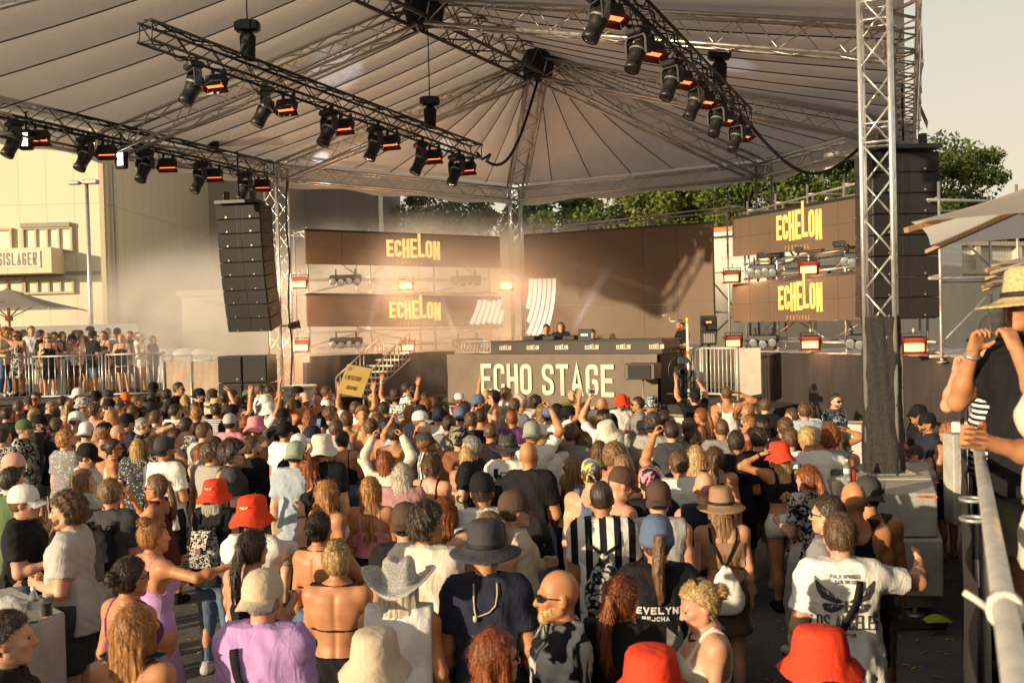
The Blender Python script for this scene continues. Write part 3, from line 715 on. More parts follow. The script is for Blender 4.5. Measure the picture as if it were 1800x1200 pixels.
# ------------------------------------------------------------------ stage decks, skirts, banner
SKIRT = mat('black_stage_skirt', (.030, .025, .024), .85, 0, .3, 2.2, .4, 10, stretch=(3, 3, .5))
DECK = mat('stage_deck_ply', (.06, .05, .045), .7, 0, .3, 5)
def cloth_run(name, a, b, z0, z1, m, label=None, cat=None, parent=None, amp=.035, freq=9, kind=None, n=60):
    a, b = Vector((*a[:2], 0)), Vector((*b[:2], 0)); x = (b - a); L_ = x.length; x.normalize(); nn = Vector((x.y, -x.x, 0))
    def fn(u, v):
        w = amp * (math.sin(u * L_ * freq) + .6 * math.sin(u * L_ * freq * 1.7 + 1.3)) * (.35 + .65 * v) + .01 * math.sin(u * 57 + v * 9)
        return a + x * (u * L_) + nn * w + Vector((0, 0, z1 - (z1 - z0) * v))
    mb = MB().grid(fn, n, 6)
    if parent: return mb.build(name, m, parent)
    return mb.thing(name, m, (a.x, a.y, z0), label, cat, kind=kind)
p0, p1 = P(476, 650, 24.6), P(545, 650, 25.0); p2_, p3_ = P(545, 650, 25.0), P(800, 650, 26.9)
FENCECL = mat('brown_mesh_cloth', (.33, .24, .18), .85, 0, .2, 3, .3, 20)
cloth_run('stage_skirt', p2_, p3_, 0, 2.36, SKIRT, 'dark stage skirt behind the stairs under the left screens', 'stage skirt')
q2, q3 = P(1322, 690, 22.3), P(1700, 690, 16.2)
cloth_run('stage_skirt', q2, q3, 0, 2.28, SKIRT, 'black stage skirt under the right screens with creases', 'stage skirt', n=110)
# platforms (solid bodies behind the skirts)
wl = empty('stage_wing', (p2_.x, p2_.y, 0), 'left stage wing deck carrying the left scaffold', 'stage deck')
def slab(mb, a, b, back, z0, z1):
    a, b = Vector((*a[:2], z0)), Vector((*b[:2], z0)); mb.prism([a, b, b + back, a + back], (0, 0, z1 - z0)); return mb
slab(MB(), p2_ - nl * .08, p3_ - nl * .08, -nl * 3.0, 2.2, 2.36).build('deck_board', STEEL, wl)
slab(MB(), p2_ - nl * .2, p3_ - nl * .2, -nl * 2.7, 0, 2.19).build('deck_body', BLKM, wl)
wr = empty('stage_wing', (q2.x, q2.y, 0), 'right stage wing deck carrying the right scaffold', 'stage deck')
slab(MB(), q2 - nr * .08, q3 - nr * .08, -nr * 3.0, 2.14, 2.29).build('deck_board', STEEL, wr)
slab(MB(), q2 - nr * .2, q3 - nr * .2, -nr * 2.7, 0, 2.13).build('deck_body', BLKM, wr)
# main deck
b0, b1 = P(787, 660, 25.2), P(1156, 660, 21.3); bx = (b1 - b0); bx.z = 0; bx.normalize(); bn = Vector((bx.y, -bx.x, 0))
md = empty('main_stage', (b0.x, b0.y, 0), 'main stage deck with the booth riser between the two screen wings', 'stage deck')
a_, c_ = b0 - bx * 2.2, b1 + bx * 2.6
slab(MB(), a_ - bn * .12, c_ - bn * .12, -bn * 5.0, 0, 1.22).build('deck_body', BLKM, md)
slab(MB(), b0 - bn * .12, b1 - bn * .12, -bn * 1.2, 1.225, 2.30).build('riser', BLKM, md)
cloth_run('front_skirt', a_ - bn * .02, c_ - bn * .02, 0, 1.2, SKIRT, parent=md, n=110)
BANNER = mat('taupe_banner_cloth', (.15, .118, .088), .7, 0, .15, 2, .35, 9)
bannr = empty('stage_banner', (b0.x, b0.y, 1.2), 'wide taupe cloth banner reading ECHO STAGE under the booth', 'banner')
cloth_run('cloth', b0, b1, 1.10, 2.31, BANNER, parent=bannr, amp=.012, freq=3.2, n=90)
LETC = mat('printed_cream_letter', (.68, .60, .44), .7, 0, .05, 4)
tx0 = 0
t_start = None
for k in range(200):
    pt = b0 + bx * (k * .03)
    if proj((pt.x, pt.y, 1.7))[0] > 846: t_start = k * .03; break
for k in range(300):
    pt = b0 + bx * (k * .03)
    if proj((pt.x, pt.y, 1.7))[0] > 1079: t_end = k * .03; break
TL = t_end - t_start; lw_ = TL / (9 + .7 + 8 * .22) ; gp = lw_ * .22
o_ = b0 + bx * t_start + bn * .026; 
write('ECHO STAGE', (o_.x, o_.y, 1.36), bx, bn, .72, lw_, lw_ * .30, gp, LETC, bannr)
# booth desk
dsk = empty('booth_desk', (b0.x, b0.y, 2.3), 'long black booth desk with six small white logos along its front', 'desk')
d0, d1 = b0 + bx * 1.25, b1 - bx * .02
slab(MB(), d0 - bn * .25, d1 - bn * .25, -bn * .75, 2.31, 2.60).build('desk_box', mat('booth_black', (.045, .036, .03), .6, 0, .2, 3), dsk)
slab(MB(), d0 - bn * .2, d1 - bn * .2, -bn * .85, 2.603, 2.63).build('desk_top', BLK, dsk)
LOGOW = mat('printed_white_logo', (.75, .70, .6), .6, 0, 0)
DL_ = (d1 - d0).length
for k in range(6):
    c = d0 + bx * (DL_ * (.06 + .175 * k)) - bn * .235
    write('ECHELON', (c.x, c.y, 2.41), bx, bn, .105, .046, .014, .008, LOGOW, dsk, heights=[.86, .86, 1, 1, 1.2, .9, 1], depth=.003)
# decks / mixers on the desk
for k, (f_, w_, lab) in enumerate(((.24, .34, 'media player on the left half of the booth desk'), (.36, .34, 'mixer on the middle of the booth desk'), (.48, .34, 'media player on the right half of the booth desk'))):
    c = d0 + bx * (DL_ * f_) - bn * .5; M_ = Matrix((bx, -bn, Vector((0, 0, 1)))).transposed()
    t_ = empty('music_player' if k != 1 else 'mixer', (c.x, c.y, 2.63), lab, 'player' if k != 1 else 'mixer')
    MB().bbox((c.x, c.y, 2.68), (w_, .42, .09), .01, M=M_).build('body', BLK, t_)
    MB().lathe([(.10, 0), (.10, .012), (.001, .014)], 16, (c.x, c.y, 2.726)).build('jog_wheel', DARKG, t_)
c = d0 + bx * (DL_ * .57) - bn * .45; lp = empty('laptop', (c.x, c.y, 2.63), 'open dark laptop on the booth desk with pale stickers', 'laptop')
M_ = Matrix((bx, -bn, Vector((0, 0, 1)))).transposed()
MB().box((c.x, c.y, 2.64), (.36, .25, .018), M=M_).build('keyboard', DARKG, lp)
cl = c + bn * .12; MB().box((cl.x, cl.y, 2.76), (.36, .012, .24), M=M_).build('lid', BLK, lp); MB().box((cl.x + bn.x * .01, cl.y + bn.y * .01, 2.74), (.2, .006, .05), M=M_).build('sticker', LOGOW, lp)
# little rail of white uprights left of the booth
rl = empty('stage_rail', (b0.x, b0.y, 2.3), 'low white rail of short uprights left of the booth', 'railing')
e0, e1 = b0 + bx * .05 - bn * .5, b0 + bx * 1.3 - bn * .5
for z in (2.34, 2.62): MB().bar((e0.x, e0.y, z), (e1.x, e1.y, z), .02).build('rail', STEEL, rl)
for k in range(12):
    q = e0.lerp(e1, k / 11); MB().bar((q.x, q.y, 2.34), (q.x, q.y, 2.62), .014, 6).build('upright', STEEL, rl)
# stairs with railings
stp, ste = P(640, 690, 24.3), P(722, 640, 25.6)
stx = Vector((ste.x - stp.x, ste.y - stp.y, 0)); SL = stx.length; stx.normalize(); stn = Vector((stx.y, -stx.x, 0))
st_ = empty('stage_stairs', (stp.x, stp.y, 0), 'metal stage stairs with two barred handrails under the left screens', 'stairs')
ns = 8
for k in range(ns):
    z = 1.22 + (2.36 - 1.22) * 0 + .14 * (k + 1); c = Vector((stp.x, stp.y, z)) + stx * (SL * (k + .5) / ns) - stn * .5
    MB().box(c, (SL / ns * 1.15, 1.0, .04), M=Matrix((stx, -stn, Vector((0, 0, 1)))).transposed()).build('tread', STEEL, st_)
for side in (0.02, 1.0):
    A0 = Vector((stp.x, stp.y, 0)) - stn * side; 
    zb0, zb1 = 1.25, 2.36 - .1
    MB().bar(A0 + Vector((0, 0, zb0 + .55)), A0 + stx * SL + Vector((0, 0, zb1 + .62)), .022).build('handrail', STEEL, st_)
    MB().bar(A0 + Vector((0, 0, zb0)), A0 + stx * SL + Vector((0, 0, zb1 - .05)), .02).build('stringer', STEEL, st_)
    for k in range(13):
        q = A0 + stx * (SL * k / 12); z_ = zb0 + (zb1 - .05 - zb0) * k / 12
        MB().bar(q + Vector((0, 0, z_ - (.5 if k in (0,) else 0))), q + Vector((0, 0, z_ + .55 + .12 * k / 12)), .013, 6).build('bar', STEEL, st_)
    for q in (A0, A0 + stx * SL): MB().bar(Vector((q.x, q.y, 0)), q + Vector((0, 0, 1.3)), .022, 6).build('post', STEEL, st_)
# side platform right of the booth
RAILM = mat('pale_rail_paint', (.60, .56, .48), .45, .3, .1, 8)
def railing(label, a, b, z0, h, n, m=RAILM, parent=None, posts=2, foot=0.0, group=None):
    a, b = Vector((*a[:2], 0)), Vector((*b[:2], 0))
    o = empty('railing', (a.x, a.y, z0), label, 'railing', group)
    for z in (z0 + .12, z0 + h): MB().bar((a.x, a.y, z), (b.x, b.y, z), .024).build('rail', m, o)
    for k in range(n):
        q = a.lerp(b, (k + .5) / n); MB().bar((q.x, q.y, z0 + .12), (q.x, q.y, z0 + h), .013, 6).build('bar', m, o)
    for k in range(posts):
        q = a.lerp(b, k / (posts - 1)); MB().bar((q.x, q.y, z0 - foot), (q.x, q.y, z0 + h), .026).build('post', m, o)
    return o
r0, r1, r2 = P(1193, 650, 22.4), P(1232, 650, 21.6), P(1296, 650, 20.9)
pf = empty('side_platform', (r1.x, r1.y, 0), 'railed side platform with grey end panel right of the booth', 'platform')
slab(MB(), r1 - Vector((.9, -.6, 0)), r2 + Vector((.45, -.1, 0)), Vector((.6, 2.4, 0)), 0, 1.28).build('deck_body', BLKM, pf)
cloth_run('front_skirt', r1 - Vector((.95, -.55, 0)), r2 + Vector((.45, -.17, 0)), 0, 1.3, SKIRT, parent=pf, n=40)
gp0, gp1 = r2 + Vector((.04, -.02, 0)), r2 + Vector((.47, -.10, 0))
MB().prism([(gp0.x, gp0.y, 1.36), (gp1.x, gp1.y, 1.44), (gp1.x, gp1.y, 2.40), (gp0.x, gp0.y, 2.40)], (.02, .05, 0)).build('end_panel', mat('grey_panel_paint', (.45, .43, .37), .6, 0, .12, 4), pf)
railing('pale barred railing of the side platform right of the booth', r1, r2, 1.3, 1.1, 9, RAILM, posts=2)
railing('short barred railing between the booth and the side platform', r0, r1 + Vector((-.1, .2, 0)), 1.3, 1.1, 6, STEEL, posts=2)
pp = P(1211, 690, 21.7); pole = empty('clamp_pole', (pp.x, pp.y, 1.3), 'white pole with yellow and orange tape carrying a small antenna', 'pole')
MB().bar((pp.x, pp.y, 1.25), (pp.x, pp.y, 3.05), .032, 10).build('tube', WHITE, pole)
MB().bar((pp.x, pp.y, 2.95), (pp.x, pp.y, 3.07), .036, 10).build('yellow_tape', mat('yellow_tape', (.65, .5, .03), .5, 0, 0), pole)
MB().bar((pp.x, pp.y, 2.28), (pp.x, pp.y, 2.35), .036, 10).build('orange_tape', mat('orange_tape', (.8, .2, .03), .5, 0, 0), pole)
MB().bar((pp.x, pp.y, 2.98), (pp.x - .38, pp.y, 3.0), .02, 8).bar((pp.x - .38, pp.y, 2.98), (pp.x - .38, pp.y, 3.12), .012, 6).build('arm', STEEL, pole)
an = MB()
for k in range(6): an.bar((pp.x - .52 + k * .05, pp.y - .1, 3.1 + .012 * k), (pp.x - .52 + k * .05, pp.y + .1, 3.16 + .012 * k), .008, 5)
an.bar((pp.x - .55, pp.y, 3.13), (pp.x - .24, pp.y, 3.18), .01, 5).build('antenna', STEEL, pole)
# monitor speaker on stand
ms = P(1246, 604, 22.6); mo = empty('monitor_speaker', (ms.x, ms.y, 1.3), 'dark monitor loudspeaker on a stand behind the side railing', 'loudspeaker')
R = Matrix.Rotation(-.15, 3, 'Z'); cz = P(1246, 580, 22.6).z
MB().bbox((ms.x, ms.y, cz), (.37, .34, .66), .02, M=R).build('cabinet', CAST, mo)
MB().box(Vector((ms.x, ms.y, cz)) + R @ Vector((0, -.178, .13)), (.31, .012, .33), M=R).build('grille', GRILLE, mo)
MB().box(Vector((ms.x, ms.y, cz)) + R @ Vector((0, -.178, -.18)), (.30, .012, .24), M=R).build('lower_grille', DARKG, mo)
for k in range(5): MB().box(Vector((ms.x, ms.y, cz)) + R @ Vector((-.1 + .05 * k, -.19, -.18)), (.035, .01, .2), M=R).build('horn_fin', BADGE, mo)
MB().box(Vector((ms.x, ms.y, cz)) + R @ Vector((0, -.19, .18)), (.12, .01, .04), M=R).build('orange_light', ORANGE, mo)
MB().bar((ms.x, ms.y, 1.3), (ms.x, ms.y, cz - .33), .03).lathe([(.25, 0), (.25, .03), (.03, .05)], 10, (ms.x, ms.y, 1.3)).build('stand', BLK, mo)
# fill speaker on a pole before the banner
fs = P(1130, 652, 20.9); fo = empty('fill_speaker', (fs.x, fs.y, 1.2), 'brown fill loudspeaker on a thin stand before the right end of the banner', 'loudspeaker')
MB().bbox((fs.x, fs.y, P(1130, 652, 20.9).z), (.68, .4, .34), .02, rz=-.5).build('cabinet', SUBW, fo)
MB().box((fs.x - .1, fs.y - .19, fs.z), (.5, .02, .28), rz=-.5).build('grille', GRILLE, fo)
MB().bar((fs.x, fs.y, .02), (fs.x, fs.y, fs.z - .17), .022).build('pole', STEEL, fo)
for a in (0, 2.1, 4.2): MB().bar((fs.x, fs.y, .4), (fs.x + .4 * math.cos(a), fs.y + .4 * math.sin(a), .02), .014, 6).build('leg', BLK, fo)
# front barrier
BARR = mat('barrier_sheet', (.42, .39, .34), .6, .2, .2, 3, .1, 20)
g = [P(780, 745, 22.6), P(1170, 760, 19.1), P(1400, 770, 17.5), P(1520, 770, 16.8)]
for k in range(3):
    a, b = g[k], g[k + 1]; n_ = max(1, round((b - a).length / 1.1))
    for i in range(n_):
        p, q = Vector((*a.lerp(b, i / n_)[:2], 0)), Vector((*a.lerp(b, (i + 1) / n_)[:2], 0)); x = (q - p).normalized(); nn = Vector((x.y, -x.x, 0))
        o = empty('crowd_barrier', p, None, 'barrier', 'barrier panels before the stage'); o['label'] = 'pale metal crowd barrier panel standing in the row before the stage'
        M_ = Matrix((x, -nn, Vector((0, 0, 1)))).transposed(); c = (p + q) / 2; w = (q - p).length
        MB().box(c + Vector((0, 0, .62)), (w - .03, .03, 1.1), M=M_).build('sheet', BARR, o)
        MB().bar(p + Vector((0, 0, 1.2)) + x * .02, q + Vector((0, 0, 1.2)) - x * .02, .03).build('top_rail', STEEL, o)
        for e in (.04, w - .04): MB().beam(p + x * e + Vector((0, 0, 0)), p + x * e + Vector((0, 0, 1.18)), .04, .05).build('post', STEEL, o)
        MB().box(c - nn * .5 + Vector((0, 0, .02)), (w - .06, .9, .03), M=M_).build('foot_plate', STEEL, o)
# ------------------------------------------------------------------ left platform, buildings, trees, right side
def brickmat(name, c1, c2, cm, sx, sy, mort=.04, rough=.8, bump=.4):
    m = bpy.data.materials.new(name); m.use_nodes = True; nt = m.node_tree; L = nt.links; b = nt.nodes['Principled BSDF']
    tc = N(nt, 'ShaderNodeTexCoord'); sp = N(nt, 'ShaderNodeSeparateXYZ'); cb = N(nt, 'ShaderNodeCombineXYZ'); ad = N(nt, 'ShaderNodeMath', operation='ADD')
    L.new(tc.outputs['Object'], sp.inputs[0]); L.new(sp.outputs[0], ad.inputs[0]); L.new(sp.outputs[1], ad.inputs[1]); L.new(ad.outputs[0], cb.inputs[0]); L.new(sp.outputs[2], cb.inputs[1])
    k = N(nt, 'ShaderNodeTexBrick'); k.offset = 0; k.inputs['Scale'].default_value = 1; k.inputs['Brick Width'].default_value = sx; k.inputs['Row Height'].default_value = sy; k.inputs['Mortar Size'].default_value = mort
    k.inputs['Color1'].default_value = c1 + (1,); k.inputs['Color2'].default_value = c2 + (1,); k.inputs['Mortar'].default_value = cm + (1,)
    L.new(cb.outputs[0], k.inputs['Vector']); L.new(k.outputs['Color'], b.inputs['Base Color']); b.inputs['Roughness'].default_value = rough
    bp = N(nt, 'ShaderNodeBump'); bp.inputs['Strength'].default_value = bump; bp.invert = True; L.new(k.outputs['Fac'], bp.inputs['Height']); L.new(bp.outputs[0], b.inputs['Normal'])
    return m
FACADE = brickmat('cream_panel_facade', (.68, .59, .42), (.66, .57, .41), (.50, .42, .30), 1.25, 9.0, .02, .75, .25)
BAND = mat('grey_facade_band', (.30, .27, .22), .7, 0, .1, 2)
FRAMEW = mat('window_frame_white', (.44, .36, .24), .5, 0, .05, 5)
PANE = mat('blind_behind_glass', (.72, .66, .52), .3, 0, .12, 2, spec=.6)
D1 = 45.0
bld = empty('office_building', (P(90, 600, D1).x, D1, 0), 'sunlit cream office building with a sign balcony at far left', 'building')
xr = P(184, 500, D1).x; xl = -46.0
slab(MB(), Vector((xl, D1, 0)), Vector((xr, D1, 0)), Vector((0, 16, 0)), 0, 21).build('wall', FACADE, bld)
MB().box((xr + .04, D1 - .03, 10.5), (.22, .25, 21)).build('corner_trim', FRAMEW, bld)
MB().bar((P(193, 500, D1).x, D1 + .9, 0), (P(193, 500, D1).x, D1 + .9, 20), .09, 8).build('drainpipe', STEEL, bld)
def window(x0, y0, x1, y1, np_, parent, d=D1):
    a, b = P(x0, y1, d), P(x1, y0, d); w, h = b.x - a.x, b.z - a.z; c = (a + b) / 2
    o = MB()
    for px_ in (a.x - .05, b.x + .05): o.box((px_, d - .08, c.z), (.1, .16, h + .2))
    for z in (a.z - .05, b.z + .05): o.box((c.x, d - .08, z), (w - .005, .16, .1))
    o = o.build('window', FRAMEW, parent)
    for k in range(np_):
        MB().box((a.x + w * (k + .5) / np_, d - .02, c.z), (w / np_ - .09, .05, h - .01)).build('pane', PANE, o)
        if k: MB().box((a.x + w * k / np_, d - .07, c.z), (.085, .13, h - .01)).build('mullion', FRAMEW, o)
window(45, 402, 125, 440, 4, bld); window(-90, 405, 19, 440, 4, bld); window(48, 492, 128, 514, 4, bld); window(-90, 492, 40, 514, 5, bld)
MB().box((P(83, 397, D1).x, D1 - .12, P(83, 396, D1).z), (2.2, .24, .20)).build('lintel', BAND, bld)
ba = P(-120, 480, D1 - 1.3); bb = P(93, 480, D1 - 1.3); bt = P(93, 433, D1 - 1.3)
slab(MB(), Vector((ba.x, D1 - 1.3, 0)), Vector((P(91, 480, D1 - 1.3).x, D1 - 1.3, 0)), Vector((0, 1.28, 0)), P(93, 479, D1 - 1.3).z, P(93, 434, D1 - 1.3).z).build('sign_balcony', FACADE, bld)
MB().box((P(20, 500, D1).x, D1 - .015, P(20, 483, D1).z), (P(185, 483, D1).x - P(-150, 483, D1).x, .03, .18)).build('facade_band', BAND, bld)
SIGNW = mat('white_sign_board', (.66, .62, .54), .5, 0, .03, 3); SIGNT = mat('brown_sign_letter', (.25, .17, .09), .6, 0, 0)
sa = P(-140, 468, D1 - 1.33)
sgn = MB().box(((sa.x + P(71, 455, D1 - 1.33).x) / 2, D1 - 1.325, P(30, 456, D1 - 1.33).z), (P(71, 455, D1 - 1.33).x - sa.x, .03, .72)).build('sign_board', SIGNW, bld)
so = P(-22, 467, D1 - 1.35); wtot = P(69, 467, D1 - 1.35).x - so.x
lwx = wtot / (10 + 9 * .35); write('BASISLAGER', (so.x, D1 - 1.342, P(24, 466, D1 - 1.35).z), (1, 0, -.012), (0, -1, 0), .56, lwx, .07, lwx * .35, SIGNT, bld)
# shaded buildings behind
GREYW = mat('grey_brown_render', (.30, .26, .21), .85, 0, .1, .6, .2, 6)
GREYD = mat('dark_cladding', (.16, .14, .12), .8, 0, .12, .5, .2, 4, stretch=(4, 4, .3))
x2 = P(341, 450, 61).x
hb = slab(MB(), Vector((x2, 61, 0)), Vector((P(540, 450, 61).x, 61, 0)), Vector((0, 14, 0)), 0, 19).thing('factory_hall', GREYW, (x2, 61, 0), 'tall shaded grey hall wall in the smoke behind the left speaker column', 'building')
x3, x4 = P(540, 450, 60).x, P(675, 450, 60).x
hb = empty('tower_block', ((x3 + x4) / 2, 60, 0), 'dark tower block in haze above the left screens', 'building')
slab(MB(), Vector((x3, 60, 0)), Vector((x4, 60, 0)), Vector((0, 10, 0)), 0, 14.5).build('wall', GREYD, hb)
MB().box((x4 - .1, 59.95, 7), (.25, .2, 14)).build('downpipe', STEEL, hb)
# long low building with glass blocks, parallel to the stage back
wa, wb = Vector((-13.5, 57.6, 0)), Vector((13.0, 34.75, 0)); wx = (wb - wa).normalized(); wn = Vector((wx.y, -wx.x, 0)); WLn = (wb - wa).length
low = empty('workshop', wa, 'long low cream workshop with a glass block band behind the screens', 'building')
slab(MB(), wa, wb, -wn * 9, 0, 4.95).build('wall', CREAM, low)
GB = brickmat('glass_blocks', (.40, .38, .33), (.52, .49, .42), (.62, .57, .48), .24, .24, .035, .2, .8)
slab(MB(), wa - wn * .12, wb - wn * .12, -wn * 8.8, 4.95, 6.25).build('glass_block_band', GB, low)
slab(MB(), wa + wn * .14, wb + wn * .14, -wn * .5, 4.86, 5.02).build('ledge', mat('pale_ledge', (.6, .57, .5), .7, 0, .1, 3), low)
for k in range(12):
    q = wa + wx * (WLn * (k + .5) / 12); MB().box((q.x + wn.x * .02, q.y + wn.y * .02, 5.6), (.32, .3, 1.3), M=Matrix((wx, -wn, Vector((0, 0, 1)))).transposed()).build('pier', CREAM, low)
slab(MB(), wa + wn * .25, wb + wn * .25, -wn * 9.4, 6.25, 6.42).build('fascia', mat('white_fascia', (.6, .55, .47), .6, 0, .05, 3), low)
ROOFT = mat('orange_roof_edge', (.42, .15, .06), .7, 0, .2, 4)
slab(MB(), wa + wn * .30, wb + wn * .30, -wn * 9.5, 6.42, 6.58).build('roof', ROOFT, low)
va, vb = P(1530, 500, 43.5), P(2000, 500, 50); va.z = vb.z = 0; vx = (vb - va).normalized(); vn = Vector((vx.y, -vx.x, 0)); wing_ = empty('workshop', va, 'cream workshop wing with glass blocks behind the right speaker column and parasols', 'building')
slab(MB(), va, vb, -vn * 8, 0, 4.9).build('wall', CREAM, wing_); slab(MB(), va - vn * .12, vb - vn * .12, -vn * 7.8, 4.9, 6.1).build('glass_block_band', GB, wing_)
slab(MB(), va + vn * .14, vb + vn * .14, -vn * .5, 4.8, 4.96).build('ledge', CREAM, wing_); slab(MB(), va + vn * .2, vb + vn * .2, -vn * 8.4, 6.1, 6.3).build('roof', FRAMEW, wing_)
for k in range(6):
    q = va + vx * (1 + 2.6 * k); MB().box((q.x, q.y, 5.5), (.3, .3, 1.2), M=Matrix((vx, -vn, Vector((0, 0, 1)))).transposed()).build('pier', CREAM, wing_)
lf_ = empty('annex', (P(400, 600, 41).x, 41, 0), 'low cream annex with flat roof behind the leaning speaker column', 'building')
xa, xb = P(320, 560, 41).x, P(545, 560, 41).x
slab(MB(), Vector((xa, 41, 0)), Vector((xb, 41, 0)), Vector((0, 6, 0)), 0, 4.55).build('wall', CREAM, lf_)
slab(MB(), Vector((xa - .15, 40.85, 0)), Vector((xb, 40.85, 0)), Vector((0, 6.3, 0)), 4.55, 4.78).build('roof_edge', FRAMEW, lf_)
window(342, 583, 370, 601, 1, lf_, 41)
slab(MB(), Vector((P(363, 600, 40.4).x, 40.2, 0)), Vector((xb, 40.2, 0)), Vector((0, .65, 0)), 4.2, 4.34).build('awning', BAND, lf_)
# street lamp on the left
lp0 = P(160, 560, 40); lo = empty('street_lamp', (lp0.x, 40, 0), 'tall grey lamp post with two flood heads in front of the office building', 'lamp post')
ltz = P(152, 322, 40).z; MB().tube([(lp0.x, 40, 0), (lp0.x, 40, ltz)], .11, 10, r2=.075).build('pole', STEEL, lo)
MB().bar((lp0.x - .5, 40, ltz), (lp0.x + .35, 40, ltz), .05).build('arm', STEEL, lo)
MB().bbox((lp0.x + .2, 39.9, ltz + .03), (.6, .35, .18), .03).build('lamp_head', STEEL, lo); MB().bbox((lp0.x - .45, 39.9, ltz), (.45, .3, .14), .03).build('lamp_head', STEEL, lo)
# parasols
PARA = mat('offwhite_parasol_cloth', (.60, .57, .50), .8, 0, .06, 3, .15, 40)
PARA2 = mat('cream_parasol_cloth', (.82, .77, .68), .8, 0, .05, 3, .15, 60)
for m_ in (PARA, PARA2):
    nt = m_.node_tree; t = N(nt, 'ShaderNodeBsdfTranslucent'); t.inputs[0].default_value = (.92, .85, .74, 1); mx = N(nt, 'ShaderNodeMixShader'); mx.inputs[0].default_value = .7
    nt.links.new(nt.nodes['Principled BSDF'].outputs[0], mx.inputs[1]); nt.links.new(t.outputs[0], mx.inputs[2]); nt.links.new(mx.outputs[0], nt.nodes['Material Output'].inputs['Surface'])
TXTD = mat('dark_print', (.04, .035, .03), .7, 0, 0)
def parasol(name, apex, w, drop, label, m, base_z, text=None, rot=0.0, val=0.0, detail=True, n_sides=4):
    apex = Vector(apex); root = empty(name, (apex.x, apex.y, base_z), label, 'parasol'); R = Matrix.Rotation(rot, 3, 'Z')
    cs = [apex + R @ Vector((math.cos(math.pi / 4 + i * math.pi / 2) * w * .707, math.sin(math.pi / 4 + i * math.pi / 2) * w * .707, -drop)) for i in range(4)]
    for i in range(4):
        a, b = cs[i], cs[(i + 1) % 4]
        def fn(u, v, a=a, b=b):
            e = a.lerp(b, u); e = e + Vector((0, 0, .02 * math.sin(math.pi * u))) - (e - Vector((apex.x, apex.y, e.z))) * .02 * math.sin(math.pi * u)
            return apex.lerp(e, v) - Vector((0, 0, .05 * math.sin(math.pi * v) * (1 - .3 * math.sin(math.pi * u))))
        MB().grid(fn, 10, 10).build('canopy_panel', m, root)
        MB().beam(apex - Vector((0, 0, .14)), a - Vector((0, 0, .035)) + (a - apex).normalized() * .04, .035, .03).build('rib', WOOD, root)
    MB().lathe([(.001, .16), (.05, .10), (.04, .03), (.09, -.02)], 10, apex).build('finial', WOOD, root)
    MB().bar((apex.x, apex.y, base_z), (apex.x, apex.y, apex.z), .045, 10).build('pole', WOOD, root)
    for i in range(4):
        mid = apex.lerp(cs[i], .45); MB().beam((apex.x, apex.y, apex.z - drop - .25), mid - Vector((0, 0, .09)), .03, .025).build('strut', WOOD, root)
    MB().lathe([(.11, 0), (.11, .12), (.06, .14)], 10, (apex.x, apex.y, apex.z - drop - .32)).build('runner', WOOD, root)
    MB().box((apex.x, apex.y, base_z + .04), (.7, .7, .08)).build('base', CONC, root)
    return root, cs
pa = P(14, 507, 29.0); pr_, cs_ = parasol('parasol', pa, 3.35, .62, 'white square parasol on the left platform with dark lettering on its edge', PARA, 1.4, rot=.12)
f0, f1 = cs_[2], cs_[3]
xd_ = (f1 - f0).normalized(); o_ = f0.lerp(f1, .46) + Vector((0, 0, .10)) + Vector((0, .32, 0)) * .0
sl = (pa - f0.lerp(f1, .5)).normalized()
write('WEISSMAHL', f0.lerp(f1, .33) + sl * .16 + Vector((0, -.04, .10)), xd_, xd_.cross(sl) if xd_.cross(sl).y < 0 else -xd_.cross(sl), .12, .10, .022, .03, TXTD, pr_, up=sl)
# near right parasols
pr2, cs2 = parasol('parasol', (3.81, 6.33, 4.02), 2.2, .48, 'big cream parasol with wooden ribs reaching in from the right edge', PARA2, 1.35, rot=-.445)
parasol('parasol', (5.65, 9.1, 3.86), 2.3, .45, 'cream parasol tip behind the big parasol, above the straw hat', PARA2, 1.35, rot=-.445)
parasol('parasol', (7.75, 13.6, 3.84), 2.3, .45, 'lowest cream parasol tip, farthest back behind the straw hat', PARA2, 1.35, rot=-.445)
for px_, py_ in ((1668, 413), (1690, 405)):
    pass
# left platform
PLZ = 1.40; lpa, lpb = P(-260, 690, 25.4), P(292, 690, 26.4)
lpt = empty('side_terrace', (lpb.x, lpb.y, 0), 'raised guest terrace with dark front at the left behind the crowd', 'platform')
slab(MB(), lpa, lpb, Vector((-1.5, 9, 0)), PLZ - .12, PLZ).build('floor', DECK, lpt)
slab(MB(), lpa + Vector((0, .1, 0)), lpb + Vector((-.1, .1, 0)), Vector((-1.5, 8.7, 0)), 0, PLZ - .13).build('body', BLKM, lpt)
segs = [-260, -120, 52, 182, 291]
for k in range(4):
    t0, t1 = [(s_ - segs[0]) / (segs[-1] - segs[0]) for s_ in (segs[k], segs[k + 1])]
    a, b = lpa.lerp(lpb, t0 + .006), lpa.lerp(lpb, t1 - .006)
    n_ = max(6, int((b - a).length / .155)); 
    railing(['grey barred railing at the outer left of the terrace', 'grey barred railing of the terrace under the white parasol', 'grey barred railing of the terrace before the man in black', 'grey barred railing at the right end of the terrace'][k], a + Vector((0, -.06, 0)), b + Vector((0, -.06, 0)), PLZ - .05, 1.16, n_, ALUD, group='railings along the terrace')
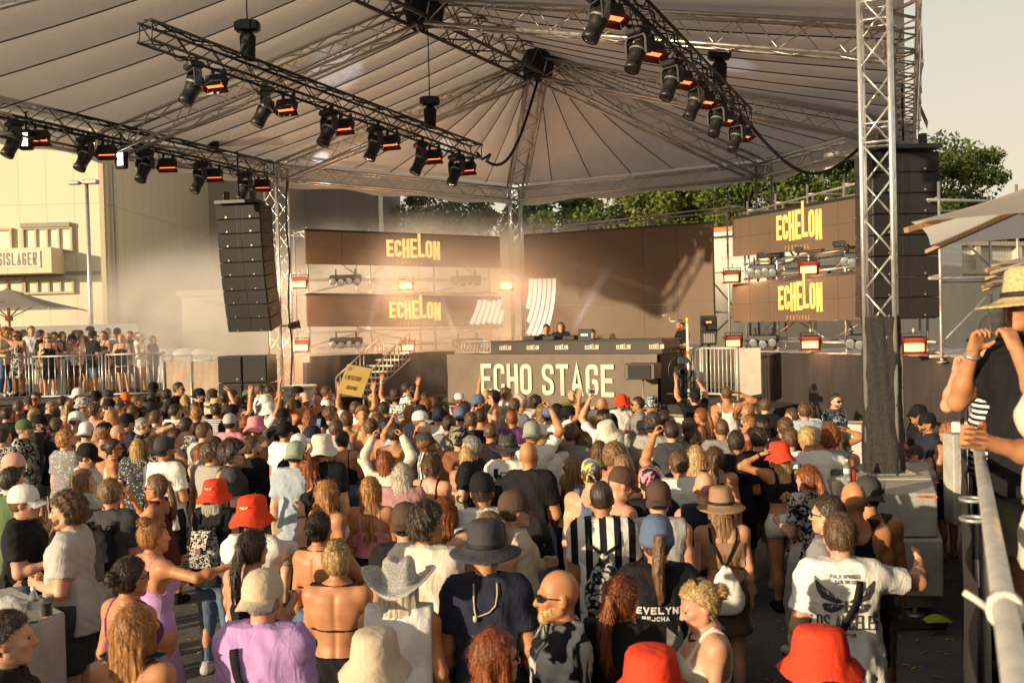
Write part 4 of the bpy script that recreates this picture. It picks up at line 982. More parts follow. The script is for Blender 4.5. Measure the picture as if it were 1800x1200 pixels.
for px, txt in ((106, 'BULL'),):
    q = P(px, 650, 27.2); bo = empty('bin', (q.x, q.y, PLZ), 'white waste bin with red lettering behind the terrace railing', 'bin')
    MB().bbox((q.x, q.y, PLZ + .5), (.42, .42, 1.0), .03).build('body', WHITE, bo)
    write(txt, (q.x - .19, q.y - .214, PLZ + .62), (1, 0, 0), (0, -1, 0), .15, .075, .025, .02, mat('red_print', (.5, .03, .02), .6, 0, 0), bo)
# tables on the terrace
for i, (px, dd) in enumerate(((40, 27.3), (128, 27.6), (160, 28.2))):
    q = P(px, 650, dd); t_ = empty('bar_table', (q.x, q.y, PLZ), ['bar table under the white parasol', 'bar table beside the waste bin on the terrace', 'bar table behind the man in black on the terrace'][i], 'table')
    MB().lathe([(.001, 1.10), (.34, 1.10), (.34, 1.07), (.001, 1.07)], 16, (q.x, q.y, PLZ)).build('table_top', WHITE, t_)
    MB().bar((q.x, q.y, PLZ + .02), (q.x, q.y, PLZ + 1.07), .035).build('stem', STEEL, t_); MB().lathe([(.25, 0), (.25, .02), (.04, .04)], 12, (q.x, q.y, PLZ)).build('foot', STEEL, t_)
# grey tent behind the terrace
TENT = mat('grey_tent_roof', (.42, .39, .34), .7, 0, .08, 2, .1, 10)
ta, tb = P(10, 600, 37), P(196, 600, 37); tt = empty('marquee', (ta.x, 37, 0), 'long pale marquee roof behind the guests on the terrace', 'tent')
z0_, z1_ = P(100, 608, 37).z, P(100, 572, 37).z
MB().prism([(ta.x - 6, 37, z0_), (tb.x + 1.2, 37, z0_), (tb.x - .1, 39.5, z1_), (ta.x - 6, 39.5, z1_)], (0, .04, .03)).build('roof', TENT, tt)
MB().prism([(tb.x + 1.2, 37, z0_), (tb.x + 1.2, 42, z0_), (tb.x - .1, 39.5, z1_)], (.03, 0, .03)).build('gable', TENT, tt)
MB().box(((ta.x + tb.x) / 2 - 2.4, 37.2, z0_ / 2), (tb.x - ta.x + 7, .05, z0_ - .1)).build('side_wall', TENT, tt)
for k in range(4): MB().bar((ta.x + k * 1.6, 36.95, 0), (ta.x + k * 1.6, 36.95, z0_), .05).build('leg', STEEL, tt)
# portable toilets
for i, px in enumerate((283, 318, 352, 388, 422)):
    q = P(px, 640, 33.5 - .3 * i); zt = 2.35
    o = empty('portable_toilet', (q.x, q.y, .0), f'pale portable toilet cabin, {ORD[i]} from the left behind the brown fence', 'toilet cabin', 'toilet cabins behind the fence')
    MB().bbox((q.x, q.y + .5, 1.2), (.62, .62, 2.2), .04).build('cabin', mat('toilet_shell', (.50, .48, .43), .5, 0, .08, 3), o)
    MB().box((q.x, q.y + .17, 1.2), (.46, .03, 1.9)).build('door', mat('toilet_door', (.60, .58, .52), .5, 0, .05, 3), o)
    MB().lathe([(.44, 0), (.42, .10), (.28, .20), (.02, .24)], 12, (q.x, q.y + .5, 2.3)).build('roof', WHITE, o)
# brown fence
fa, fb = P(290, 690, 25.6), P(388, 690, 24.8); 
fen = empty('fence', (fa.x, fa.y, 0), 'wire fence with brown cloth between the terrace and the black subwoofers', 'fence')
cloth_run('cloth', fa, fb, .1, 2.3, FENCECL, parent=fen, amp=.02, freq=7)
for t in (0, .5, 1): q = fa.lerp(fb, t); MB().bar((q.x, q.y - .05, 0), (q.x, q.y - .05, 2.36), .025).build('post', STEEL, fen)
for z in (.4, 1.35, 2.33): MB().bar((fa.x, fa.y - .06, z), (fb.x, fb.y - .06, z), .012, 5).build('wire', STEEL, fen)
fa2, fb2 = P(476, 690, 25.6), P(548, 690, 25.4)
fen2 = empty('fence', (fa2.x, fa2.y, 0), 'pinkish cloth fence between the left tower and the stage skirt', 'fence')
cloth_run('cloth', fa2, fb2, .1, 2.32, FENCECL, parent=fen2, amp=.03, freq=8)
for t in (0, 1): q = fa2.lerp(fb2, t); MB().bar((q.x, q.y - .06, 0), (q.x, q.y - .06, 2.36), .025).build('post', STEEL, fen2)
# ballast with cool boxes at the left tower foot
q = P(482, 690, 24.6); bo = empty('ballast', (q.x, q.y, 0), 'concrete ballast block at the foot of the left tower', 'ballast'); MB().bbox((bL.x, bL.y, .45), (1.1, 1.1, .9), .04).build('block', CONC, bo)
q = P(522, 670, 24.1); co = empty('cool_box', (q.x, q.y, 0), 'white utility case standing right of the left tower foot', 'box'); MB().bbox((q.x, q.y + .2, .8), (.75, .5, 1.6), .04).build('body', WHITE, co); MB().bbox((q.x, q.y + .2, 1.64), (.79, .54, .08), .02).build('lid', WHITE, co)
q = P(517, 572, 24.4); sp = empty('spotlight', q, 'small black spotlight sticking out right of the left tower', 'stage light'); MB().lathe([(.05, -.14), (.09, -.1), (.10, .1), (.12, .13)], 12, q, Matrix.Rotation(rad(80), 3, 'Y')).build('can', BLK, sp); MB().bar(q, q - Vector((.45, 0, 0)), .02).build('arm', BLK, sp)

# ------------------------------------------------------------------ trees
def leafmat(name, a, b):
    m = bpy.data.materials.new(name); m.use_nodes = True; nt = m.node_tree; L = nt.links; bs = nt.nodes['Principled BSDF']; out = nt.nodes['Material Output']
    tc = N(nt, 'ShaderNodeTexCoord'); n1 = N(nt, 'ShaderNodeTexNoise'); n1.inputs['Scale'].default_value = .8; n1.inputs['Detail'].default_value = 6; L.new(tc.outputs['Object'], n1.inputs['Vector'])
    r = N(nt, 'ShaderNodeValToRGB'); r.color_ramp.elements[0].color = a + (1,); r.color_ramp.elements[1].color = b + (1,); r.color_ramp.elements[0].position = .35; r.color_ramp.elements[1].position = .68
    L.new(n1.outputs['Fac'], r.inputs[0]); L.new(r.outputs[0], bs.inputs['Base Color']); bs.inputs['Roughness'].default_value = .55
    t = N(nt, 'ShaderNodeBsdfTranslucent'); L.new(r.outputs[0], t.inputs[0]); mx = N(nt, 'ShaderNodeMixShader'); mx.inputs[0].default_value = .3
    L.new(bs.outputs[0], mx.inputs[1]); L.new(t.outputs[0], mx.inputs[2]); L.new(mx.outputs[0], out.inputs['Surface']); return m
LEAF = [leafmat('oak_leaf', (.040, .075, .012), (.15, .19, .028)), leafmat('lime_leaf', (.06, .10, .014), (.24, .26, .04)), leafmat('dark_leaf', (.026, .052, .012), (.10, .135, .022))]
BARK = mat('bark', (.09, .065, .045), .9, 0, .35, 5, .7, 12, stretch=(3, 3, .6))
def tree(label, x, y, h, w, lm, seed, nclump=42, leaf=.20, npc=150):
    g_ = np.random.default_rng(seed); root = empty('tree', (x, y, 0), label, 'tree', 'trees behind the workshop')
    tr = MB(); tr.tube([(x, y, 0), (x + .1, y, h * .25), (x - .1, y + .1, h * .55), (x, y, h * .85)], .32 * h / 14, 8, r2=.05)
    cl = []
    for k in range(nclump):
        a = g_.uniform(0, 6.283); zz = g_.beta(1.6, 1.5); rr = w / 2 * math.sqrt(g_.uniform(.05, 1)) * (1 - .75 * abs(zz - .42) ** 1.3)
        cl.append((x + rr * math.cos(a), y + rr * math.sin(a), h * (.22 + .76 * zz), w * g_.uniform(.07, .15)))
    for (cx, cy_, cz, _) in cl[::3]:
        tr.tube([(x, y, max(h * .2, cz - h * .22)), ((x + cx) / 2, (y + cy_) / 2, cz - h * .07), (cx, cy_, cz)], .09 * h / 14, 5, r2=.02)
    tr.build('trunk', BARK, root)
    V_ = []; 
    for (cx, cy_, cz, cr) in cl:
        n = int(npc * g_.uniform(.6, 1.3)); dirs = g_.normal(size=(n, 3)); dirs /= np.linalg.norm(dirs, axis=1)[:, None]
        rad_ = cr * g_.uniform(.25, 1.12, n) ** .6; c = np.array((cx, cy_, cz)) + dirs * rad_[:, None] * np.array((1.25, 1.25, .8))
        t1 = g_.normal(size=(n, 3)); t1 /= np.linalg.norm(t1, axis=1)[:, None]; t2 = np.cross(t1, dirs + .3 * g_.normal(size=(n, 3))); t2 /= np.linalg.norm(t2, axis=1)[:, None] + 1e-9
        s_ = leaf * g_.uniform(.5, 1.3, n)[:, None]
        V_.append(np.stack([c - t1 * s_, c + t2 * s_ * .55 + .1 * s_ * dirs, c + t1 * s_, c - t2 * s_ * .55], 1).reshape(-1, 3))
    V_ = np.concatenate(V_) - np.array((x, y, 0)); me = bpy.data.meshes.new('crown'); nf = len(V_) // 4
    me.from_pydata(V_.tolist(), [], np.arange(nf * 4).reshape(-1, 4).tolist()); link('crown', me, lm, root)
for i, (px, d, h, w, k, lb) in enumerate(((790, 66, 12.2, 8, 0, 'round tree fading in the smoke left of the middle tower'), (890, 72, 11.6, 8, 2, 'hazy tree behind the middle tower'), (985, 62, 11.0, 9, 0, 'hazy green tree above the left part of the main screen'), (1075, 66, 12.6, 9, 2, 'dark tree above the middle of the main screen'),
    (1150, 60, 11.6, 8, 1, 'light green tree above the right part of the main screen'), (1235, 62, 13.2, 9, 2, 'dark dense tree right above the corner of the main screen'), (1315, 58, 14.2, 9, 0, 'green tree just left of the upper right screen mast'), (1400, 56, 14.6, 9, 1, 'sunny yellow green tree behind the upper right screen'), (1480, 54, 14.6, 8, 0, 'green tree left of the big tower under the canopy edge'),
    (1560, 52, 12.6, 8, 2, 'dark tree behind the hanging right speaker column'), (1648, 54, 12.4, 8.2, 0, 'tall broad tree right of the canopy, largest against the sky'), (1728, 56, 10.2, 6.5, 1, 'lower loose tree at the right end of the tree row'), (1800, 60, 9.2, 6.5, 0, 'outermost tree at the right frame edge'))):
    q = P(px, 500, d); tree(lb, q.x, q.y, h, w, LEAF[k], 100 + i, 66 if d < 58 else 52, .125 if d < 58 else .15, 420)

# ------------------------------------------------------------------ right foreground: ballast, barrier, terrace
BALL = mat('scuffed_grey_ballast', (.36, .345, .30), .8, 0, .25, 2.6, .4, 18)
def pslab(mb, pix, z0, z1):
    pts = [P(a, b, d) for a, b, d in pix]; mb.prism([Vector((q.x, q.y, z0)) for q in pts], (0, 0, z1 - z0)); return mb
def bevel_obj(o, w=.02):
    md_ = o.modifiers.new('edge', 'BEVEL'); md_.width = w; md_.segments = 2; return o
fr_ = P(1656, 900, 9.45)
bal = empty('ballast', (fr_.x - .4, 9.5, 0), 'two grey ballast slabs stacked on a steel frame in front of the wrapped tower', 'ballast')
bevel_obj(pslab(MB(), [(1490, 900, 9.5), (1657, 900, 9.4), (1646, 900, 10.3), (1496, 900, 10.4)], .32, .865).build('slab', BALL, bal))
bevel_obj(pslab(MB(), [(1490, 900, 9.55), (1648, 900, 9.46), (1640, 900, 10.25), (1496, 900, 10.35)], .875, 1.30).build('slab', BALL, bal))
fx = fr_.x
MB().box((fx - .55, 9.75, .25), (1.0, .4, .13)).build('frame_beam', STEEL, bal)
for xx in (fx - .9, fx - .22): MB().bar((xx, 9.6, .04), (xx, 9.6, .30), .03).lathe([(.1, 0), (.1, .02), (.03, .03)], 10, (xx, 9.6, .10)).build('jack_leg', STEEL, bal)
MB().box((fx - .45, 9.55, .06), (.95, .25, .09)).build('timber_foot', mat('dark_timber', (.06, .05, .04), .8, 0, .3, 6), bal)
bal2 = empty('ballast', (fx, 10.9, 0), 'grey ballast block carrying the foot of the wrapped tower', 'ballast')
bevel_obj(pslab(MB(), [(1498, 900, 10.42), (1640, 900, 10.32), (1632, 900, 11.5), (1498, 900, 11.5)], .3, 1.30).build('slab', BALL, bal2))
bal4 = empty('ballast', (fx + .3, 12.4, 0), 'low grey block farther back right of the tower where a person sits', 'ballast')
bevel_obj(pslab(MB(), [(1588, 900, 11.7), (1648, 900, 11.65), (1640, 900, 12.8), (1590, 900, 12.8)], 0, 1.12).build('slab', BALL, bal4))
# barrier rail leading away on the right with dark cloth
RAILN = mat('dull_zinc_tube', (.50, .47, .42), .42, .55, .22, 7, .1, 30)
ra, rb_ = P(1800, 1330, 1.62), P(1704, 690, 8.9)
ra.z = 2.33; rb_.z = 2.30
tr_ = empty('barrier_rail', (ra.x, ra.y, 1.3), 'blurred silver barrier rail running away from the camera at right', 'railing')
MB().bar(ra, rb_, .027, 14).build('top_tube', RAILN, tr_)
MB().bar(ra - Vector((0, 0, .95)), rb_ - Vector((0, 0, .95)), .02, 8).build('lower_tube', RAILN, tr_)
for t in (.02, .36, .68, .99):
    q = ra.lerp(rb_, t); MB().bar(q, q - Vector((0, 0, 1.0)), .022, 8).build('post', RAILN, tr_)
for t in (.24, .29, .5, .56):
    q = ra.lerp(rb_, t); MB().tube([q + Vector((-.05 - .045 * math.cos(a), .045 * math.sin(a), -.02)) for a in [i * .628 for i in range(10)]], .007, 6, closed=True).build('cable_ring', STEEL, tr_)
TAPEM = mat('tied_white_tape', (.68, .62, .52), .8, 0, .1, 12)
q = ra.lerp(rb_, .085); M_ = Matrix.Rotation(0, 3, 'Z')
dd_ = (rb_ - ra).normalized()
tp = MB()
for k in range(4):
    c = q + dd_ * (.012 * k); d, s_, u = frame(dd_)
    tp.tube([c + (s_ * math.cos(a) + u * math.sin(a)) * .033 + dd_ * (.02 * math.sin(a + k)) for a in [i * .524 for i in range(12)]], .009, 6, closed=True)
tp.tube([q + s_ * -.034, q + s_ * -.06 + u * .02, q + s_ * -.085 + u * .035], .008, 6)
tp.thing('tape_tie', TAPEM, q, 'cream tape knotted round the blurred near end of the barrier rail', 'tape')
cloth_run('scrim_cloth', (ra.x - .07, ra.y), (rb_.x - .07, rb_.y), .02, 2.24, SCRIM, parent=tr_, amp=.02, freq=6, n=80)
cl0 = P(1702, 690, 8.9)
# terrace on the right, camera side
PRZ = 1.35
rt = empty('viewing_terrace', (3.5, 6, 0), 'timber viewing terrace at right behind the barrier rail', 'platform')
dirr = (rb_ - ra); dirr.z = 0; dirr.normalize(); nrr = Vector((dirr.y, -dirr.x, 0))
for k in range(26):
    a = Vector((ra.x, ra.y, 0)) - dirr * 1.5 + nrr * (.10 + k * .16); 
    MB().prism([a + Vector((0, 0, PRZ - .04)), a + dirr * 14 + Vector((0, 0, PRZ - .04)), a + dirr * 14 + nrr * .152 + Vector((0, 0, PRZ - .04)), a + nrr * .152 + Vector((0, 0, PRZ - .04))], (0, 0, .04)).build('floor_board', mat('weathered_boards', (.20, .16, .12), .8, 0, .3, 3, .4, 12), rt)
slab(MB(), Vector((ra.x, ra.y, 0)) - dirr * 1.5 + nrr * .1, Vector((ra.x, ra.y, 0)) + dirr * 12.5 + nrr * .1, nrr * 4.1, 0, PRZ - .05).build('body', BLKM, rt)
# pale stepped boxes / clutter beyond the rail end
for i, (px, py, d, sz, lb) in enumerate(((1692, 760, 10.4, (.16, .2, .22), 'small pale box on the ledge left of the barrier rail'), (1690, 800, 10.2, (.18, .2, .26), 'pale box below the small one left of the barrier rail'), (1686, 840, 10.0, (.22, .25, .9), 'tall pale post block left of the barrier rail'))):
    p = P(px, py, d); o = empty('case', p, lb, 'box'); MB().bbox(p, sz, .012).build('body', WHITE if i < 2 else CONC, o); MB().box(p + Vector((0, -sz[1] / 2 - .003, sz[2] * .2)), (sz[0] * .5, .01, .02)).build('latch', STEEL, o)
# left concrete block with drinks
cq = P(115, 1078, 6.8)
lb_ = empty('ballast', (cq.x - .6, 6.4, 0), 'pale concrete block used as a drinks table at the lower left corner', 'ballast')
LBP = [(115, 1078, 6.8), (22, 1040, 7.55), (-170, 1075, 6.9), (-70, 1165, 5.9)]
bevel_obj(pslab(MB(), LBP[::-1], .62, 1.12).build('slab', CONC, lb_)); bevel_obj(pslab(MB(), LBP[::-1], .08, .605).build('slab', CONC, lb_))
tbl = P(1440, 850, 11.2)
t3 = empty('ballast', (tbl.x, tbl.y, 0), 'pale slab table with cups beside the wrapped tower foot', 'ballast')
bevel_obj(pslab(MB(), [(1432, 850, 10.6), (1492, 850, 10.5), (1492, 850, 12.0), (1440, 850, 12.1)], .1, 1.30).build('slab', BALL, t3))
# ================================================================== PEOPLE: implicit bodies polygonised by surface nets
def nets(f, xs, ys, zs):
    s = f < 0
    c = [s[i:s.shape[0] - 1 + i, j:s.shape[1] - 1 + j, k:s.shape[2] - 1 + k] for i in (0, 1) for j in (0, 1) for k in (0, 1)]
    cnt = sum(x.astype(np.int8) for x in c); m = (cnt > 0) & (cnt < 8)
    I, J, K = np.nonzero(m)
    acc = np.zeros((len(I), 3)); n = np.zeros(len(I))
    for ax_ in range(3):
        for a in (0, 1):
            for b in (0, 1):
                o0 = [0, 0, 0]; o1 = [0, 0, 0]; oth = [x for x in range(3) if x != ax_]
                o0[oth[0]] = o1[oth[0]] = a; o0[oth[1]] = o1[oth[1]] = b; o1[ax_] = 1
                v0 = f[I + o0[0], J + o0[1], K + o0[2]]; v1 = f[I + o1[0], J + o1[1], K + o1[2]]
                cr = (v0 < 0) != (v1 < 0); t = np.where(cr, v0 / np.where(cr, v0 - v1, 1), 0)
                p0 = np.stack([xs[I + o0[0]], ys[J + o0[1]], zs[K + o0[2]]], 1); p1_ = np.stack([xs[I + o1[0]], ys[J + o1[1]], zs[K + o1[2]]], 1)
                acc += np.where(cr[:, None], p0 + (p1_ - p0) * t[:, None], 0); n += cr
    V = acc / n[:, None]
    idm = -np.ones(m.shape, int); idm[I, J, K] = np.arange(len(I)); Q = []
    for ax_ in range(3):
        A = [slice(1, -1)] * 3; B = [slice(1, -1)] * 3; A[ax_] = slice(0, -1); B[ax_] = slice(1, None)
        cr = s[tuple(A)] != s[tuple(B)]; pos = np.argwhere(cr)
        off = np.ones(3, int); off[ax_] = 0; pos = pos + off
        ins = s[pos[:, 0], pos[:, 1], pos[:, 2]]
        u, v = (ax_ + 1) % 3, (ax_ + 2) % 3
        def cell(du, dv):
            q = pos.copy(); q[:, u] -= du; q[:, v] -= dv; return idm[q[:, 0], q[:, 1], q[:, 2]]
        q = np.stack([cell(1, 1), cell(0, 1), cell(0, 0), cell(1, 0)], 1)
        q[~ins] = q[~ins][:, ::-1]; Q.append(q)
    Q = np.concatenate(Q); Q = Q[(Q >= 0).all(1)]
    return V, Q
class Fld:
    def __init__(s, lo, hi, h, fine=None):
        s.ax = []
        for i in range(3):
            a = np.arange(lo[i], hi[i] + h, h)
            if fine:
                (f0, f1, fh) = fine[i]
                if f1 > f0: a = np.concatenate([np.arange(lo[i], f0, h), np.arange(f0, f1, fh), np.arange(f1, hi[i] + h, h)])
            s.ax.append(a)
        s.f = np.full([len(a) for a in s.ax], 1.0)
    def sub(s, lo, hi):
        return tuple(slice(max(0, np.searchsorted(a, l) - 1), np.searchsorted(a, u) + 1) for a, l, u in zip(s.ax, lo, hi))
    def open(s, sl): return s.ax[0][sl[0]][:, None, None], s.ax[1][sl[1]][None, :, None], s.ax[2][sl[2]][None, None, :]
    def add(s, fn, lo, hi, k=.02, m=.05):
        sl = s.sub([x - m - k for x in lo], [x + m + k for x in hi])
        if any(q.stop <= q.start for q in sl): return
        d = fn(*s.open(sl)); a = s.f[sl]
        if k <= 0: s.f[sl] = np.minimum(a, d); return
        h = np.clip(.5 + .5 * (a - d) / k, 0, 1); s.f[sl] = a * (1 - h) + d * h - k * h * (1 - h)
    def cap(s, a, b, ra, rb, k=.02, sq=None):
        a, b = np.array(a, float), np.array(b, float); ab = b - a; L2 = ab @ ab + 1e-12; r = max(ra, rb)
        def fn(X, Y, Z):
            t = np.clip(((X - a[0]) * ab[0] + (Y - a[1]) * ab[1] + (Z - a[2]) * ab[2]) / L2, 0, 1)
            return np.sqrt((X - a[0] - ab[0] * t) ** 2 + (Y - a[1] - ab[1] * t) ** 2 + (Z - a[2] - ab[2] * t) ** 2) - (ra + (rb - ra) * t)
        s.add(fn, np.minimum(a, b) - r, np.maximum(a, b) + r, k)
    def ell(s, c, r, k=.02, M=None):
        c = np.array(c, float); r = np.array(r, float); mr = r.min(); R = r.max()
        def fn(X, Y, Z):
            x, y, z = X - c[0], Y - c[1], Z - c[2]
            if M is not None: x, y, z = M[0, 0] * x + M[1, 0] * y + M[2, 0] * z, M[0, 1] * x + M[1, 1] * y + M[2, 1] * z, M[0, 2] * x + M[1, 2] * y + M[2, 2] * z
            k0 = np.sqrt((x / r[0]) ** 2 + (y / r[1]) ** 2 + (z / r[2]) ** 2); k1 = np.sqrt((x / r[0] ** 2) ** 2 + (y / r[1] ** 2) ** 2 + (z / r[2] ** 2) ** 2) + 1e-9
            return np.where(k0 < .3, -mr * .7, k0 * (k0 - 1) / k1)
        s.add(fn, c - R, c + R, k)
    def torso(s, st, e=0.0, k=.0, wob=0.0, pow_=2.3):
        st = np.array(st); z, wx, wy, cy_ = st.T
        def fn(X, Y, Z):
            a = np.interp(Z, z, wx) + e; b = np.interp(Z, z, wy) + e; c = np.interp(Z, z, cy_)
            x, y = np.abs(X) / a, np.abs(Y - c) / b
            q = (x ** pow_ + y ** pow_) ** (1 / pow_); d = (q - 1) * np.minimum(a, b) * (.75 + .25 * np.minimum(q, 1.5))
            if wob: d = d + wob * (np.sin(X * 61 + Z * 9) * np.sin(Z * 23 + 2 * X * 9 + 1) * .6 + np.sin(X * 34 - Z * 14 + Y * 21) * .5)
            return np.maximum(d, np.maximum(z[0] - e - Z, Z - z[-1] - e))
        s.add(fn, (-wx.max() - e, (cy_ - wy).min() - e, z[0] - e), (wx.max() + e, (cy_ + wy).max() + e, z[-1] + e), k)
def smooth_mesh(name, V, Q, it=1):
    if it and len(V):
        nb = np.zeros_like(V); ct = np.zeros(len(V))
        for _ in range(it):
            nb[:] = 0; ct[:] = 0
            for i in range(4):
                a, b = Q[:, i], Q[:, (i + 1) % 4]
                for d_ in range(3):
                    nb[:, d_] += np.bincount(a, V[b, d_], len(V)) + np.bincount(b, V[a, d_], len(V))
                ct += np.bincount(a, minlength=len(V)) + np.bincount(b, minlength=len(V))
            V = V * .5 + .5 * nb / np.maximum(ct, 1)[:, None]
    me = bpy.data.meshes.new(name); nv, nf = len(V), len(Q)
    me.vertices.add(nv); me.vertices.foreach_set('co', V.astype(np.float32).ravel())
    me.loops.add(nf * 4); me.loops.foreach_set('vertex_index', Q.astype(np.int32).ravel())
    me.polygons.add(nf); me.polygons.foreach_set('loop_start', np.arange(0, nf * 4, 4, dtype=np.int32)); me.polygons.foreach_set('loop_total', np.full(nf, 4, np.int32))
    me.polygons.foreach_set('use_smooth', np.ones(nf, bool)); me.update(calc_edges=True)
    return me
# ---- proportions.  +y is forward, z up, feet at 0
STM = [(.80, .150, .105, -.005), (.90, .168, .122, -.018), (1.0, .155, .112, -.012), (1.08, .146, .102, .0), (1.20, .158, .110, .006), (1.32, .178, .122, .004), (1.40, .178, .112, -.006), (1.455, .145, .082, -.014), (1.50, .075, .062, -.016)]
STF = [(.80, .155, .110, -.01), (.88, .175, .128, -.022), (.98, .152, .108, -.012), (1.07, .124, .090, .0), (1.18, .136, .098, .008), (1.28, .150, .118, .014), (1.36, .150, .100, -.002), (1.42, .118, .070, -.012), (1.47, .062, .052, -.014)]
def spec(sex, fat=0.0):
    if sex == 'm': S = dict(st=[(z, wx * (1 + fat * (1.0 if z < 1.3 else .45)), wy * (1 + fat * (1.6 if z < 1.3 else .6)), cy_ + fat * .06 * (1 if 1.0 < z < 1.3 else 0)) for z, wx, wy, cy_ in STM], sh=.172, shz=1.412, ua=.295, fa=.265, r=(.054, .043, .042, .029), hip=.092, rl=(.092, .060, .056, .037), neck=(.058, .054), nz=1.47, hz=1.655, hs=1.05, bust=0)
    else: S = dict(st=[(z, wx * (1 + fat), wy * (1 + fat * 1.4), cy_) for z, wx, wy, cy_ in STF], sh=.158, shz=1.385, ua=.275, fa=.245, r=(.044, .036, .036, .024), hip=.090, rl=(.094, .056, .050, .033), neck=(.046, .043), nz=1.44, hz=1.598, hs=1.0, bust=1)
    S['r'] = tuple(x * (1 + fat * .8) for x in S['r']); S['rl'] = tuple(x * (1 + fat * .7) for x in S['rl'])
    return S
def nrm(v): v = np.array(v, float); return v / np.linalg.norm(v)
# arm poses: (upper arm dir, forearm dir, hand kind) for the right side (x>0); mirrored for the left
ARM = {'d': ((.16, -.03, -1), (.05, .14, -1), 'r'), 'd2': ((.24, -.12, -1), (.02, .35, -.95), 'r'),
 'f': ((.14, .12, -1), (-.28, .92, .28), 'g'), 'f2': ((.20, .05, -1), (-.62, .78, .10), 'g'), 'h': ((.55, -.32, -.8), (-.52, .62, -.42), 'r'),
 'u': ((.50, .18, .85), (-.05, .12, 1), 'o'), 'u2': ((.75, .25, .55), (.10, .15, 1), 'o'), 'uh': ((.42, .42, .75), (-.42, .25, .85), 'g'), 'ph': ((.22, .85, -.15), (-.18, .45, .95), 'g'),
 'p': ((.35, .85, .42), (.05, .92, .38), 'o'), 'hd': ((.86, .18, .32), (-.86, -.10, .42), 'r'), 'cl': ((.18, .78, -.42), (-.40, .30, .86), 'o'), 'x': ((.14, .38, -.9), (-.88, .45, .06), 'r'),
 's': ((.85, .35, -.15), (.25, .9, .2), 'r'), 'br': ((.42, -.15, -.85), (-.75, .60, -.10), 'r'), 'bk': ((.30, -.40, -.85), (-.80, -.25, -.15), 'r'), 'rl': ((.26, .45, -.85), (-.35, .88, .02), 'r'), 'eat': ((.26, .60, -.60), (-.48, .02, .90), 'g'), 'sd': ((1.0, .1, -.05), (.98, .2, .05), 'o')}
def arms(S, side, key):
    ud, fd, hk = ARM[key]; sx = 1 if side == 'r' else -1
    sh = np.array((S['sh'] * sx, -.012, S['shz'] + (.035 if ud[2] > .3 else 0))); el = sh + nrm(ud) * np.array((sx, 1, 1)) * S['ua']; wr = el + nrm(fd) * np.array((sx, 1, 1)) * S['fa']
    return sh, el, wr, hk
LEG = {'a': ((.10, .0, .48), (.105, -.02, .075), (.10, .0, .48), (.105, -.02, .075)), 'b': ((.10, .0, .48), (.11, -.03, .075), (.125, .075, .485), (.155, .02, .075)), 'c': ((.115, .01, .48), (.15, -.02, .075), (.115, .02, .48), (.15, .01, .075))}
_hand = {}
def hand_mesh(kind, sx):
    """hand with palm, four fingers and a thumb; wrist at the origin, fingers towards +z, palm towards +y, right hand thumb towards -x"""
    if (kind, sx) in _hand: return _hand[(kind, sx)]
    g = Fld((-.075, -.05, -.03), (.075, .11, .22), .0062)
    g.cap((0, 0, -.02), (0, 0, .03), .026, .026, .01)
    for x in (-.026, -.009, .009, .026): g.cap((x * .7, 0, .02), (x, 0, .092), .017, .0135, .012)
    curl = {'o': .12, 'r': .55, 'g': 1.25}[kind]; spread = {'o': .20, 'r': .06, 'g': .02}[kind]
    for i, (x, L_) in enumerate(((-.028, .072), (-.010, .082), (.009, .076), (.027, .060))):
        p = np.array((x, 0, .095)); a = curl * .5; sp_ = (x / .028) * spread
        for seg, fr in enumerate((.45, .32, .23)):
            d = np.array((math.sin(sp_) * math.cos(a), math.sin(a), math.cos(a) * math.cos(sp_))); q = p + d * L_ * fr
            g.cap(p, q, .0098 - .0012 * seg, .009 - .0012 * seg, .004); p = q; a += curl * .75
    p = np.array((-.022, .004, .028)); d1 = nrm((-.75, .30 + .3 * (kind == 'g'), .60)); q = p + d1 * .042; g.cap(p, q, .016, .012, .01)
    d2 = nrm((-.42 + .5 * (kind == 'g'), .25 + .5 * (kind == 'g'), .85)); g.cap(q, q + d2 * .042, .0115, .0088, .006)
    V, Q = nets(g.f, *g.ax)
    if sx < 0: V = V * np.array((-1, 1, 1)); Q = Q[:, ::-1]
    _hand[(kind, sx)] = (V, Q); return V, Q
def hand_frame(wr, el, sx, key):
    z = nrm(wr - el); 
    pref = np.array((-sx, .25, 0.)) if key in ('d', 'd2', 'r') else np.array((0, 1., .15)) if key in ('u', 'u2', 'cl', 'p', 's') else np.array((-sx, 0, .2)) if key in ('f', 'f2', 'ph', 'uh', 'eat') else np.array((-sx, -.3, -.3))
    y = pref - z * (pref @ z); y = nrm(y); x = np.cross(y, z); return np.stack([x, y, z], 1)
def head_rot(yaw, pitch):
    return np.array((Matrix.Rotation(rad(-yaw), 3, 'Z') @ Matrix.Rotation(rad(pitch), 3, 'X')))
def head_piv(S): return np.array((0, -.012, S['nz'] + .075))
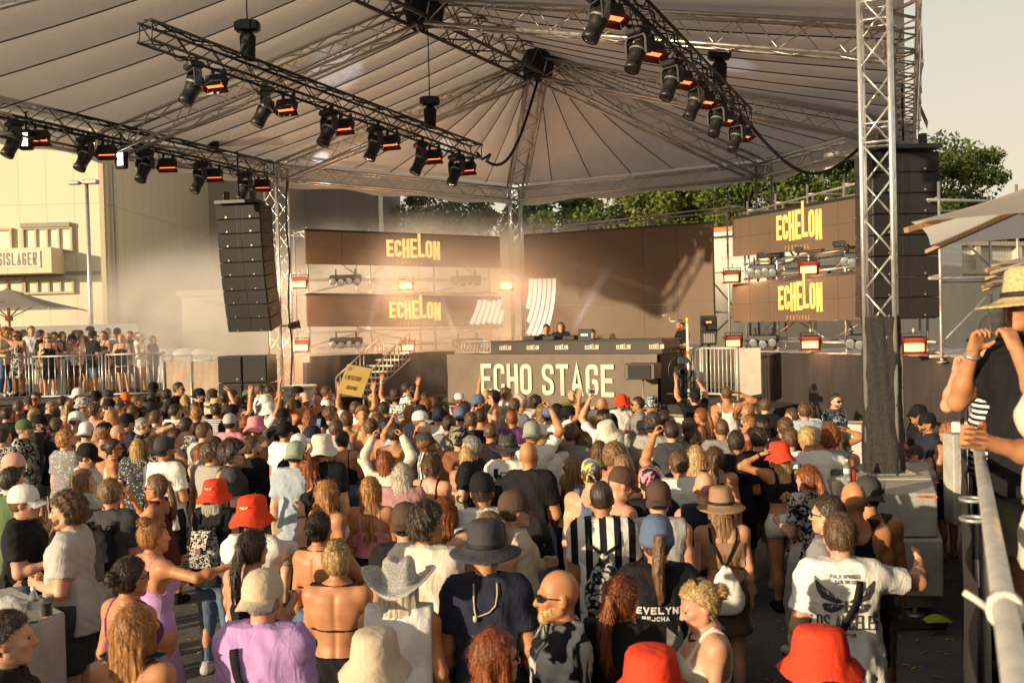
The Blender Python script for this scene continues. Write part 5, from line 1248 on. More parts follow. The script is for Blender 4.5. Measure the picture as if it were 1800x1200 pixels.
def add_head(g, S, yaw, pitch, beard=0):
    R = head_rot(yaw, pitch); hs = S['hs']; piv = head_piv(S); base = np.array((0, .012, S['hz'])) - piv
    T = lambda p: piv + R @ (base + np.array(p) * hs)
    E = lambda c, r, k: g.ell(T(c), np.array(r) * hs, k, R)
    C = lambda a, b, ra, rb, k: g.cap(T(a), T(b), ra * hs, rb * hs, k)
    g.cap((0, -.022, S['nz'] - .03), piv + R @ np.array((0, -.004, .04)), S['neck'][0], S['neck'][1], .03)
    E((0, -.012, .012), (.0765, .097, .100), .01)                        # skull
    E((0, .030, -.045), (.060, .066, .078), .03)                         # face
    C((0, .066, -.106), (0, .060, -.100), .026, .026, .02)               # chin
    for s_ in (-1, 1):
        C((s_ * .050, .0, -.068), (s_ * .018, .062, -.104), .020, .017, .025)   # jaw
        E((s_ * .043, .062, -.030), (.021, .020, .018), .015)            # cheek
        C((s_ * .012, .088, .010), (s_ * .044, .074, .012), .010, .009, .010)   # brow
        E((s_ * .079, -.012, -.022), (.011, .020, .030), .006)           # ear
    C((0, .092, -.002), (0, .110, -.040), .0085, .0135, .008)            # nose
    for s_ in (-1, 1): E((s_ * .012, .100, -.043), (.009, .010, .008), .005)
    C((-.018, .087, -.070), (.018, .087, -.070), .0075, .0075, .006); C((-.014, .085, -.080), (.014, .085, -.080), .008, .008, .006)   # lips
    return T, R
_bodies = {}
def bbox_of(S, aL, aR, leg):
    pts = np.array([aL[0], aL[1], aL[2], aR[0], aR[1], aR[2]]); lo = np.minimum(pts.min(0) - .09, (-.30, -.24, -.02)); hi = np.maximum(pts.max(0) + .09, (.30, .24, 1.80)); return lo, hi
def legs_add(g, S, leg, e=0.0, k=.03, zmin=-1, sq=1.0):
    kr, ar, kl, al = [np.array(x) for x in LEG[leg]]
    for kn, an, sx in ((kr, ar, 1), (kl, al, -1)):
        kn = kn * np.array((sx, 1, 1)); an = an * np.array((sx, 1, 1)); hp = np.array((S['hip'] * sx, -.005, .87)); r = S['rl']
        g.cap(hp, kn, r[0] + e, r[1] + e * sq, k); g.cap(kn, an, r[1] * .92 + e * sq, r[3] + e * sq, .02)
        if e == 0:
            g.ell(kn * .62 + an * .38 + np.array((0, -.022, 0)), (.046, .05, .12), .03)
            g.cap(an + np.array((0, -.03, -.035)), an + np.array((.012 * sx, .13, -.048)), .040, .027, .02)
            g.ell(hp + np.array((0, -.055, .02)), (.085, .085, .095), .05)
def body(sex, fat, la, ra, leg, hy, hp, lod):
    key = (sex, fat, la, ra, leg, hy, hp, lod)
    if key in _bodies: return _bodies[key]
    S = spec(sex, fat); aR = arms(S, 'r', ra); aL = arms(S, 'l', la); lo, hi = bbox_of(S, aL, aR, leg)
    h, fh = ((.0125, .0072) if lod == 0 else (.017, .0105) if lod == 1 else (.021, .013))
    g = Fld(lo, hi, h, [(-.115, .115, fh), (-.14, .16, fh), (S['nz'] + .03, S['hz'] + .135, fh)])
    g.torso(S['st'], 0, .0)
    for s_ in (-1, 1):
        g.cap((0, -.02, S['nz'] + .005), (s_ * S['sh'] * .95, -.015, S['shz'] + .008), .046 if sex == 'm' else .034, .050 if sex == 'm' else .040, .045)   # trapezius
        g.ell((s_ * .075, -.075 if sex == 'm' else -.06, S['shz'] - .08), (.07, .035, .10), .04)          # shoulder blade
        if S['bust']: g.ell((s_ * .068, .098, 1.255), (.060, .050, .058), .03)
        else: g.ell((s_ * .08, .085, 1.335), (.085, .035, .06), .04)
    g.ell((0, -.115, 1.15), (.012, .02, .2), .0)if False else None
    for sx, A in ((1, aR), (-1, aL)):
        sh, el, wr, hk = A; r = S['r']
        g.ell(sh, (r[0] * 1.12,) * 3, .06); g.cap(sh, el, r[0], r[1], .05); g.cap(el, wr, r[1] * .98, r[3], .02); g.ell(el * .68 + wr * .32, (r[2] * 1.05,) * 3, .03)
        if sex == 'm': g.ell(sh * .5 + el * .5, (r[0] * .98,) * 3, .03)
    X, Y, Z = g.ax[0][:, None, None], g.ax[1][None, :, None], g.ax[2][None, None, :]
    g.f = g.f + np.where((Y < 0) & (Z > .93) & (Z < 1.40), .007 * np.exp(-(X / .016) ** 2) + .003 * np.sin((Z - 1.0) * 26) * np.exp(-((np.abs(X) - .09) / .05) ** 2), 0)      # spine furrow and ribs
    legs_add(g, S, leg); T, R = add_head(g, S, hy, hp)
    V, Q = nets(g.f, *g.ax)
    for sx, A, kk in ((1, aR, ra), (-1, aL, la)):
        sh, el, wr, hk = A; hv, hq = hand_mesh(hk, sx); B = hand_frame(wr, el, sx, kk); sc = 1.0 if sex == 'm' else .90
        Q = np.concatenate([Q, hq + len(V)]); V = np.concatenate([V, (hv * sc) @ B.T + wr - nrm(wr - el) * .012])
    me = smooth_mesh('person_body', V, Q, 1)
    _bodies[key] = (me, S, aL, aR, T, R); return _bodies[key]
_cl = {}
def upper(kind, sex, fat, la, ra, lod):
    """garments for the upper body"""
    arm_dep = (la, ra) if kind in ('tee', 'ls', 'vest', 'tank') else None
    key = (kind, sex, fat, la, ra, lod)
    if key in _cl: return _cl[key]
    S = spec(sex, fat); aR = arms(S, 'r', ra); aL = arms(S, 'l', la); lo, hi = bbox_of(S, aL, aR, 'a')
    if kind not in ('ls',): lo[0], hi[0] = max(lo[0], -.52), min(hi[0], .52)
    hem = {'tee': .80, 'ls': .79, 'vest': .82, 'tank': .84, 'cami': .90, 'crop': 1.12, 'dress': .50, 'bik': 1.1, 'mini': .66}[kind]
    lo[2] = hem - .06; hi[2] = max(1.66, hi[2] if kind in ('tee', 'ls') else 0); hi[2] = min(hi[2], 2.1)
    h = (.0115 if lod == 0 else .016 if lod == 1 else .020)
    if kind in ('bik', 'cami', 'crop', 'dress', 'mini'): h = min(h, .0135)
    g = Fld(lo, hi, h); st = [list(x) for x in S['st']]
    tight = kind in ('cami', 'crop', 'bik', 'dress', 'mini')
    e = {'tee': .020, 'ls': .026, 'vest': .018, 'tank': .014, 'cami': .010, 'crop': .009, 'dress': .010, 'bik': .0115, 'mini': .010}[kind]
    if kind in ('tee', 'ls', 'vest', 'tank'):
        for x in st:
            if x[0] < 1.25: x[1] = max(x[1], st[5][1] * .95 - .012); x[2] = max(x[2], st[5][2] * (.97 if sex == 'm' else .9))
        st = [[hem - .02, st[1][1] + .026, st[1][2] + .042, -.012], [.92, st[1][1] + .022, st[1][2] + .034, -.012]] + [[x[0], max(x[1], st[1][1] + (.014 if x[0] < 1.1 else -.01)), x[2] + (.018 if x[0] < 1.12 else 0), x[3]] for x in st if x[0] > .95]
    if kind in ('dress', 'mini'): st = [[hem - .02, .22, .18, -.01], [.80, .178, .135, -.015]] + [x for x in st if x[0] > .83]
    g.torso(st, e, 0, wob=.009 if not tight else (.004 if kind in ('dress', 'mini') else 0))
    for s_ in (-1, 1):
        g.cap((0, -.02, S['nz'] + .005), (s_ * S['sh'] * .95, -.015, S['shz'] + .008), (.046 if sex == 'm' else .034) + e, (.050 if sex == 'm' else .040) + e, .045)
        g.ell((s_ * .075, -.075 if sex == 'm' else -.06, S['shz'] - .08), (.07 + e, .035 + e, .10 + e), .04)
        if S['bust']: g.ell((s_ * .068, .098, 1.255), (.060 + e, .050 + e, .058 + e), .03)
        else: g.ell((s_ * .08, .085, 1.335), (.085 + e, .035 + e, .06 + e), .04)
    if tight:
        for sx, A in ((1, aR), (-1, aL)):
            g.ell(A[0], (S['r'][0] * 1.12 + e,) * 3, .06); g.cap(A[0], A[1], S['r'][0] + e, S['r'][1] + e, .05)
    if kind in ('tee', 'ls'):
        for sx, A in ((1, aR), (-1, aL)):
            sh, el, wr, hk = A; r = S['r']; end = sh + (el - sh) * .70
            g.ell(sh, (r[0] * 1.08 + e * .6,) * 3, .05)
            g.cap(sh, el if kind == 'ls' else end, r[0] + e * .6, (r[1] + e) if kind == 'ls' else r[0] + e * .8 + .004, .04)
            if kind == 'ls': g.cap(el, el + (wr - el) * .93, r[1] + e, r[3] + e * .9, .03)
    elif kind in ('vest',):
        for sx, A in ((1, aR), (-1, aL)): g.ell(A[0] * np.array((.93, 1, 1)), (S['r'][0] + e,) * 3, .04)
    X, Y, Z = g.ax[0][:, None, None], g.ax[1][None, :, None], g.ax[2][None, None, :]
    f = g.f
    if kind in ('tee', 'ls'):   # flat sleeve ends are cut square
        for sx, A in ((1, aR), (-1, aL)):
            if kind == 'tee':
                sh, el = A[0], A[1]; d = nrm(el - sh); L_ = S['ua'] * .66; t = (X - sh[0]) * d[0] + (Y - sh[1]) * d[1] + (Z - sh[2]) * d[2]
                pr = np.sqrt(np.maximum((X - sh[0]) ** 2 + (Y - sh[1]) ** 2 + (Z - sh[2]) ** 2 - t * t, 0)); near = pr < .115
                tor = np.abs(X) < S['st'][5][1] * .93
                f = np.where(near & ~tor & (t > L_), np.maximum(f, t - L_), f)
        f = f + .0045 * np.sin(X * 40 + Z * 55) * np.sin(Y * 47 - Z * 30 + 1)
    f = np.maximum(f, hem - Z)
    neck = np.sqrt(X ** 2 + (Y + .012 - (Z - S['nz']) * .25) ** 2)
    nr = {'tee': .070, 'ls': .072, 'vest': .078, 'tank': .085}.get(kind, .08) * (1 if sex == 'm' else .88)
    f = np.maximum(f, np.where(Z > S['nz'] - .045, nr - neck, -1))
    ax_ = np.abs(X)
    if kind in ('tank', 'vest'):
        if kind == 'tank':
            w_ = S['sh']; zc = S['shz']
            f = np.maximum(f, .092 - np.sqrt(((ax_ - w_ * 1.02) * 1.0) ** 2 + ((Z - zc + .035) * .72) ** 2))           # arm holes
            f = np.maximum(f, .098 - np.sqrt((X * 1.05) ** 2 + ((Z - S['nz'] - .02) * .8) ** 2))                       # scooped neck
        f = np.maximum(f, ax_ - S['sh'] * (1.15 if kind == 'vest' else 1.02))
    if kind in ('cami', 'dress', 'mini'):
        zt = np.where(Y > 0, 1.31, 1.235); region = np.minimum(Z - zt + .6 * np.maximum(ax_ - .10, 0), np.maximum(np.abs(ax_ - .088) - .010, Z - 1.6)); region = np.minimum(region, 10)
        region = np.where(ax_ > .175, np.maximum(region, ax_ - .175), region); f = np.maximum(f, region)
    if kind == 'crop':
        zt = np.where(Y > 0, 1.34, 1.33); region = np.minimum(Z - zt, np.maximum(np.abs(ax_ - .085) - .022, Z - 1.6)); f = np.maximum(f, np.maximum(region, ax_ - .17))
    if kind == 'bik':
        band = np.abs(Z - 1.175) - np.where(Y > .03, .02, .008); cup = np.maximum(np.sqrt((ax_ - .068) ** 2 + (Z - 1.25) ** 2) - .062, .03 - Y)
        nk = np.maximum(np.abs(ax_ - .055 + (Z - 1.30) * .12) - .008, np.maximum(1.2 - Z, .0 - Y)); nk2 = np.maximum(np.abs(Z - S['nz'] - .012) - .008, Y - .02)
        f = np.maximum(f, np.maximum(np.minimum(np.minimum(band, cup), np.minimum(nk, nk2)), ax_ - .17))
    V, Q = nets(f, *g.ax); me = smooth_mesh('garment', V, Q, 1); _cl[key] = me; return me
def lower(kind, sex, fat, leg, lod):
    key = ('low', kind, sex, fat, leg, lod)
    if key in _cl: return _cl[key]
    S = spec(sex, fat); e, zb = {'shorts': (.026, .52), 'hot': (.010, .77), 'jeans': (.014, .10), 'legg': (.006, .10), 'skirt': (.012, .62), 'long': (.03, .16)}[kind]
    g = Fld((-.34, -.26, zb - .05), (.34, .24, 1.10), .0125 if lod == 0 else .018 if lod == 1 else .022)
    st = [x for x in S['st'] if x[0] < 1.15]
    if kind == 'skirt': st = [(zb - .03, .215, .17, -.01)] + list(st)
    g.torso(st, e * (.75 if kind != 'skirt' else 1), 0); 
    if kind in ('skirt',): pass
    else: legs_add(g, S, leg, e, .02, sq=1.5 if kind == 'shorts' else 1.0)
    for s_ in (-1, 1): g.ell((s_ * S['hip'], -.06, .89), (.085 + e, .085 + e, .095 + e), .05)
    X, Y, Z = g.ax[0][:, None, None], g.ax[1][None, :, None], g.ax[2][None, None, :]
    f = g.f + (.004 * np.sin(Z * 50 + X * 30) * np.sin(X * 44 + Y * 35) if kind != 'legg' else 0)
    f = np.maximum(np.maximum(f, zb - Z), Z - 1.015)
    V, Q = nets(f, *g.ax); me = smooth_mesh('trousers', V, Q, 1); _cl[key] = me; return me
# ---- hair in head space (unit head: skull centre at the origin, +y face)
_hair = {}
def hair(kind, lod, seed=0, loose=True):
    key = (kind, lod, seed, loose)
    if key in _hair: return _hair[key]
    h = .0075 if lod == 0 else .0105 if lod == 1 else .013
    zl = {'long': -.48, 'wavy': -.40, 'bob': -.20, 'pony': -.36, 'braid': -.42, 'med': -.16}.get(kind, -.14); wd = {'wavy': .19, 'long': .15, 'afro': .2, 'bob': .14}.get(kind, .14)
    g = Fld((-wd, -.24, zl), (wd, .14, .22), h)
    th = {'buzz': .004, 'short': .012, 'curly': .026, 'afro': .05, 'med': .022, 'bald': .002}.get(kind, .014)
    g.ell((0, -.014, .014), (.0765 + th, .097 + th, .100 + th), .0)
    X, Y, Z = g.ax[0][:, None, None], g.ax[1][None, :, None], g.ax[2][None, None, :]; s3 = seed * 2.3
    f = g.f
    # hair line: forehead, temples, nape
    low = np.where(Y > .03, .045 + (Y - .03) * .55, np.where(Y > -.02, -.02 + (Y + .02) * 1.3, -.085 if kind not in ('buzz', 'short') else -.07))
    f = np.maximum(f, low - Z)
    f = np.maximum(f, Y - (.088 + .02 * np.cos(X * 25)))
    tuft = {'short': .0022, 'curly': .007, 'afro': .008, 'med': .005, 'buzz': .0008}.get(kind, .0012)
    f = f + tuft * (np.sin(X * 95 + s3 + Z * 40) * np.sin(Y * 88 + s3) + .6 * np.sin(X * 170 + Y * 140 + Z * 120 + s3))
    def mn(a, b, k=.02):
        q = np.clip(.5 + .5 * (a - b) / k, 0, 1); return a * (1 - q) + b * q - k * q * (1 - q)
    ang = np.arctan2(X, -(Y + .03))
    if kind in ('long', 'wavy', 'bob'):
        wave = .016 * np.sin(Z * 42 + s3 + 2 * ang) if kind == 'wavy' else .004 * np.sin(Z * 14 + s3)
        t = np.clip(-Z / -zl, 0, 1); wx = (.088 + (.030 if kind == 'wavy' else .012) * np.sin(np.clip(t, 0, 1) * 2.4) - (.035 if kind == 'long' else .0) * t ** 3) + wave; wy = .052 - .018 * t; cyy = -.062 - .028 * t
        q = np.sqrt((X / wx) ** 2 + ((Y - cyy) / wy) ** 2); d = (q - 1) * .05
        d = np.maximum(d, np.maximum(Z - .02, zl + .025 + .018 * np.sin(ang * 7 + s3) + .01 * np.sin(ang * 19) - Z))
        rid = .0022 if kind != 'wavy' else .004
        d = d + rid * np.sin(ang * 17 + 4 * np.sin(Z * 7 + s3) + s3) + rid * .5 * np.sin(ang * 37 + 3 * np.sin(Z * 11))
        f = mn(f, d, .03)
        for sx in (-1, 1):   # side locks
            dd = np.sqrt(((X - sx * .080) / 1.0) ** 2 + ((Y - .005) / 1.25) ** 2) - .024; dd = np.maximum(dd, np.maximum(Z - .04, (-.12 if kind != 'bob' else -.12) - Z)); f = mn(f, dd, .02)
    if kind in ('bun', 'hbun'):
        bz, by = (.105, -.075) if kind == 'hbun' else (.015, -.125)
        d = np.sqrt(X ** 2 + (Y - by) ** 2 + ((Z - bz) * 1.1) ** 2) - .046 + .006 * np.sin(np.arctan2(X, Z - bz) * 9 + 30 * np.sqrt(X ** 2 + (Z - bz) ** 2)); f = mn(f, d, .012)
    if kind in ('pony', 'braid'):
        zt = np.clip((.03 - Z) / .38, 0, 1); cx = .012 * np.sin(Z * 12 + s3); cyy = -.125 - .05 * np.sin(zt * 2.6); r = (.030 + .012 * np.sin(zt * 3.0) - .018 * zt)
        if kind == 'braid': r = r * .85 + .007 * np.abs(np.sin(Z * 75))
        d = np.sqrt((X - cx) ** 2 + (Y - cyy) ** 2) - r + .003 * np.sin(np.arctan2(X - cx, Y - cyy) * 8 + Z * 20); d = np.maximum(d, np.maximum(Z - .055, zl + .04 + .02 * np.sin(X * 90) - Z)); f = mn(f, d, .015)
    V, Q = nets(f, *g.ax); V, Q = strands(V, Q, kind, lod, seed) if loose else (V, Q); me = smooth_mesh('hair', V, Q, 0); _hair[key] = me; return me
def strands(V, Q, kind, lod, seed):
    g_ = np.random.default_rng(5 + seed); long_ = kind in ('long', 'wavy', 'bob', 'pony', 'braid', 'med')
    n = {'buzz': 0, 'short': 420, 'curly': 620, 'afro': 800}.get(kind, 620) * (3.6 if lod == 0 else 1.7 if lod == 1 else .6); n = int(n)
    if n == 0: return V, Q
    fi = g_.integers(0, len(Q), n); a, b, c = V[Q[fi, 0]], V[Q[fi, 1]], V[Q[fi, 2]]; pt = (a + c) / 2; nm = np.cross(b - a, c - a); nm /= np.linalg.norm(nm, axis=1)[:, None] + 1e-9
    flow = np.stack([.25 * pt[:, 0] / .1, -.9 * np.ones(n) if not long_ else -.25 * np.ones(n), -np.clip((.10 - pt[:, 2]) * 9, .15, 2)], 1) if kind not in ('short', 'curly', 'afro') else np.stack([.6 * g_.normal(size=n), .5 + .5 * g_.normal(size=n), -.5 - .8 * (pt[:, 2] < .05)], 1)
    flow += (.18 if long_ else .55) * g_.normal(size=(n, 3)); t = flow - nm * (flow * nm).sum(1)[:, None]; t /= np.linalg.norm(t, axis=1)[:, None] + 1e-9
    s_ = np.cross(nm, t); L_ = (g_.uniform(.03, .10, n) if long_ else g_.uniform(.012, .03, n))[:, None]; w = (.0011 if lod == 0 else .0017 if lod == 1 else .0028) * g_.uniform(.7, 1.5, n)[:, None]
    lift = (g_.uniform(.001, .006, n) if long_ else g_.uniform(.002, .008, n) * (2 if kind in ('curly', 'afro') else 1))[:, None]; crl = g_.normal(size=(n, 1)) * (.25 if kind not in ('curly', 'afro', 'wavy') else .8)
    P_ = [pt + nm * .0005, pt + t * L_ * .5 + nm * lift * .7 + s_ * L_ * crl * .12, pt + t * L_ + nm * lift * (1.0 if not long_ else .5) + s_ * L_ * crl * .35]
    vs = np.stack([P_[0] - s_ * w, P_[0] + s_ * w, P_[1] - s_ * w, P_[1] + s_ * w, P_[2] - s_ * w * .2, P_[2] + s_ * w * .2], 1).reshape(-1, 3)
    o = len(V) + 6 * np.arange(n)[:, None]; q = np.concatenate([o + np.array([[0, 1, 3, 2]]), o + np.array([[2, 3, 5, 4]])])
    return np.concatenate([V, vs]), np.concatenate([Q, q])
def beard_mesh(lod):
    key = ('beard', lod)
    if key in _hair: return _hair[key]
    g = Fld((-.11, -.06, -.17), (.11, .13, .02), .008 if lod == 0 else .011)
    g.ell((0, .030, -.045), (.066, .072, .084), .0); g.cap((0, .068, -.110), (0, .062, -.104), .032, .032, .02)
    X, Y, Z = g.ax[0][:, None, None], g.ax[1][None, :, None], g.ax[2][None, None, :]
    low = np.minimum(-.052 - .0 * Y, -.03 - (Y - .0) * .9); f = np.maximum(g.f, Z - np.where(Y > .06, -.060 + 0 * Z, -.02 - (Y) * .5)); f = np.maximum(f, .0 - Y)
    f = np.maximum(f, .020 - np.sqrt((X * .8) ** 2 + (Z + .075) ** 2 * 2.2 + (Y - .10) ** 2)) + .0015 * np.sin(X * 200) * np.sin(Z * 190)
    V, Q = nets(f, *g.ax); me = smooth_mesh('beard', V, Q, 1); _hair[key] = me; return me
# ---- hats and glasses in head space
_hat = {}
def hat_mesh(kind):
    if kind in _hat: return _hat[kind]
    mb = MB(); br = None
    ov = lambda p: (p.x * .90, p.y * 1.08 - .012, p.z)
    if kind == 'bucket':
        mb.lathe([(.001, .128), (.05, .127), (.080, .120), (.090, .105), (.098, .06), (.104, .025), (.106, .018), (.125, -.004), (.150, -.036), (.152, -.040), (.148, -.040), (.120, -.008), (.100, .012), (.094, .05), (.084, .10), (.001, .118)], 28, warp=lambda p: (p.x * .92 * (1 + .018 * math.sin(5 * math.atan2(p.y, p.x) + p.z * 45)), p.y * 1.06 * (1 + .014 * math.sin(4 * math.atan2(p.y, p.x) - p.z * 60)) - .012, p.z + (.012 * math.sin(4 * math.atan2(p.y, p.x) + 1) if abs(p.x) + abs(p.y) > .14 else 0) ))
    elif kind in ('cap', 'capb'):
        mb.lathe([(.001, .126), (.03, .125), (.060, .114), (.083, .088), (.094, .050), (.096, .015), (.094, .004), (.088, .004), (.086, .05), (.05, .10), (.001, .115)], 24, warp=ov)
        s_ = 1 if kind == 'cap' else -1
        def brim(u, v):
            a = (u - .5) * 2.3; r0 = .092; x = math.sin(a) * r0 * .92; y = math.cos(a) * r0 * 1.06
            return (x * (1 + .06 * v), s_ * (y + v * .075 * math.cos(a * .62) ** 1.2) - .012, .012 - .020 * v - .030 * (math.sin(a)) ** 2 * v)
        mb.grid(brim, 14, 5); mb.grid(lambda u, v: tuple(np.array(brim(1 - u, v)) - np.array((0, 0, .004))), 14, 5)
        mb.lathe([(.008, .128), (.006, .132), (.001, .133)], 8)
    elif kind in ('fedora', 'cowboy', 'sun'):
        bw = {'fedora': .185, 'cowboy': .20, 'sun': .19}[kind]; up = {'fedora': .018, 'cowboy': .055, 'sun': -.012}[kind]
        def wp(p):
            r = math.hypot(p.x, p.y); t = max(0, (r - .11) / (bw - .11)); z = p.z
            if r > .11: z += up * t * abs(p.x / max(r, 1e-6)) ** 1.5 * (1.6 if kind == 'cowboy' else 1) - .022 * t * abs(p.y / max(r, 1e-6)) ** 2
            if z > .09 and kind != 'sun': z -= .028 * max(0, 1 - abs(p.x) / .045) * (1 if p.y > -.07 else .3); 
            f = 1 - (.18 * max(0, p.y / .1) if (z > .06 and kind != 'sun') else 0)
            return (p.x * .92 * f, p.y * 1.08 - .012, z)
        mb.lathe([(.001, .142), (.045, .142), (.074, .136), (.086, .120), (.093, .07), (.099, .025), (.103, .018), (.13, .008), (.16, .004), (bw, .004), (bw + .002, .001), (bw, -.003), (.15, -.003), (.10, .010), (.094, .03), (.08, .10), (.001, .128)], 30, warp=wp)
    elif kind == 'beanie':
        mb.lathe([(.001, .135), (.04, .13), (.075, .108), (.094, .06), (.098, .02), (.102, .018), (.102, -.016), (.094, -.018), (.09, .05), (.001, .12)], 22, warp=ov)
    elif kind == 'bandana':
        mb.lathe([(.001, .118), (.045, .113), (.078, .088), (.090, .050), (.0925, .018), (.0915, .008), (.086, .010), (.08, .06), (.001, .10)], 22, warp=ov)
        mb.tube([(0, -.112, .01), (.02, -.125, .0), (.045, -.135, -.045)], .014, 6, r2=.004); mb.tube([(0, -.112, .01), (-.02, -.125, .0), (-.03, -.14, -.055)], .014, 6, r2=.004); mb.lathe([(.001, .016), (.018, 0), (.001, -.016)], 8, (0, -.115, .01))
    elif kind == 'band':
        mb.lathe([(.0935, .040), (.0965, .036), (.0955, .006), (.092, .003)], 22, warp=ov)
    elif kind == 'ears':
        mb.lathe([(.0935, .05), (.0965, .046), (.0965, .036), (.0925, .033)], 20, warp=lambda p: (p.x * .9, p.z * 1.0 - .03, p.y * 1.1 + .01))
        for s_ in (-1, 1): mb.lathe([(.030, 0), (.018, .03), (.001, .06)], 8, (s_ * .055, 0, .10))
    me = mb.mesh('hat'); _hat[kind] = me; return me
def band_mesh():
    if 'hb' in _hat: return _hat['hb']
    me = MB().lathe([(.1005, .040), (.1035, .038), (.1055, .020), (.1025, .018)], 26, warp=lambda p: (p.x * .92, p.y * 1.08 - .012, p.z)).mesh('hat_band'); _hat['hb'] = me; return me
def glasses_mesh(kind):
    if 'g' + kind in _hat: return _hat['g' + kind]
    mb = MB()
    z0 = {'sun': -.008, 'sport': -.006, 'up': .075}[kind]; y0 = .103 if kind != 'up' else .082
    for s_ in (-1, 1):
        def lens(u, v, s_=s_):
            a = u * 6.2832; rx, rz = (.028, .021) if kind != 'sport' else (.031, .017); x = s_ * (.032 + rx * math.cos(a) * v); z = z0 + rz * math.sin(a) * v * (1.0 if math.sin(a) < 0 else .85)
            return (x, y0 - 7.0 * x * x + .002 * (1 - v), z)
        mb.grid(lens, 14, 2)
        mb.tube([(s_ * .060, y0 - .022, z0 + .006), (s_ * .078, y0 - .06, z0 + .004), (s_ * .082, -.01, z0 - .002)], .0035, 5)
        pts = [(s_ * (.032 + .029 * math.cos(a)), y0 - 7.0 * (.032 + .029 * math.cos(a)) ** 2 + .001, z0 + (.022 if kind != 'sport' else .018) * math.sin(a)) for a in [i * .4488 for i in range(14)]]
        mb.tube(pts, .0028, 5, closed=True)
    mb.tube([(-.006, y0, z0 + .006), (.006, y0, z0 + .006)], .0035, 5)
    me = mb.mesh('sunglasses'); _hat['g' + kind] = me; return me
def eye_mesh():
    if 'eye' in _hat: return _hat['eye']
    me = MB().lathe([(.001, .009), (.006, .007), (.0088, .002), (.009, 0), (.006, -.006), (.001, -.008)], 10, M=Matrix.Rotation(rad(-90), 3, 'X')).mesh('eye'); _hat['eye'] = me; return me
def shoe_mesh():
    if 'shoe' in _hat: return _hat['shoe']
    g = Fld((-.08, -.12, -.01), (.08, .22, .16), .012); g.cap((0, -.035, .045), (.006, .14, .035), .050, .042, .01); g.cap((0, -.03, .05), (0, -.015, .12), .050, .046, .03)
    Z = g.ax[2][None, None, :]; f = np.maximum(np.maximum(g.f, .002 - Z), Z - .125); V, Q = nets(f, *g.ax); me = smooth_mesh('shoe', V, Q, 1); _hat['shoe'] = me; return me
# ---- materials for people
def skin_mat(name, c):
    if name in _mats: return _mats[name]
    m = bpy.data.materials.new(name); m.use_nodes = True; _mats[name] = m; nt = m.node_tree; L = nt.links; b = nt.nodes['Principled BSDF']
    tc = N(nt, 'ShaderNodeTexCoord'); n1 = N(nt, 'ShaderNodeTexNoise'); n1.inputs['Scale'].default_value = 9; n1.inputs['Detail'].default_value = 6; L.new(tc.outputs['Object'], n1.inputs['Vector'])
    r = N(nt, 'ShaderNodeValToRGB'); r.color_ramp.elements[0].position = .3; r.color_ramp.elements[1].position = .72
    r.color_ramp.elements[0].color = (c[0] * .84, c[1] * .72, c[2] * .68, 1); r.color_ramp.elements[1].color = (c[0] * 1.06, c[1] * 1.06, c[2] * 1.04, 1); L.new(n1.outputs['Fac'], r.inputs[0]); L.new(r.outputs[0], b.inputs['Base Color'])
    b.inputs['Roughness'].default_value = .48; b.inputs['Specular IOR Level'].default_value = .4
    b.inputs['Subsurface Weight'].default_value = .10; b.inputs['Subsurface Radius'].default_value = (1, .35, .18); b.inputs['Subsurface Scale'].default_value = .012
    n2 = N(nt, 'ShaderNodeTexNoise'); n2.inputs['Scale'].default_value = 160; L.new(tc.outputs['Object'], n2.inputs['Vector']); bp = N(nt, 'ShaderNodeBump'); bp.inputs['Strength'].default_value = .18; bp.inputs['Distance'].default_value = .004; L.new(n2.outputs['Fac'], bp.inputs['Height']); L.new(bp.outputs[0], b.inputs['Normal'])
    return m
SKIN = [skin_mat('fair_skin', (.62, .375, .245)), skin_mat('tanned_skin', (.50, .24, .115)), skin_mat('rosy_skin', (.60, .33, .215)), skin_mat('olive_skin', (.42, .205, .095)), skin_mat('brown_skin', (.22, .115, .065))]
def hair_mat(name, a, b_):
    if name in _mats: return _mats[name]
    m = bpy.data.materials.new(name); m.use_nodes = True; _mats[name] = m; nt = m.node_tree; L = nt.links; b = nt.nodes['Principled BSDF']
    tc = N(nt, 'ShaderNodeTexCoord'); mp = N(nt, 'ShaderNodeMapping'); mp.inputs['Scale'].default_value = (1, 1, .16); L.new(tc.outputs['Object'], mp.inputs[0])
    n1 = N(nt, 'ShaderNodeTexNoise'); n1.inputs['Scale'].default_value = 70; n1.inputs['Detail'].default_value = 4; n1.inputs['Distortion'].default_value = .6; L.new(mp.outputs[0], n1.inputs['Vector'])
    r = N(nt, 'ShaderNodeValToRGB'); r.color_ramp.elements[0].position = .34; r.color_ramp.elements[1].position = .66; r.color_ramp.elements[0].color = a + (1,); r.color_ramp.elements[1].color = b_ + (1,)
    L.new(n1.outputs['Fac'], r.inputs[0]); L.new(r.outputs[0], b.inputs['Base Color']); b.inputs['Roughness'].default_value = .42; b.inputs['Specular IOR Level'].default_value = .45
    bp = N(nt, 'ShaderNodeBump'); bp.inputs['Strength'].default_value = .75; bp.inputs['Distance'].default_value = .012; L.new(n1.outputs['Fac'], bp.inputs['Height']); L.new(bp.outputs[0], b.inputs['Normal']); return m
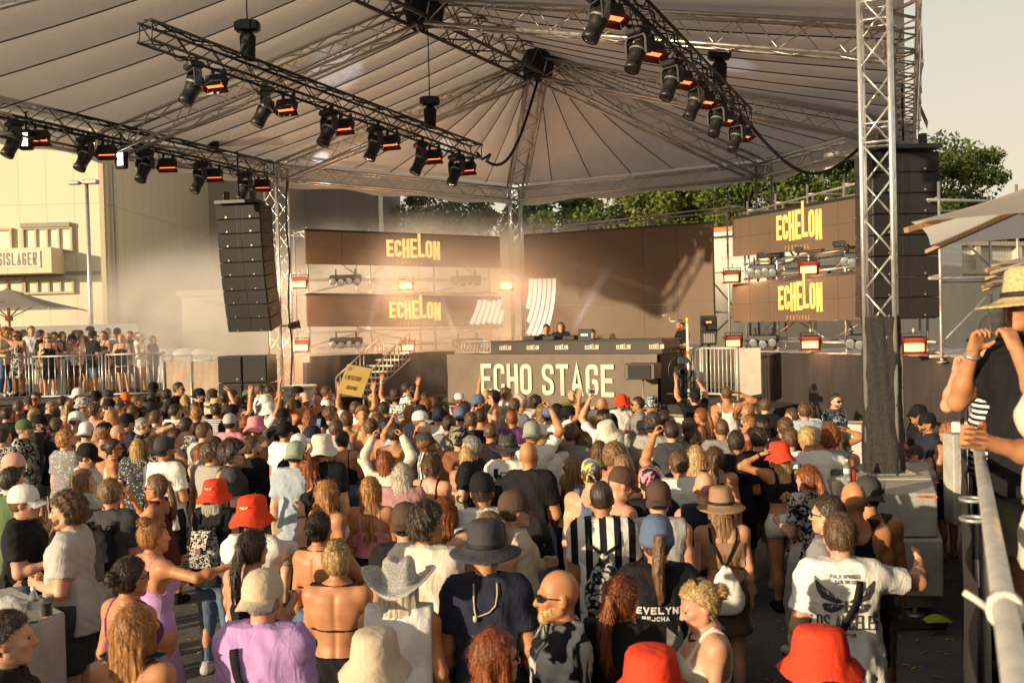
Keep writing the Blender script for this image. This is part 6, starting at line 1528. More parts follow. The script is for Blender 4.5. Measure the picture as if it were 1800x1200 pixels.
HAIR = {'k': hair_mat('black_brown_hair', (.016, .011, .008), (.070, .042, .028)), 'b': hair_mat('brown_hair', (.042, .022, .012), (.18, .095, .045)), 'l': hair_mat('light_brown_hair', (.09, .048, .020), (.33, .19, .085)),
 'y': hair_mat('golden_blond_hair', (.24, .14, .05), (.66, .45, .19)), 'w': hair_mat('platinum_hair', (.32, .27, .20), (.68, .60, .48)), 'r': hair_mat('auburn_hair', (.09, .022, .007), (.38, .115, .032)), 'g': hair_mat('grey_hair', (.12, .11, .10), (.38, .35, .31)), 'o': hair_mat('copper_hair', (.17, .062, .016), (.56, .27, .085))}
CC = {'k': (.009, .008, .010), 'w': (.74, .72, .68), 'g': (.22, .21, .21), 'lg': (.44, .43, .40), 'dg': (.05, .049, .052), 'n': (.018, .021, .040), 'be': (.55, .45, .32), 'kh': (.24, .23, .15), 'gr': (.09, .13, .06), 'ol': (.20, .22, .15), 'r': (.52, .04, .025), 'or': (.80, .16, .03),
 'pk': (.72, .26, .30), 'rs': (.42, .22, .22), 'pu': (.14, .04, .16), 'li': (.46, .27, .55), 'bl': (.10, .14, .24), 'lb': (.36, .42, .48), 'br': (.24, .095, .045), 'db': (.085, .05, .035), 'y': (.62, .50, .10), 'cr': (.66, .60, .49), 'st': (.34, .31, .27), 'ne': (.62, .75, .06), 'pe': (.68, .38, .28), 'mr': (.14, .02, .03), 'de': (.10, .14, .22), 'sv': (.62, .60, .56), 'tn': (.32, .19, .11), 'red': (.78, .055, .02), 'sg': (.28, .31, .25), 'straw': (.58, .43, .20)}
def cloth(code):
    """'k' plain, 'k/pr' printed pattern, '/st' stripes, '/fl' flowers"""
    nm = 'cloth_' + code
    if nm in _mats: return _mats[nm]
    c, _, pat = code.partition('/'); col = CC[c]
    m = bpy.data.materials.new(nm); m.use_nodes = True; _mats[nm] = m; nt = m.node_tree; L = nt.links; b = nt.nodes['Principled BSDF']; b.inputs['Roughness'].default_value = .82; b.inputs['Specular IOR Level'].default_value = .25
    tc = N(nt, 'ShaderNodeTexCoord'); r = N(nt, 'ShaderNodeValToRGB'); el = r.color_ramp.elements
    fm = N(nt, 'ShaderNodeMapping'); fm.inputs['Scale'].default_value = (1.0, 1.0, .42); fm.inputs['Rotation'].default_value = (0, .35, 0); L.new(tc.outputs['Object'], fm.inputs[0])
    f1 = N(nt, 'ShaderNodeTexNoise'); f1.inputs['Scale'].default_value = 15; f1.inputs['Detail'].default_value = 2.5; f1.inputs['Distortion'].default_value = 1.2; L.new(fm.outputs[0], f1.inputs['Vector'])
    f2 = N(nt, 'ShaderNodeTexNoise'); f2.inputs['Scale'].default_value = 300; L.new(tc.outputs['Object'], f2.inputs['Vector'])
    b1 = N(nt, 'ShaderNodeBump'); b1.inputs['Strength'].default_value = .38; b1.inputs['Distance'].default_value = .028; L.new(f1.outputs['Fac'], b1.inputs['Height'])
    b2 = N(nt, 'ShaderNodeBump'); b2.inputs['Strength'].default_value = .25; b2.inputs['Distance'].default_value = .004; L.new(f2.outputs['Fac'], b2.inputs['Height']); L.new(b1.outputs[0], b2.inputs['Normal']); L.new(b2.outputs[0], b.inputs['Normal'])
    if not pat:
        el[0].position = .3; el[1].position = .7; el[0].color = tuple(x * .93 for x in col) + (1,); el[1].color = tuple(min(.85, x * 1.05) for x in col) + (1,)
        n0 = N(nt, 'ShaderNodeTexNoise'); n0.inputs['Scale'].default_value = 5; n0.inputs['Detail'].default_value = 5; L.new(tc.outputs['Object'], n0.inputs['Vector']); L.new(n0.outputs['Fac'], r.inputs[0]); L.new(r.outputs[0], b.inputs['Base Color']); return m
    if pat.startswith('vs') or pat.startswith('hs'):
        w = N(nt, 'ShaderNodeTexWave'); w.bands_direction = 'X' if pat[0] == 'v' else 'Z'; w.inputs['Scale'].default_value = 3.1 if pat[0] == 'v' else 9; w.inputs['Distortion'].default_value = .3; L.new(tc.outputs['Object'], w.inputs['Vector']); src = w.outputs['Fac']
        el[0].position = .48; el[1].position = .52; el[0].color = col + (1,); el[1].color = CC['w' if c != 'w' else 'k'] + (1,)
    elif pat == 'fl':
        v = N(nt, 'ShaderNodeTexVoronoi'); v.inputs['Scale'].default_value = 30; L.new(tc.outputs['Object'], v.inputs['Vector']); n1 = N(nt, 'ShaderNodeTexNoise'); n1.inputs['Scale'].default_value = 9; L.new(tc.outputs['Object'], n1.inputs['Vector'])
        hs = N(nt, 'ShaderNodeHueSaturation'); hs.inputs['Saturation'].default_value = .8; hs.inputs['Value'].default_value = .65; L.new(v.outputs['Color'], hs.inputs['Color'])
        mr = N(nt, 'ShaderNodeValToRGB'); mr.color_ramp.elements[0].position = .26; mr.color_ramp.elements[1].position = .42; mr.color_ramp.elements[0].color = (1, 1, 1, 1); mr.color_ramp.elements[1].color = (0, 0, 0, 1); L.new(v.outputs['Distance'], mr.inputs[0])
        mx = N(nt, 'ShaderNodeMix', data_type='RGBA'); mx.inputs[6].default_value = col + (1,); L.new(mr.outputs[0], mx.inputs[0]); L.new(hs.outputs[0], mx.inputs[7]); L.new(mx.outputs[2], b.inputs['Base Color']); return m
    else:
        n1 = N(nt, 'ShaderNodeTexNoise'); n1.inputs['Scale'].default_value = {'pr': 16, 'td': 5, 'sm': 34}.get(pat, 16); n1.inputs['Detail'].default_value = 2; n1.inputs['Distortion'].default_value = 1.6; L.new(tc.outputs['Object'], n1.inputs['Vector']); src = n1.outputs['Fac']
        c2 = {'k': 'lg', 'w': 'dg', 'g': 'w', 'n': 'lb', 'lg': 'k', 'dg': 'lg', 'bl': 'w', 'r': 'k', 'mr': 'pk', 'y': 'bl', 'pk': 'n', 'be': 'db'}.get(c, 'k'); el[0].position = .47; el[1].position = .53; el[0].color = col + (1,); el[1].color = CC[c2] + (1,)
    L.new(src, r.inputs[0]); L.new(r.outputs[0], b.inputs['Base Color']); return m
HATM = {}
def hatmat(c):
    if c == 'straw': return mat('woven_straw', CC['straw'], .7, 0, .35, 90, .6, 160)
    if c == 'sv': return mat('silver_sequin', (.62, .60, .57), .28, .55, .45, 160, .8, 220)
    if c == 'tn': return mat('tan_suede', CC['tn'], .75, 0, .15, 10, .2, 150)
    return cloth(c)
LENS_D = mat('dark_sunglass_lens', (.012, .011, .012), .08, 0, 0, spec=.8)
EYE = mat('eye', (.05, .04, .035), .2, 0, 0)
PEOPLE = []
def person(x, y, label, sex='m', face=0, hair_='short', hc='b', hat=None, hatc='k', top='tee', tc='k', low='shorts', lc='dg', arm='d d', leg='a', head=(0, 0), skin=0, h=None, d=None, base=0.0, fat=0.0, gl=None, beard=None, loc=None, group='crowd before the stage', scale=None, lod=None, lean=0.0):
    """x, y: photograph pixel of the top of the head (hat included)"""
    H0 = 1.775 if sex == 'm' else 1.705
    hh = h or (1.79 if sex == 'm' else 1.68); sc = hh / H0
    extra = .035 * sc if hat in ('bucket', 'fedora', 'cowboy', 'sun', 'cap', 'capb') else .02 if hair_ in ('curly', 'afro', 'hbun') else .0
    top_z = base + hh + extra
    if loc is not None: p = Vector((loc[0], loc[1], base))
    else:
        if d is None:
            v = ray(x, y); dd = (top_z - CAM_LOC.z) / v.z * v.y if v.z < -1e-4 else 99
            if not (3.0 < dd < 20.5):
                dd = min(max(dd, 3.0), 20.5); w = P(x, y, dd); nh = w.z - base - extra; sc = min(max(nh / H0, .9 if sex == 'm' else .88), 1.1)
        else:
            dd = d; w = P(x, y, dd); nh = w.z - base - extra; sc = min(max(nh / H0, .80), 1.16)
        w = P(x, y, dd); p = Vector((w.x, w.y, base))
    dist = math.hypot(p.x, p.y); lod = lod if lod is not None else (0 if dist < 8.5 else 1 if dist < 13.5 else 2)
    la, ra = arm.split()
    hy, hp = head
    me, S, aL, aR, T, R = body(sex, fat, la, ra, leg, hy, hp, lod)
    o = link('person', me, SKIN[skin]); o.location = p; yaw = -rad(face); o.rotation_euler = (lean * .5, lean, yaw); o.scale = (sc, sc, sc)
    jit = random.uniform(.97, 1.03); o.scale = (sc * jit, sc * jit, sc)
    tag(o, label, 'person', group)
    def part(name, m_, mt): return link(name, m_, mt, o)
    if top != 'none': part({'tee': 'shirt', 'ls': 'long_sleeve_shirt', 'vest': 'sleeveless_shirt', 'tank': 'tank_top', 'cami': 'strap_top', 'crop': 'crop_top', 'dress': 'dress', 'mini': 'short_dress', 'bik': 'bikini_top'}[top], upper(top, sex, fat, la, ra, lod), cloth(tc))
    if top not in ('dress', 'mini') and low: part({'shorts': 'shorts', 'hot': 'hot_pants', 'jeans': 'jeans', 'legg': 'leggings', 'skirt': 'skirt', 'long': 'trousers'}[low], lower(low, sex, fat, leg, lod), cloth(lc))
    M4 = Matrix(np.block([[R * S['hs'], np.array(T((0, 0, 0)))[:, None]], [np.zeros((1, 3)), np.ones((1, 1))]]).tolist())
    def onhead(name, m_, mt):
        q = part(name, m_, mt); q.matrix_local = M4; return q
    if hair_ not in (None, 'bald'): onhead('hair', hair(hair_, lod, random.choice((0, 1)), hat in (None, 'ears', 'band')), HAIR[hc])
    if beard: onhead('beard', beard_mesh(min(lod, 1)), HAIR[beard])
    if hat:
        q = onhead({'bucket': 'bucket_hat', 'cap': 'cap', 'capb': 'cap', 'fedora': 'brimmed_hat', 'cowboy': 'cowboy_hat', 'sun': 'sun_hat', 'beanie': 'beanie', 'bandana': 'bandana', 'band': 'headband', 'ears': 'cat_ears'}[hat], hat_mesh(hat), hatmat(hatc))
        if hat not in ('ears', 'band'): q.matrix_local = M4 @ Matrix.Scale(1.13 if hat == 'bucket' else 1.09, 4)
        if hat in ('fedora', 'sun', 'cowboy'):
            hb = link('hat_band', band_mesh(), BLKM if hatc != 'sv' else hatmat('sv'), q)
    if gl and gl != '1': onhead('sunglasses', glasses_mesh(gl), LENS_D)
    facing = (face + hy) % 360
    if not gl and dist < 14 and 60 < facing < 300:
        for s_ in (-1, 1):
            q = part('eye', eye_mesh(), EYE); q.matrix_local = M4 @ Matrix.Translation((s_ * .031, .0815, -.008))
    if dist < 12.5 or base > 0:
        kr, ar, kl, al = LEG[leg]
        shm = cloth(random.choice(('w', 'k', 'k', 'dg', 'lg')))
        for an, sx in ((ar, 1), (al, -1)):
            q = part('shoe', shoe_mesh(), shm); q.location = (an[0] * sx, an[1], .0)
    PEOPLE.append((o, S, aL, aR, M4, sc)); return len(PEOPLE) - 1
def hand_at(i, side='r'):
    o, S, aL, aR, M4, sc = PEOPLE[i]; sh, el, wr, hk = aR if side == 'r' else aL
    bpy.context.view_layer.update()
    return o.matrix_world @ Vector(wr + nrm(wr - el) * .085), (o.matrix_world.to_3x3() @ Vector(nrm(wr - el))).normalized()
# ================================================================== THE CROWD (x, y = photograph pixel of the crown of the head)
_HK = {'sh': 'short', 'bz': 'buzz', 'bd': 'bald', 'lg': 'long', 'wv': 'wavy', 'bob': 'bob', 'bun': 'bun', 'hb': 'hbun', 'py': 'pony', 'br': 'braid', 'cu': 'curly', 'af': 'afro', 'md': 'med'}
_HT = {'cap': 'cap', 'capb': 'capb', 'bkt': 'bucket', 'fed': 'fedora', 'cow': 'cowboy', 'sun': 'sun', 'bea': 'beanie', 'bnd': 'bandana', 'band': 'band', 'ears': 'ears'}
_TP = ('tee', 'ls', 'vest', 'tank', 'cami', 'crop', 'dress', 'mini', 'bik', 'none')
_rs = random.Random(11)
def p(x, y, sp, label, **kw):
    k = dict(sex='m', hair_='short', hc='b', skin=_rs.choice((0, 0, 0, 1, 2, 2, 3, 1)), leg=_rs.choice('aabc'), lean=_rs.uniform(-.05, .05), fat=_rs.choice((0, 0, .06, .1)), face=_rs.uniform(-12, 22))
    arm_set = False
    for t in sp.split():
        a, _, b = t.partition(':')
        if a in ('m', 'f'):
            k['sex'] = a
            if a == 'f': k['fat'] = _rs.choice((0, 0, .05, .1))
        elif a in _HK: k['hair_'] = _HK[a]; k['hc'] = b or 'b'
        elif a in _HT: k['hat'] = _HT[a]; k['hatc'] = b or 'k'
        elif a in _TP: k['top'] = a; k['tc'] = b or 'k'
        elif a[0] == 'L' and len(a) > 1: k['low'] = a[1:]; k['lc'] = b or 'dg'
        elif a == 'a': k['arm'] = ' '.join(b.split(',')); arm_set = True
        elif a == 'hd': k['head'] = tuple(int(v) for v in b.split(','))
        elif a == 'F': k['face'] = float(b)
        elif a == 's': k['skin'] = int(b)
        elif a == 'g': k['gl'] = b
        elif a == 'bd_': k['beard'] = b
        elif a == 'fat': k['fat'] = float(b)
        elif a in ('h', 'd', 'base', 'lean', 'lod'): k[a] = float(b) if a != 'lod' else int(b)
    f_ = k['face']
    if 265 < f_ < 330: k['face'] = f_ - 16
    elif 45 <= f_ <= 90: k['face'] = f_ + 10
    if y > 815 and 'lean:' not in sp: k['lean'] *= .25
    if not arm_set: k['arm'] = _rs.choice(('d d', 'f f', 'd f2', 'f d', 'd2 d', 'f2 f'))
    if 'low' not in k: k['low'] = _rs.choice(('shorts', 'shorts', 'shorts', 'jeans') if k['sex'] == 'm' else ('hot', 'skirt', 'shorts', 'jeans')); k['lc'] = _rs.choice(('k', 'dg', 'bl', 'de', 'kh', 'k'))
    k.update(kw)
    return person(x, y, label, **k)
# --- back left rows
p(62, 689, 'm sh:k tee:k F:178 g:sun', 'person in dark sunglasses facing the camera below the terrace railing')
p(45, 695, 'm sh:b cap:dg tee:k F:62 hd:0,-20', 'person in a dark grey cap looking down under the railing at left')
p(59, 705, 'f lg:l tank:k', 'person with long ash blond hair seen from behind near the left frame edge')
p(88, 703, 'm bz:l none F:70 hd:0,-25 g:sun s:2', 'bare shouldered person with cropped hair and sunglasses bowing the head at left')
p(103, 718, 'f bun:k cami:k', 'person with a small dark bun and bare shoulders behind the striped hat wearer at left')
p(139, 680, 'm sh:b capb:w tee:k F:50', 'person in a plain white cap close under the terrace railing')
p(144, 697, 'm sh:b bkt:w/sm tee:lg F:55', 'person in a white bucket hat with dark speckled print')
p(123, 706, 'f br:y cami:be', 'person with thick blond braids left of the speckled bucket hat')
p(170, 685, 'm sh:k cap:k tee:k F:5', 'person in a black cap right behind the speckled bucket hat')
p(183, 684, 'm sh:b cap:dg tee:dg F:70', 'person in a charcoal cap turned right under the terrace rail')
p(219, 688, 'm sh:k cap:or tee:k F:160 g:sun', 'person in a bright orange cap and sunglasses facing the camera')
p(179, 696, 'm sh:b capb:lg/sm tee:br', 'person with a patterned grey backward cap and brown shirt')
p(191, 699, 'm sh:k cap:k none F:60', 'shirtless person in a black cap left of the orange cap')
p(212, 697, 'm cu:o tee:kh', 'person with ginger curls just in front of the orange cap')
p(160, 707, 'm cu:b none F:10 hd:20,0 s:2 fat:.1', 'tall shirtless person with dark brown curls and a broad back at left')
p(138, 720, 'm sh:b cap:w none F:55 s:2', 'shirtless person in a cream cap left of the broad bare back')
p(213, 707, 'm sh:k tee:lb F:75 g:sun', 'dark haired person in sunglasses in profile behind the black caps at left')
p(195, 724, 'f bob:o tank:k', 'person with a copper blond bob and black top at left')
p(223, 725, 'm sh:k cap:k tee:n F:40', 'person in a black cap with small yellow badge side right of the copper bob')
p(19, 722, 'f lg:r vest:lg/pr F:40 hd:20,0', 'person with long chestnut hair and patterned top at the left frame edge')
p(8, 716, 'm sh:k tee:k', 'dark haired person at the very left edge above the chestnut hair')
p(41, 735, 'm sh:g cap:gr tee:k/pr F:78 fat:.22 g:sun s:2', 'stout person in a green and black trucker cap and swirl print shirt')
p(61, 727, 'm sh:k cap:k tee:dg F:70 bd_:k fat:.12', 'person in a black cap and washed grey shirt beside the green trucker cap')
p(57, 718, 'f bob:y tank:w', 'person with short straw blond hair behind the green trucker cap')
p(82, 727, 'm sh:k tee:mr/pr F:40', 'person in a dark red flowered shirt behind the grey shirt at left')
p(116, 754, 'm cu:o tee:g/fl F:25 hd:30,0 bd_:b', 'person with ginger hair in a grey shirt printed with tropical flowers')
p(144, 739, 'm sh:k capb:w tee:be F:-5', 'person in a white and grey trucker cap and beige shirt seen from behind')
p(183, 740, 'm md:l cap:k none F:40', 'person in a black cap over light brown hair left of the bald head')
p(207, 746, 'm bd tee:n F:45 g:sun s:2', 'bald person with thin glasses in the left part of the crowd')
p(171, 769, 'm sh:k cap:k tee:w F:72 hd:0,-18 g:sun s:2 lean:.12', 'person in a black cap and white shirt leaning right with sunglasses at left')
p(200, 772, 'f bun:k tank:cr F:55 g:sun s:1', 'person with dark pinned hair, big earring and cream crochet top')
p(30, 792, 'm sh:k cap:pe tee:cr F:268 g:sun s:2 bd_:b', 'person in a cream cap with pink brim facing left in a cream shirt')
p(5, 752, 'm sh:k tee:k/pr F:20', 'person in a black and white shirt cut by the left edge above the cream cap')
p(98, 735, 'm sh:b tee:k F:30', 'dark haired person in black between the red flowered shirt and ginger hair')
# --- second block
p(268, 670, 'm sh:k cap:k tee:k F:0 d:21.5 fat:.15', 'broad person in a black cap and black shirt before the end of the railing')
p(313, 672, 'm sh:k tee:k F:82 g:sun a:d,f d:21.3', 'person in sunglasses in profile holding a phone before the brown fence')
p(287, 683, 'm sh:k tee:dg', 'dark head half hidden above the curly blond person')
p(243, 694, 'm sh:b tee:k F:65 hd:10,0', 'person with a neat fade and black shirt right of the orange cap')
p(289, 690, 'f wv:w tank:be F:120 hd:0,0', 'person with wavy platinum hair facing right under the railing end')
p(305, 698, 'm sh:k capb:k tee:k', 'person in a black backward cap right of the wavy platinum hair')
p(348, 681, 'm sh:k capb:k tee:k F:75 g:sun bd_:k', 'bearded person in black backward cap and glasses in profile')
p(371, 684, 'm md:b tee:be F:30 a:cl,cl', 'brown haired person clapping with raised hands before the brown fence')
p(379, 699, 'm sh:b fed:straw tee:k a:d,uh', 'person in a small yellow straw hat with one hand at the head')
p(256, 707, 'm sh:b fed:dg tee:lg F:80 g:sun', 'person in a grey felt hat and sunglasses facing right')
p(307, 711, 'm sh:k tee:w F:20 hd:20,0', 'dark haired person in a white shirt left of the flat topped blond')
p(339, 705, 'm bz:b tee:be', 'person with brown crop hair and beige shirt behind the flat topped blond')
p(348, 715, 'm sh:o tee:k F:5', 'person with ginger flat top hair and shaved sides in black')
p(381, 709, 'm sh:k tee:w/hs F:10', 'dark haired person in a white shirt with dark band behind the grey cap')
p(403, 725, 'm sh:k cap:lg tee:pk F:12 s:0', 'person in a pale grey cap and salmon pink shirt')
p(404, 708, 'm sh:k capb:k tee:k F:20 a:d,u s:1', 'person in black raising one arm high with a white wristband at left')
p(408, 686, 'f cu:k tank:k F:55', 'person with short dark curls before the black subwoofers')
p(432, 683, 'm sh:k capb:gr tee:k F:80 bd_:k g:sun', 'bearded person in a green cap before the black subwoofers')
p(447, 730, 'm sh:k bkt:pk tee:tn F:25 s:1', 'person in a bright pink bucket hat and brown shirt')
p(428, 731, 'f wv:r tank:g', 'person with curly auburn hair left of the pink bucket hat')
p(251, 733, 'm bz:g tee:k/fl F:68 g:sun a:d,p s:0', 'person with grey fade and sunglasses pointing one arm up toward the stage')
p(295, 743, 'f bun:b cami:k s:1 F:40', 'person with tied brown hair behind the pointing arm')
p(360, 744, 'm sh:b tee:lg F:20 hd:20,0', 'person with glossy brown hair and white glasses arms seen from behind')
p(293, 765, 'm sh:k capb:dg tee:w F:18 hd:25,0 bd_:k fat:.12 h:1.84', 'tall person in washed black backward cap and wide white shirt')
p(236, 773, 'f lg:y tee:dg/fl', 'person with long golden blond hair and a thin braid left of the white shirt')
p(265, 772, 'f lg:l tee:k/pr', 'person with long ash brown hair beside the golden blond one')
p(313, 753, 'f bun:k cami:k/sm F:60 a:d,eat', 'dark haired person in a dotted black top sipping from a cup')
p(372, 774, 'm cu:b vest:st F:40 hd:30,0 g:sport s:0 bd_:k', 'person with tousled brown hair and white glasses in a washed grey sleeveless shirt')
p(404, 776, 'm af:k tee:dg F:60 g:sport', 'person with black frizzy curls and white glasses')
p(439, 767, 'm sh:b band:lg ls:k F:25 hd:30,0 bd_:k', 'person in a black shirt with a grey bandana round brown hair')
p(368, 764, 'm sh:k cap:dg tee:st', 'person in a dark grey cap behind the tousled brown hair')
p(352, 779, 'f lg:r cami:be F:30', 'person with long copper hair left of the tousled brown hair')
p(325, 733, 'm sh:k tee:k/pr F:30', 'dark haired person in patterned black behind the pointing hand')
p(275, 722, 'm sh:b tee:st F:30', 'brown haired person in stone shirt behind the grey fade')
# --- third block
p(456, 675, 'm sh:b vest:w F:60 g:sun', 'person in white sleeveless shirt and sunglasses at the subwoofers')
p(476, 682, 'm sh:b tee:k F:55 a:d,u2 s:1', 'brown haired person stretching an arm up to the right by the left tower')
p(470, 676, 'm sh:k tee:k', 'black haired person behind the stretched arm')
p(467, 692, 'm sh:b bkt:w tee:k F:40', 'person in the taller white bucket hat of two, farther back')
p(471, 706, 'm sh:b bkt:w tee:w F:60 g:sun a:d,uh s:1', 'person in the lower white bucket hat with sunglasses, arm bent overhead')
p(521, 677, 'm sh:k cap:k tee:k F:70', 'person in a black cap right of the left tower foot')
p(538, 688, 'm sh:b cap:pe none F:145 bd_:b s:1', 'shirtless bearded person in a red and yellow cap turned to the camera')
p(561, 689, 'm sh:k tank:k F:178 s:2', 'smiling person in a black tank top facing the camera')
p(575, 679, 'm sh:b tee:w F:60 g:sun', 'person in white shirt and sunglasses left of the cardboard sign')
p(584, 691, 'm sh:k tee:k', 'black haired person seen from behind left of the cardboard sign')
p(515, 694, 'f md:k cami:k F:60', 'dark haired person in black straps below the black cap by the tower')
p(512, 705, 'f br:l bik:or F:30 s:1 a:d,cl', 'person with braids and bare tanned back raising a hand')
p(540, 720, 'f wv:r cami:k', 'person with long fiery auburn waves')
p(560, 728, 'm sh:k cap:k tee:k F:75 g:sun s:0', 'person in a black cap and big sunglasses in profile')
p(579, 714, 'm cu:b tee:lb F:55 g:sun bd_:b a:d,s', 'bearded person with curly top and pale blue shirt stretching an arm')
p(616, 723, 'm sh:b none F:10 s:1 h:1.85', 'shirtless person with brown quiff and tanned back in the middle')
p(636, 712, 'm cu:l none F:165 s:1 a:hd,d gl:1', 'laughing shirtless person lifting blue sunglasses, facing the camera')
p(549, 745, 'm sh:g cap:n none F:45 s:2 fat:.1', 'person in a faded navy cap with grey hair and bare back')
p(527, 760, 'm sh:b capb:w tee:k', 'person in a white printed backward cap beside the navy cap')
p(515, 772, 'm sh:k capb:sg tee:lb F:0 h:1.82', 'person in a grey green backward cap and pale shirt with sun on the back')
p(564, 762, 'm sh:k bkt:cr tee:k F:5 fat:.2 h:1.86 bd_:k', 'large person in a cream bucket hat and black shirt')
p(607, 759, 'f bun:k cami:k F:5 s:1', 'person with dark tied hair, pink glasses on top and black straps across the back')
p(643, 749, 'f lg:y none F:5', 'person with long bright blond hair reaching the mid back')
SIGN_I = p(624, 706, 'm sh:b tee:w F:10 a:u,u s:1', 'person holding up the cardboard sign with both arms')
p(657, 692, 'f lg:y ears:k tank:k', 'person with long blond hair and black cat ears right of the sign')
p(590, 738, 'm sh:b tee:lb F:20', 'brown haired person in pale blue behind the cream bucket hat')
p(500, 738, 'm sh:k capb:k tee:w F:30 a:d,ph s:1', 'person in white holding up a phone beside the pink bucket hat')
# --- fourth block
FED_I = p(697, 684, 'm md:k fed:db tee:w/pr F:15 a:u,u2 s:1', 'person in a dark brown felt hat raising both arms in a zigzag shirt')
p(713, 673, 'm sh:k tee:w F:65 bd_:k g:sun', 'bearded dark haired person right of the brown felt hat')
p(749, 689, 'm sh:k tee:k F:10', 'dark haired person far back in front of the pale barrier end')
p(745, 699, 'm cu:r tee:k F:10', 'person with tight reddish curls before the pale barrier')
p(716, 713, 'f wv:o tank:w F:20', 'person with wavy copper hair under the zigzag shirt')
p(735, 709, 'm sh:k cap:n tee:n', 'person in a navy cap left of the flowered shirt, cap tilted')
p(736, 720, 'm sh:l cap:w tank:k F:72 g:sun s:1', 'person in a bright white cap and sunglasses with black vest')
p(763, 713, 'm sh:k capb:n tee:w/fl F:0 fat:.15', 'person in a navy cap and white shirt full of blue and yellow flowers')
p(749, 740, 'm bd tee:kh F:30 s:0', 'bald pale headed person in front of the flowered shirt')
p(805, 690, 'f bun:r cap:w tee:r F:72', 'person in a white cap with auburn bun and red shirt')
p(801, 712, 'm sh:k capb:bl tee:bl F:0 fat:.08', 'person in a blue backward cap with round patch and slate shirt')
p(820, 705, 'm cu:k tank:k F:15', 'person with black curls in a black vest with pale lettering')
p(843, 691, 'm sh:k capb:bl tee:or F:70 bd_:k a:u,d', 'bearded person in a blue cap and orange shirt, arm thrown up')
p(857, 685, 'm sh:y tee:k F:30', 'blond person right of the blue cap and raised arm')
p(871, 686, 'm md:k none F:290 g:sun s:0 a:d,f', 'lean shirtless person with black hair looking left, strap over the back')
p(888, 682, 'm md:l tee:w F:60 g:sun', 'person with shoulder length light brown hair, sunglasses and white shirt')
p(800, 746, 'm sh:b bkt:kh/pr tee:br F:0 fat:.22 h:1.84', 'large person in a camouflage bucket hat and rust brown shirt')
p(697, 754, 'f md:b bkt:lb tee:rs F:25 a:uh,d', 'person in a pale blue bucket hat with a raised hand beside')
p(693, 745, 'm sh:k none', 'dark haired person above the pale blue bucket hat')
p(677, 735, 'm md:k none s:1 F:20', 'black haired person with bare tanned shoulders behind the pale blue bucket hat')
p(752, 765, 'f md:r bea:dg ls:k/vs F:60 g:sun hd:0,22', 'person in a grey beanie and sunglasses looking up, striped cardigan')
p(825, 767, 'm sh:g tee:k F:310 g:sun', 'grey haired person turned left above the golden blond hair')
p(825, 785, 'f lg:y tank:ol F:5', 'person with thick golden blond hair in an olive top')
p(884, 761, 'm md:b fed:dg tee:w F:10', 'person in a dark felt hat with a black backpack on a white shirt')
p(868, 743, 'm bz:b tee:k F:20 s:1', 'person with shaved head and black shirt left of the purple shirt')
p(685, 795, 'f lg:r ls:cr a:uh,uh F:5', 'person with long dark red hair in cream lace sleeves raising both hands')
p(660, 726, 'm sh:b tee:k/pr F:10', 'brown haired person in a dark print below the cat ears')
p(780, 730, 'm sh:k tee:g F:10', 'dark haired person between the flowered and slate shirts')
# --- fifth block
p(915, 691, 'm cu:w none F:285 g:sun s:1', 'bleached blond shirtless person in sunglasses looking left before the banner')
p(936, 693, 'm cu:k vest:lg F:20', 'person with black curls and grey sleeveless shirt before the banner')
p(897, 721, 'm bz:r tee:pu F:5 s:1', 'person in a deep purple shirt with cropped auburn hair')
p(928, 737, 'm sh:l capb:sg tee:w F:10 a:d,uh h:1.85 fat:.08 s:1', 'tall person in a faded camouflage cap and white shirt holding hands overhead')
p(939, 776, 'm bd tee:k F:20 s:1 h:1.9 fat:.12 a:f2,f2', 'tall bald person in a black shirt with a sun patch on the back')
p(984, 705, 'm sh:k cap:k tee:be F:150 hd:0,-25 g:sun', 'person in a black cap looking down at the hands before the banner')
p(998, 711, 'm sh:k capb:k tee:tn F:60', 'person in a dark cap right beside the one looking down')
p(970, 711, 'm sh:k capb:bl tee:w F:20 a:d,u2 s:1', 'person in white with one open hand waving before the banner')
p(1009, 687, 'f md:b bnd:pe vest:ne F:172 hd:0,18 a:s,s', 'cheering person in a neon vest leaning the head back before the banner')
p(1064, 699, 'm bd tee:k F:35 s:1', 'bald person in black left of the red bucket hats')
p(1087, 692, 'm sh:k bkt:red tee:w F:168 bd_:k g:sun d:17.6', 'bearded person in a red bucket hat and white shirt facing the camera')
p(1099, 697, 'f lg:b bkt:red tee:k F:30 d:18.6', 'second red bucket hat half hidden behind the bearded wearer')
CAM_I = p(1069, 717, 'm md:b capb:k tee:w F:5 a:uh,d s:0', 'person in a black cap and white shirt lifting a small camera')
p(1036, 719, 'f bun:y cap:w tank:k F:10', 'person in a white cap left of the lifted camera')
p(1067, 737, 'm md:b bkt:cr tee:be F:30 hd:20,20', 'person in a floppy cream sun hat tilted back')
p(1080, 781, 'f af:l tank:k F:10', 'person with a big mop of frizzy light brown curls')
p(1049, 776, 'f lg:b tank:w F:10', 'person with sleek dark brown hair left of the frizzy curls')
p(1035, 807, 'm sh:b bnd:y/pr tank:bl F:10', 'person in a white cap printed with yellow patches')
p(995, 803, 'f wv:l crop:n F:5 a:d,d2', 'person with long wavy ash hair tied half up')
p(1110, 798, 'm bz:l tee:db F:15 h:1.86 fat:.12 s:1', 'large person with shaved head in a wide taupe shirt')
p(956, 767, 'f bob:y ls:w F:10', 'blond person behind the tall bald person in black')
p(976, 763, 'f lg:l tee:w F:10', 'light brown haired person beside the blond one, centre of the crowd')
p(1010, 745, 'm sh:b tee:g F:20', 'brown haired person in grey below the neon vest')
p(1030, 760, 'f lg:b cami:db F:0', 'brown haired person in maroon straps in the centre')
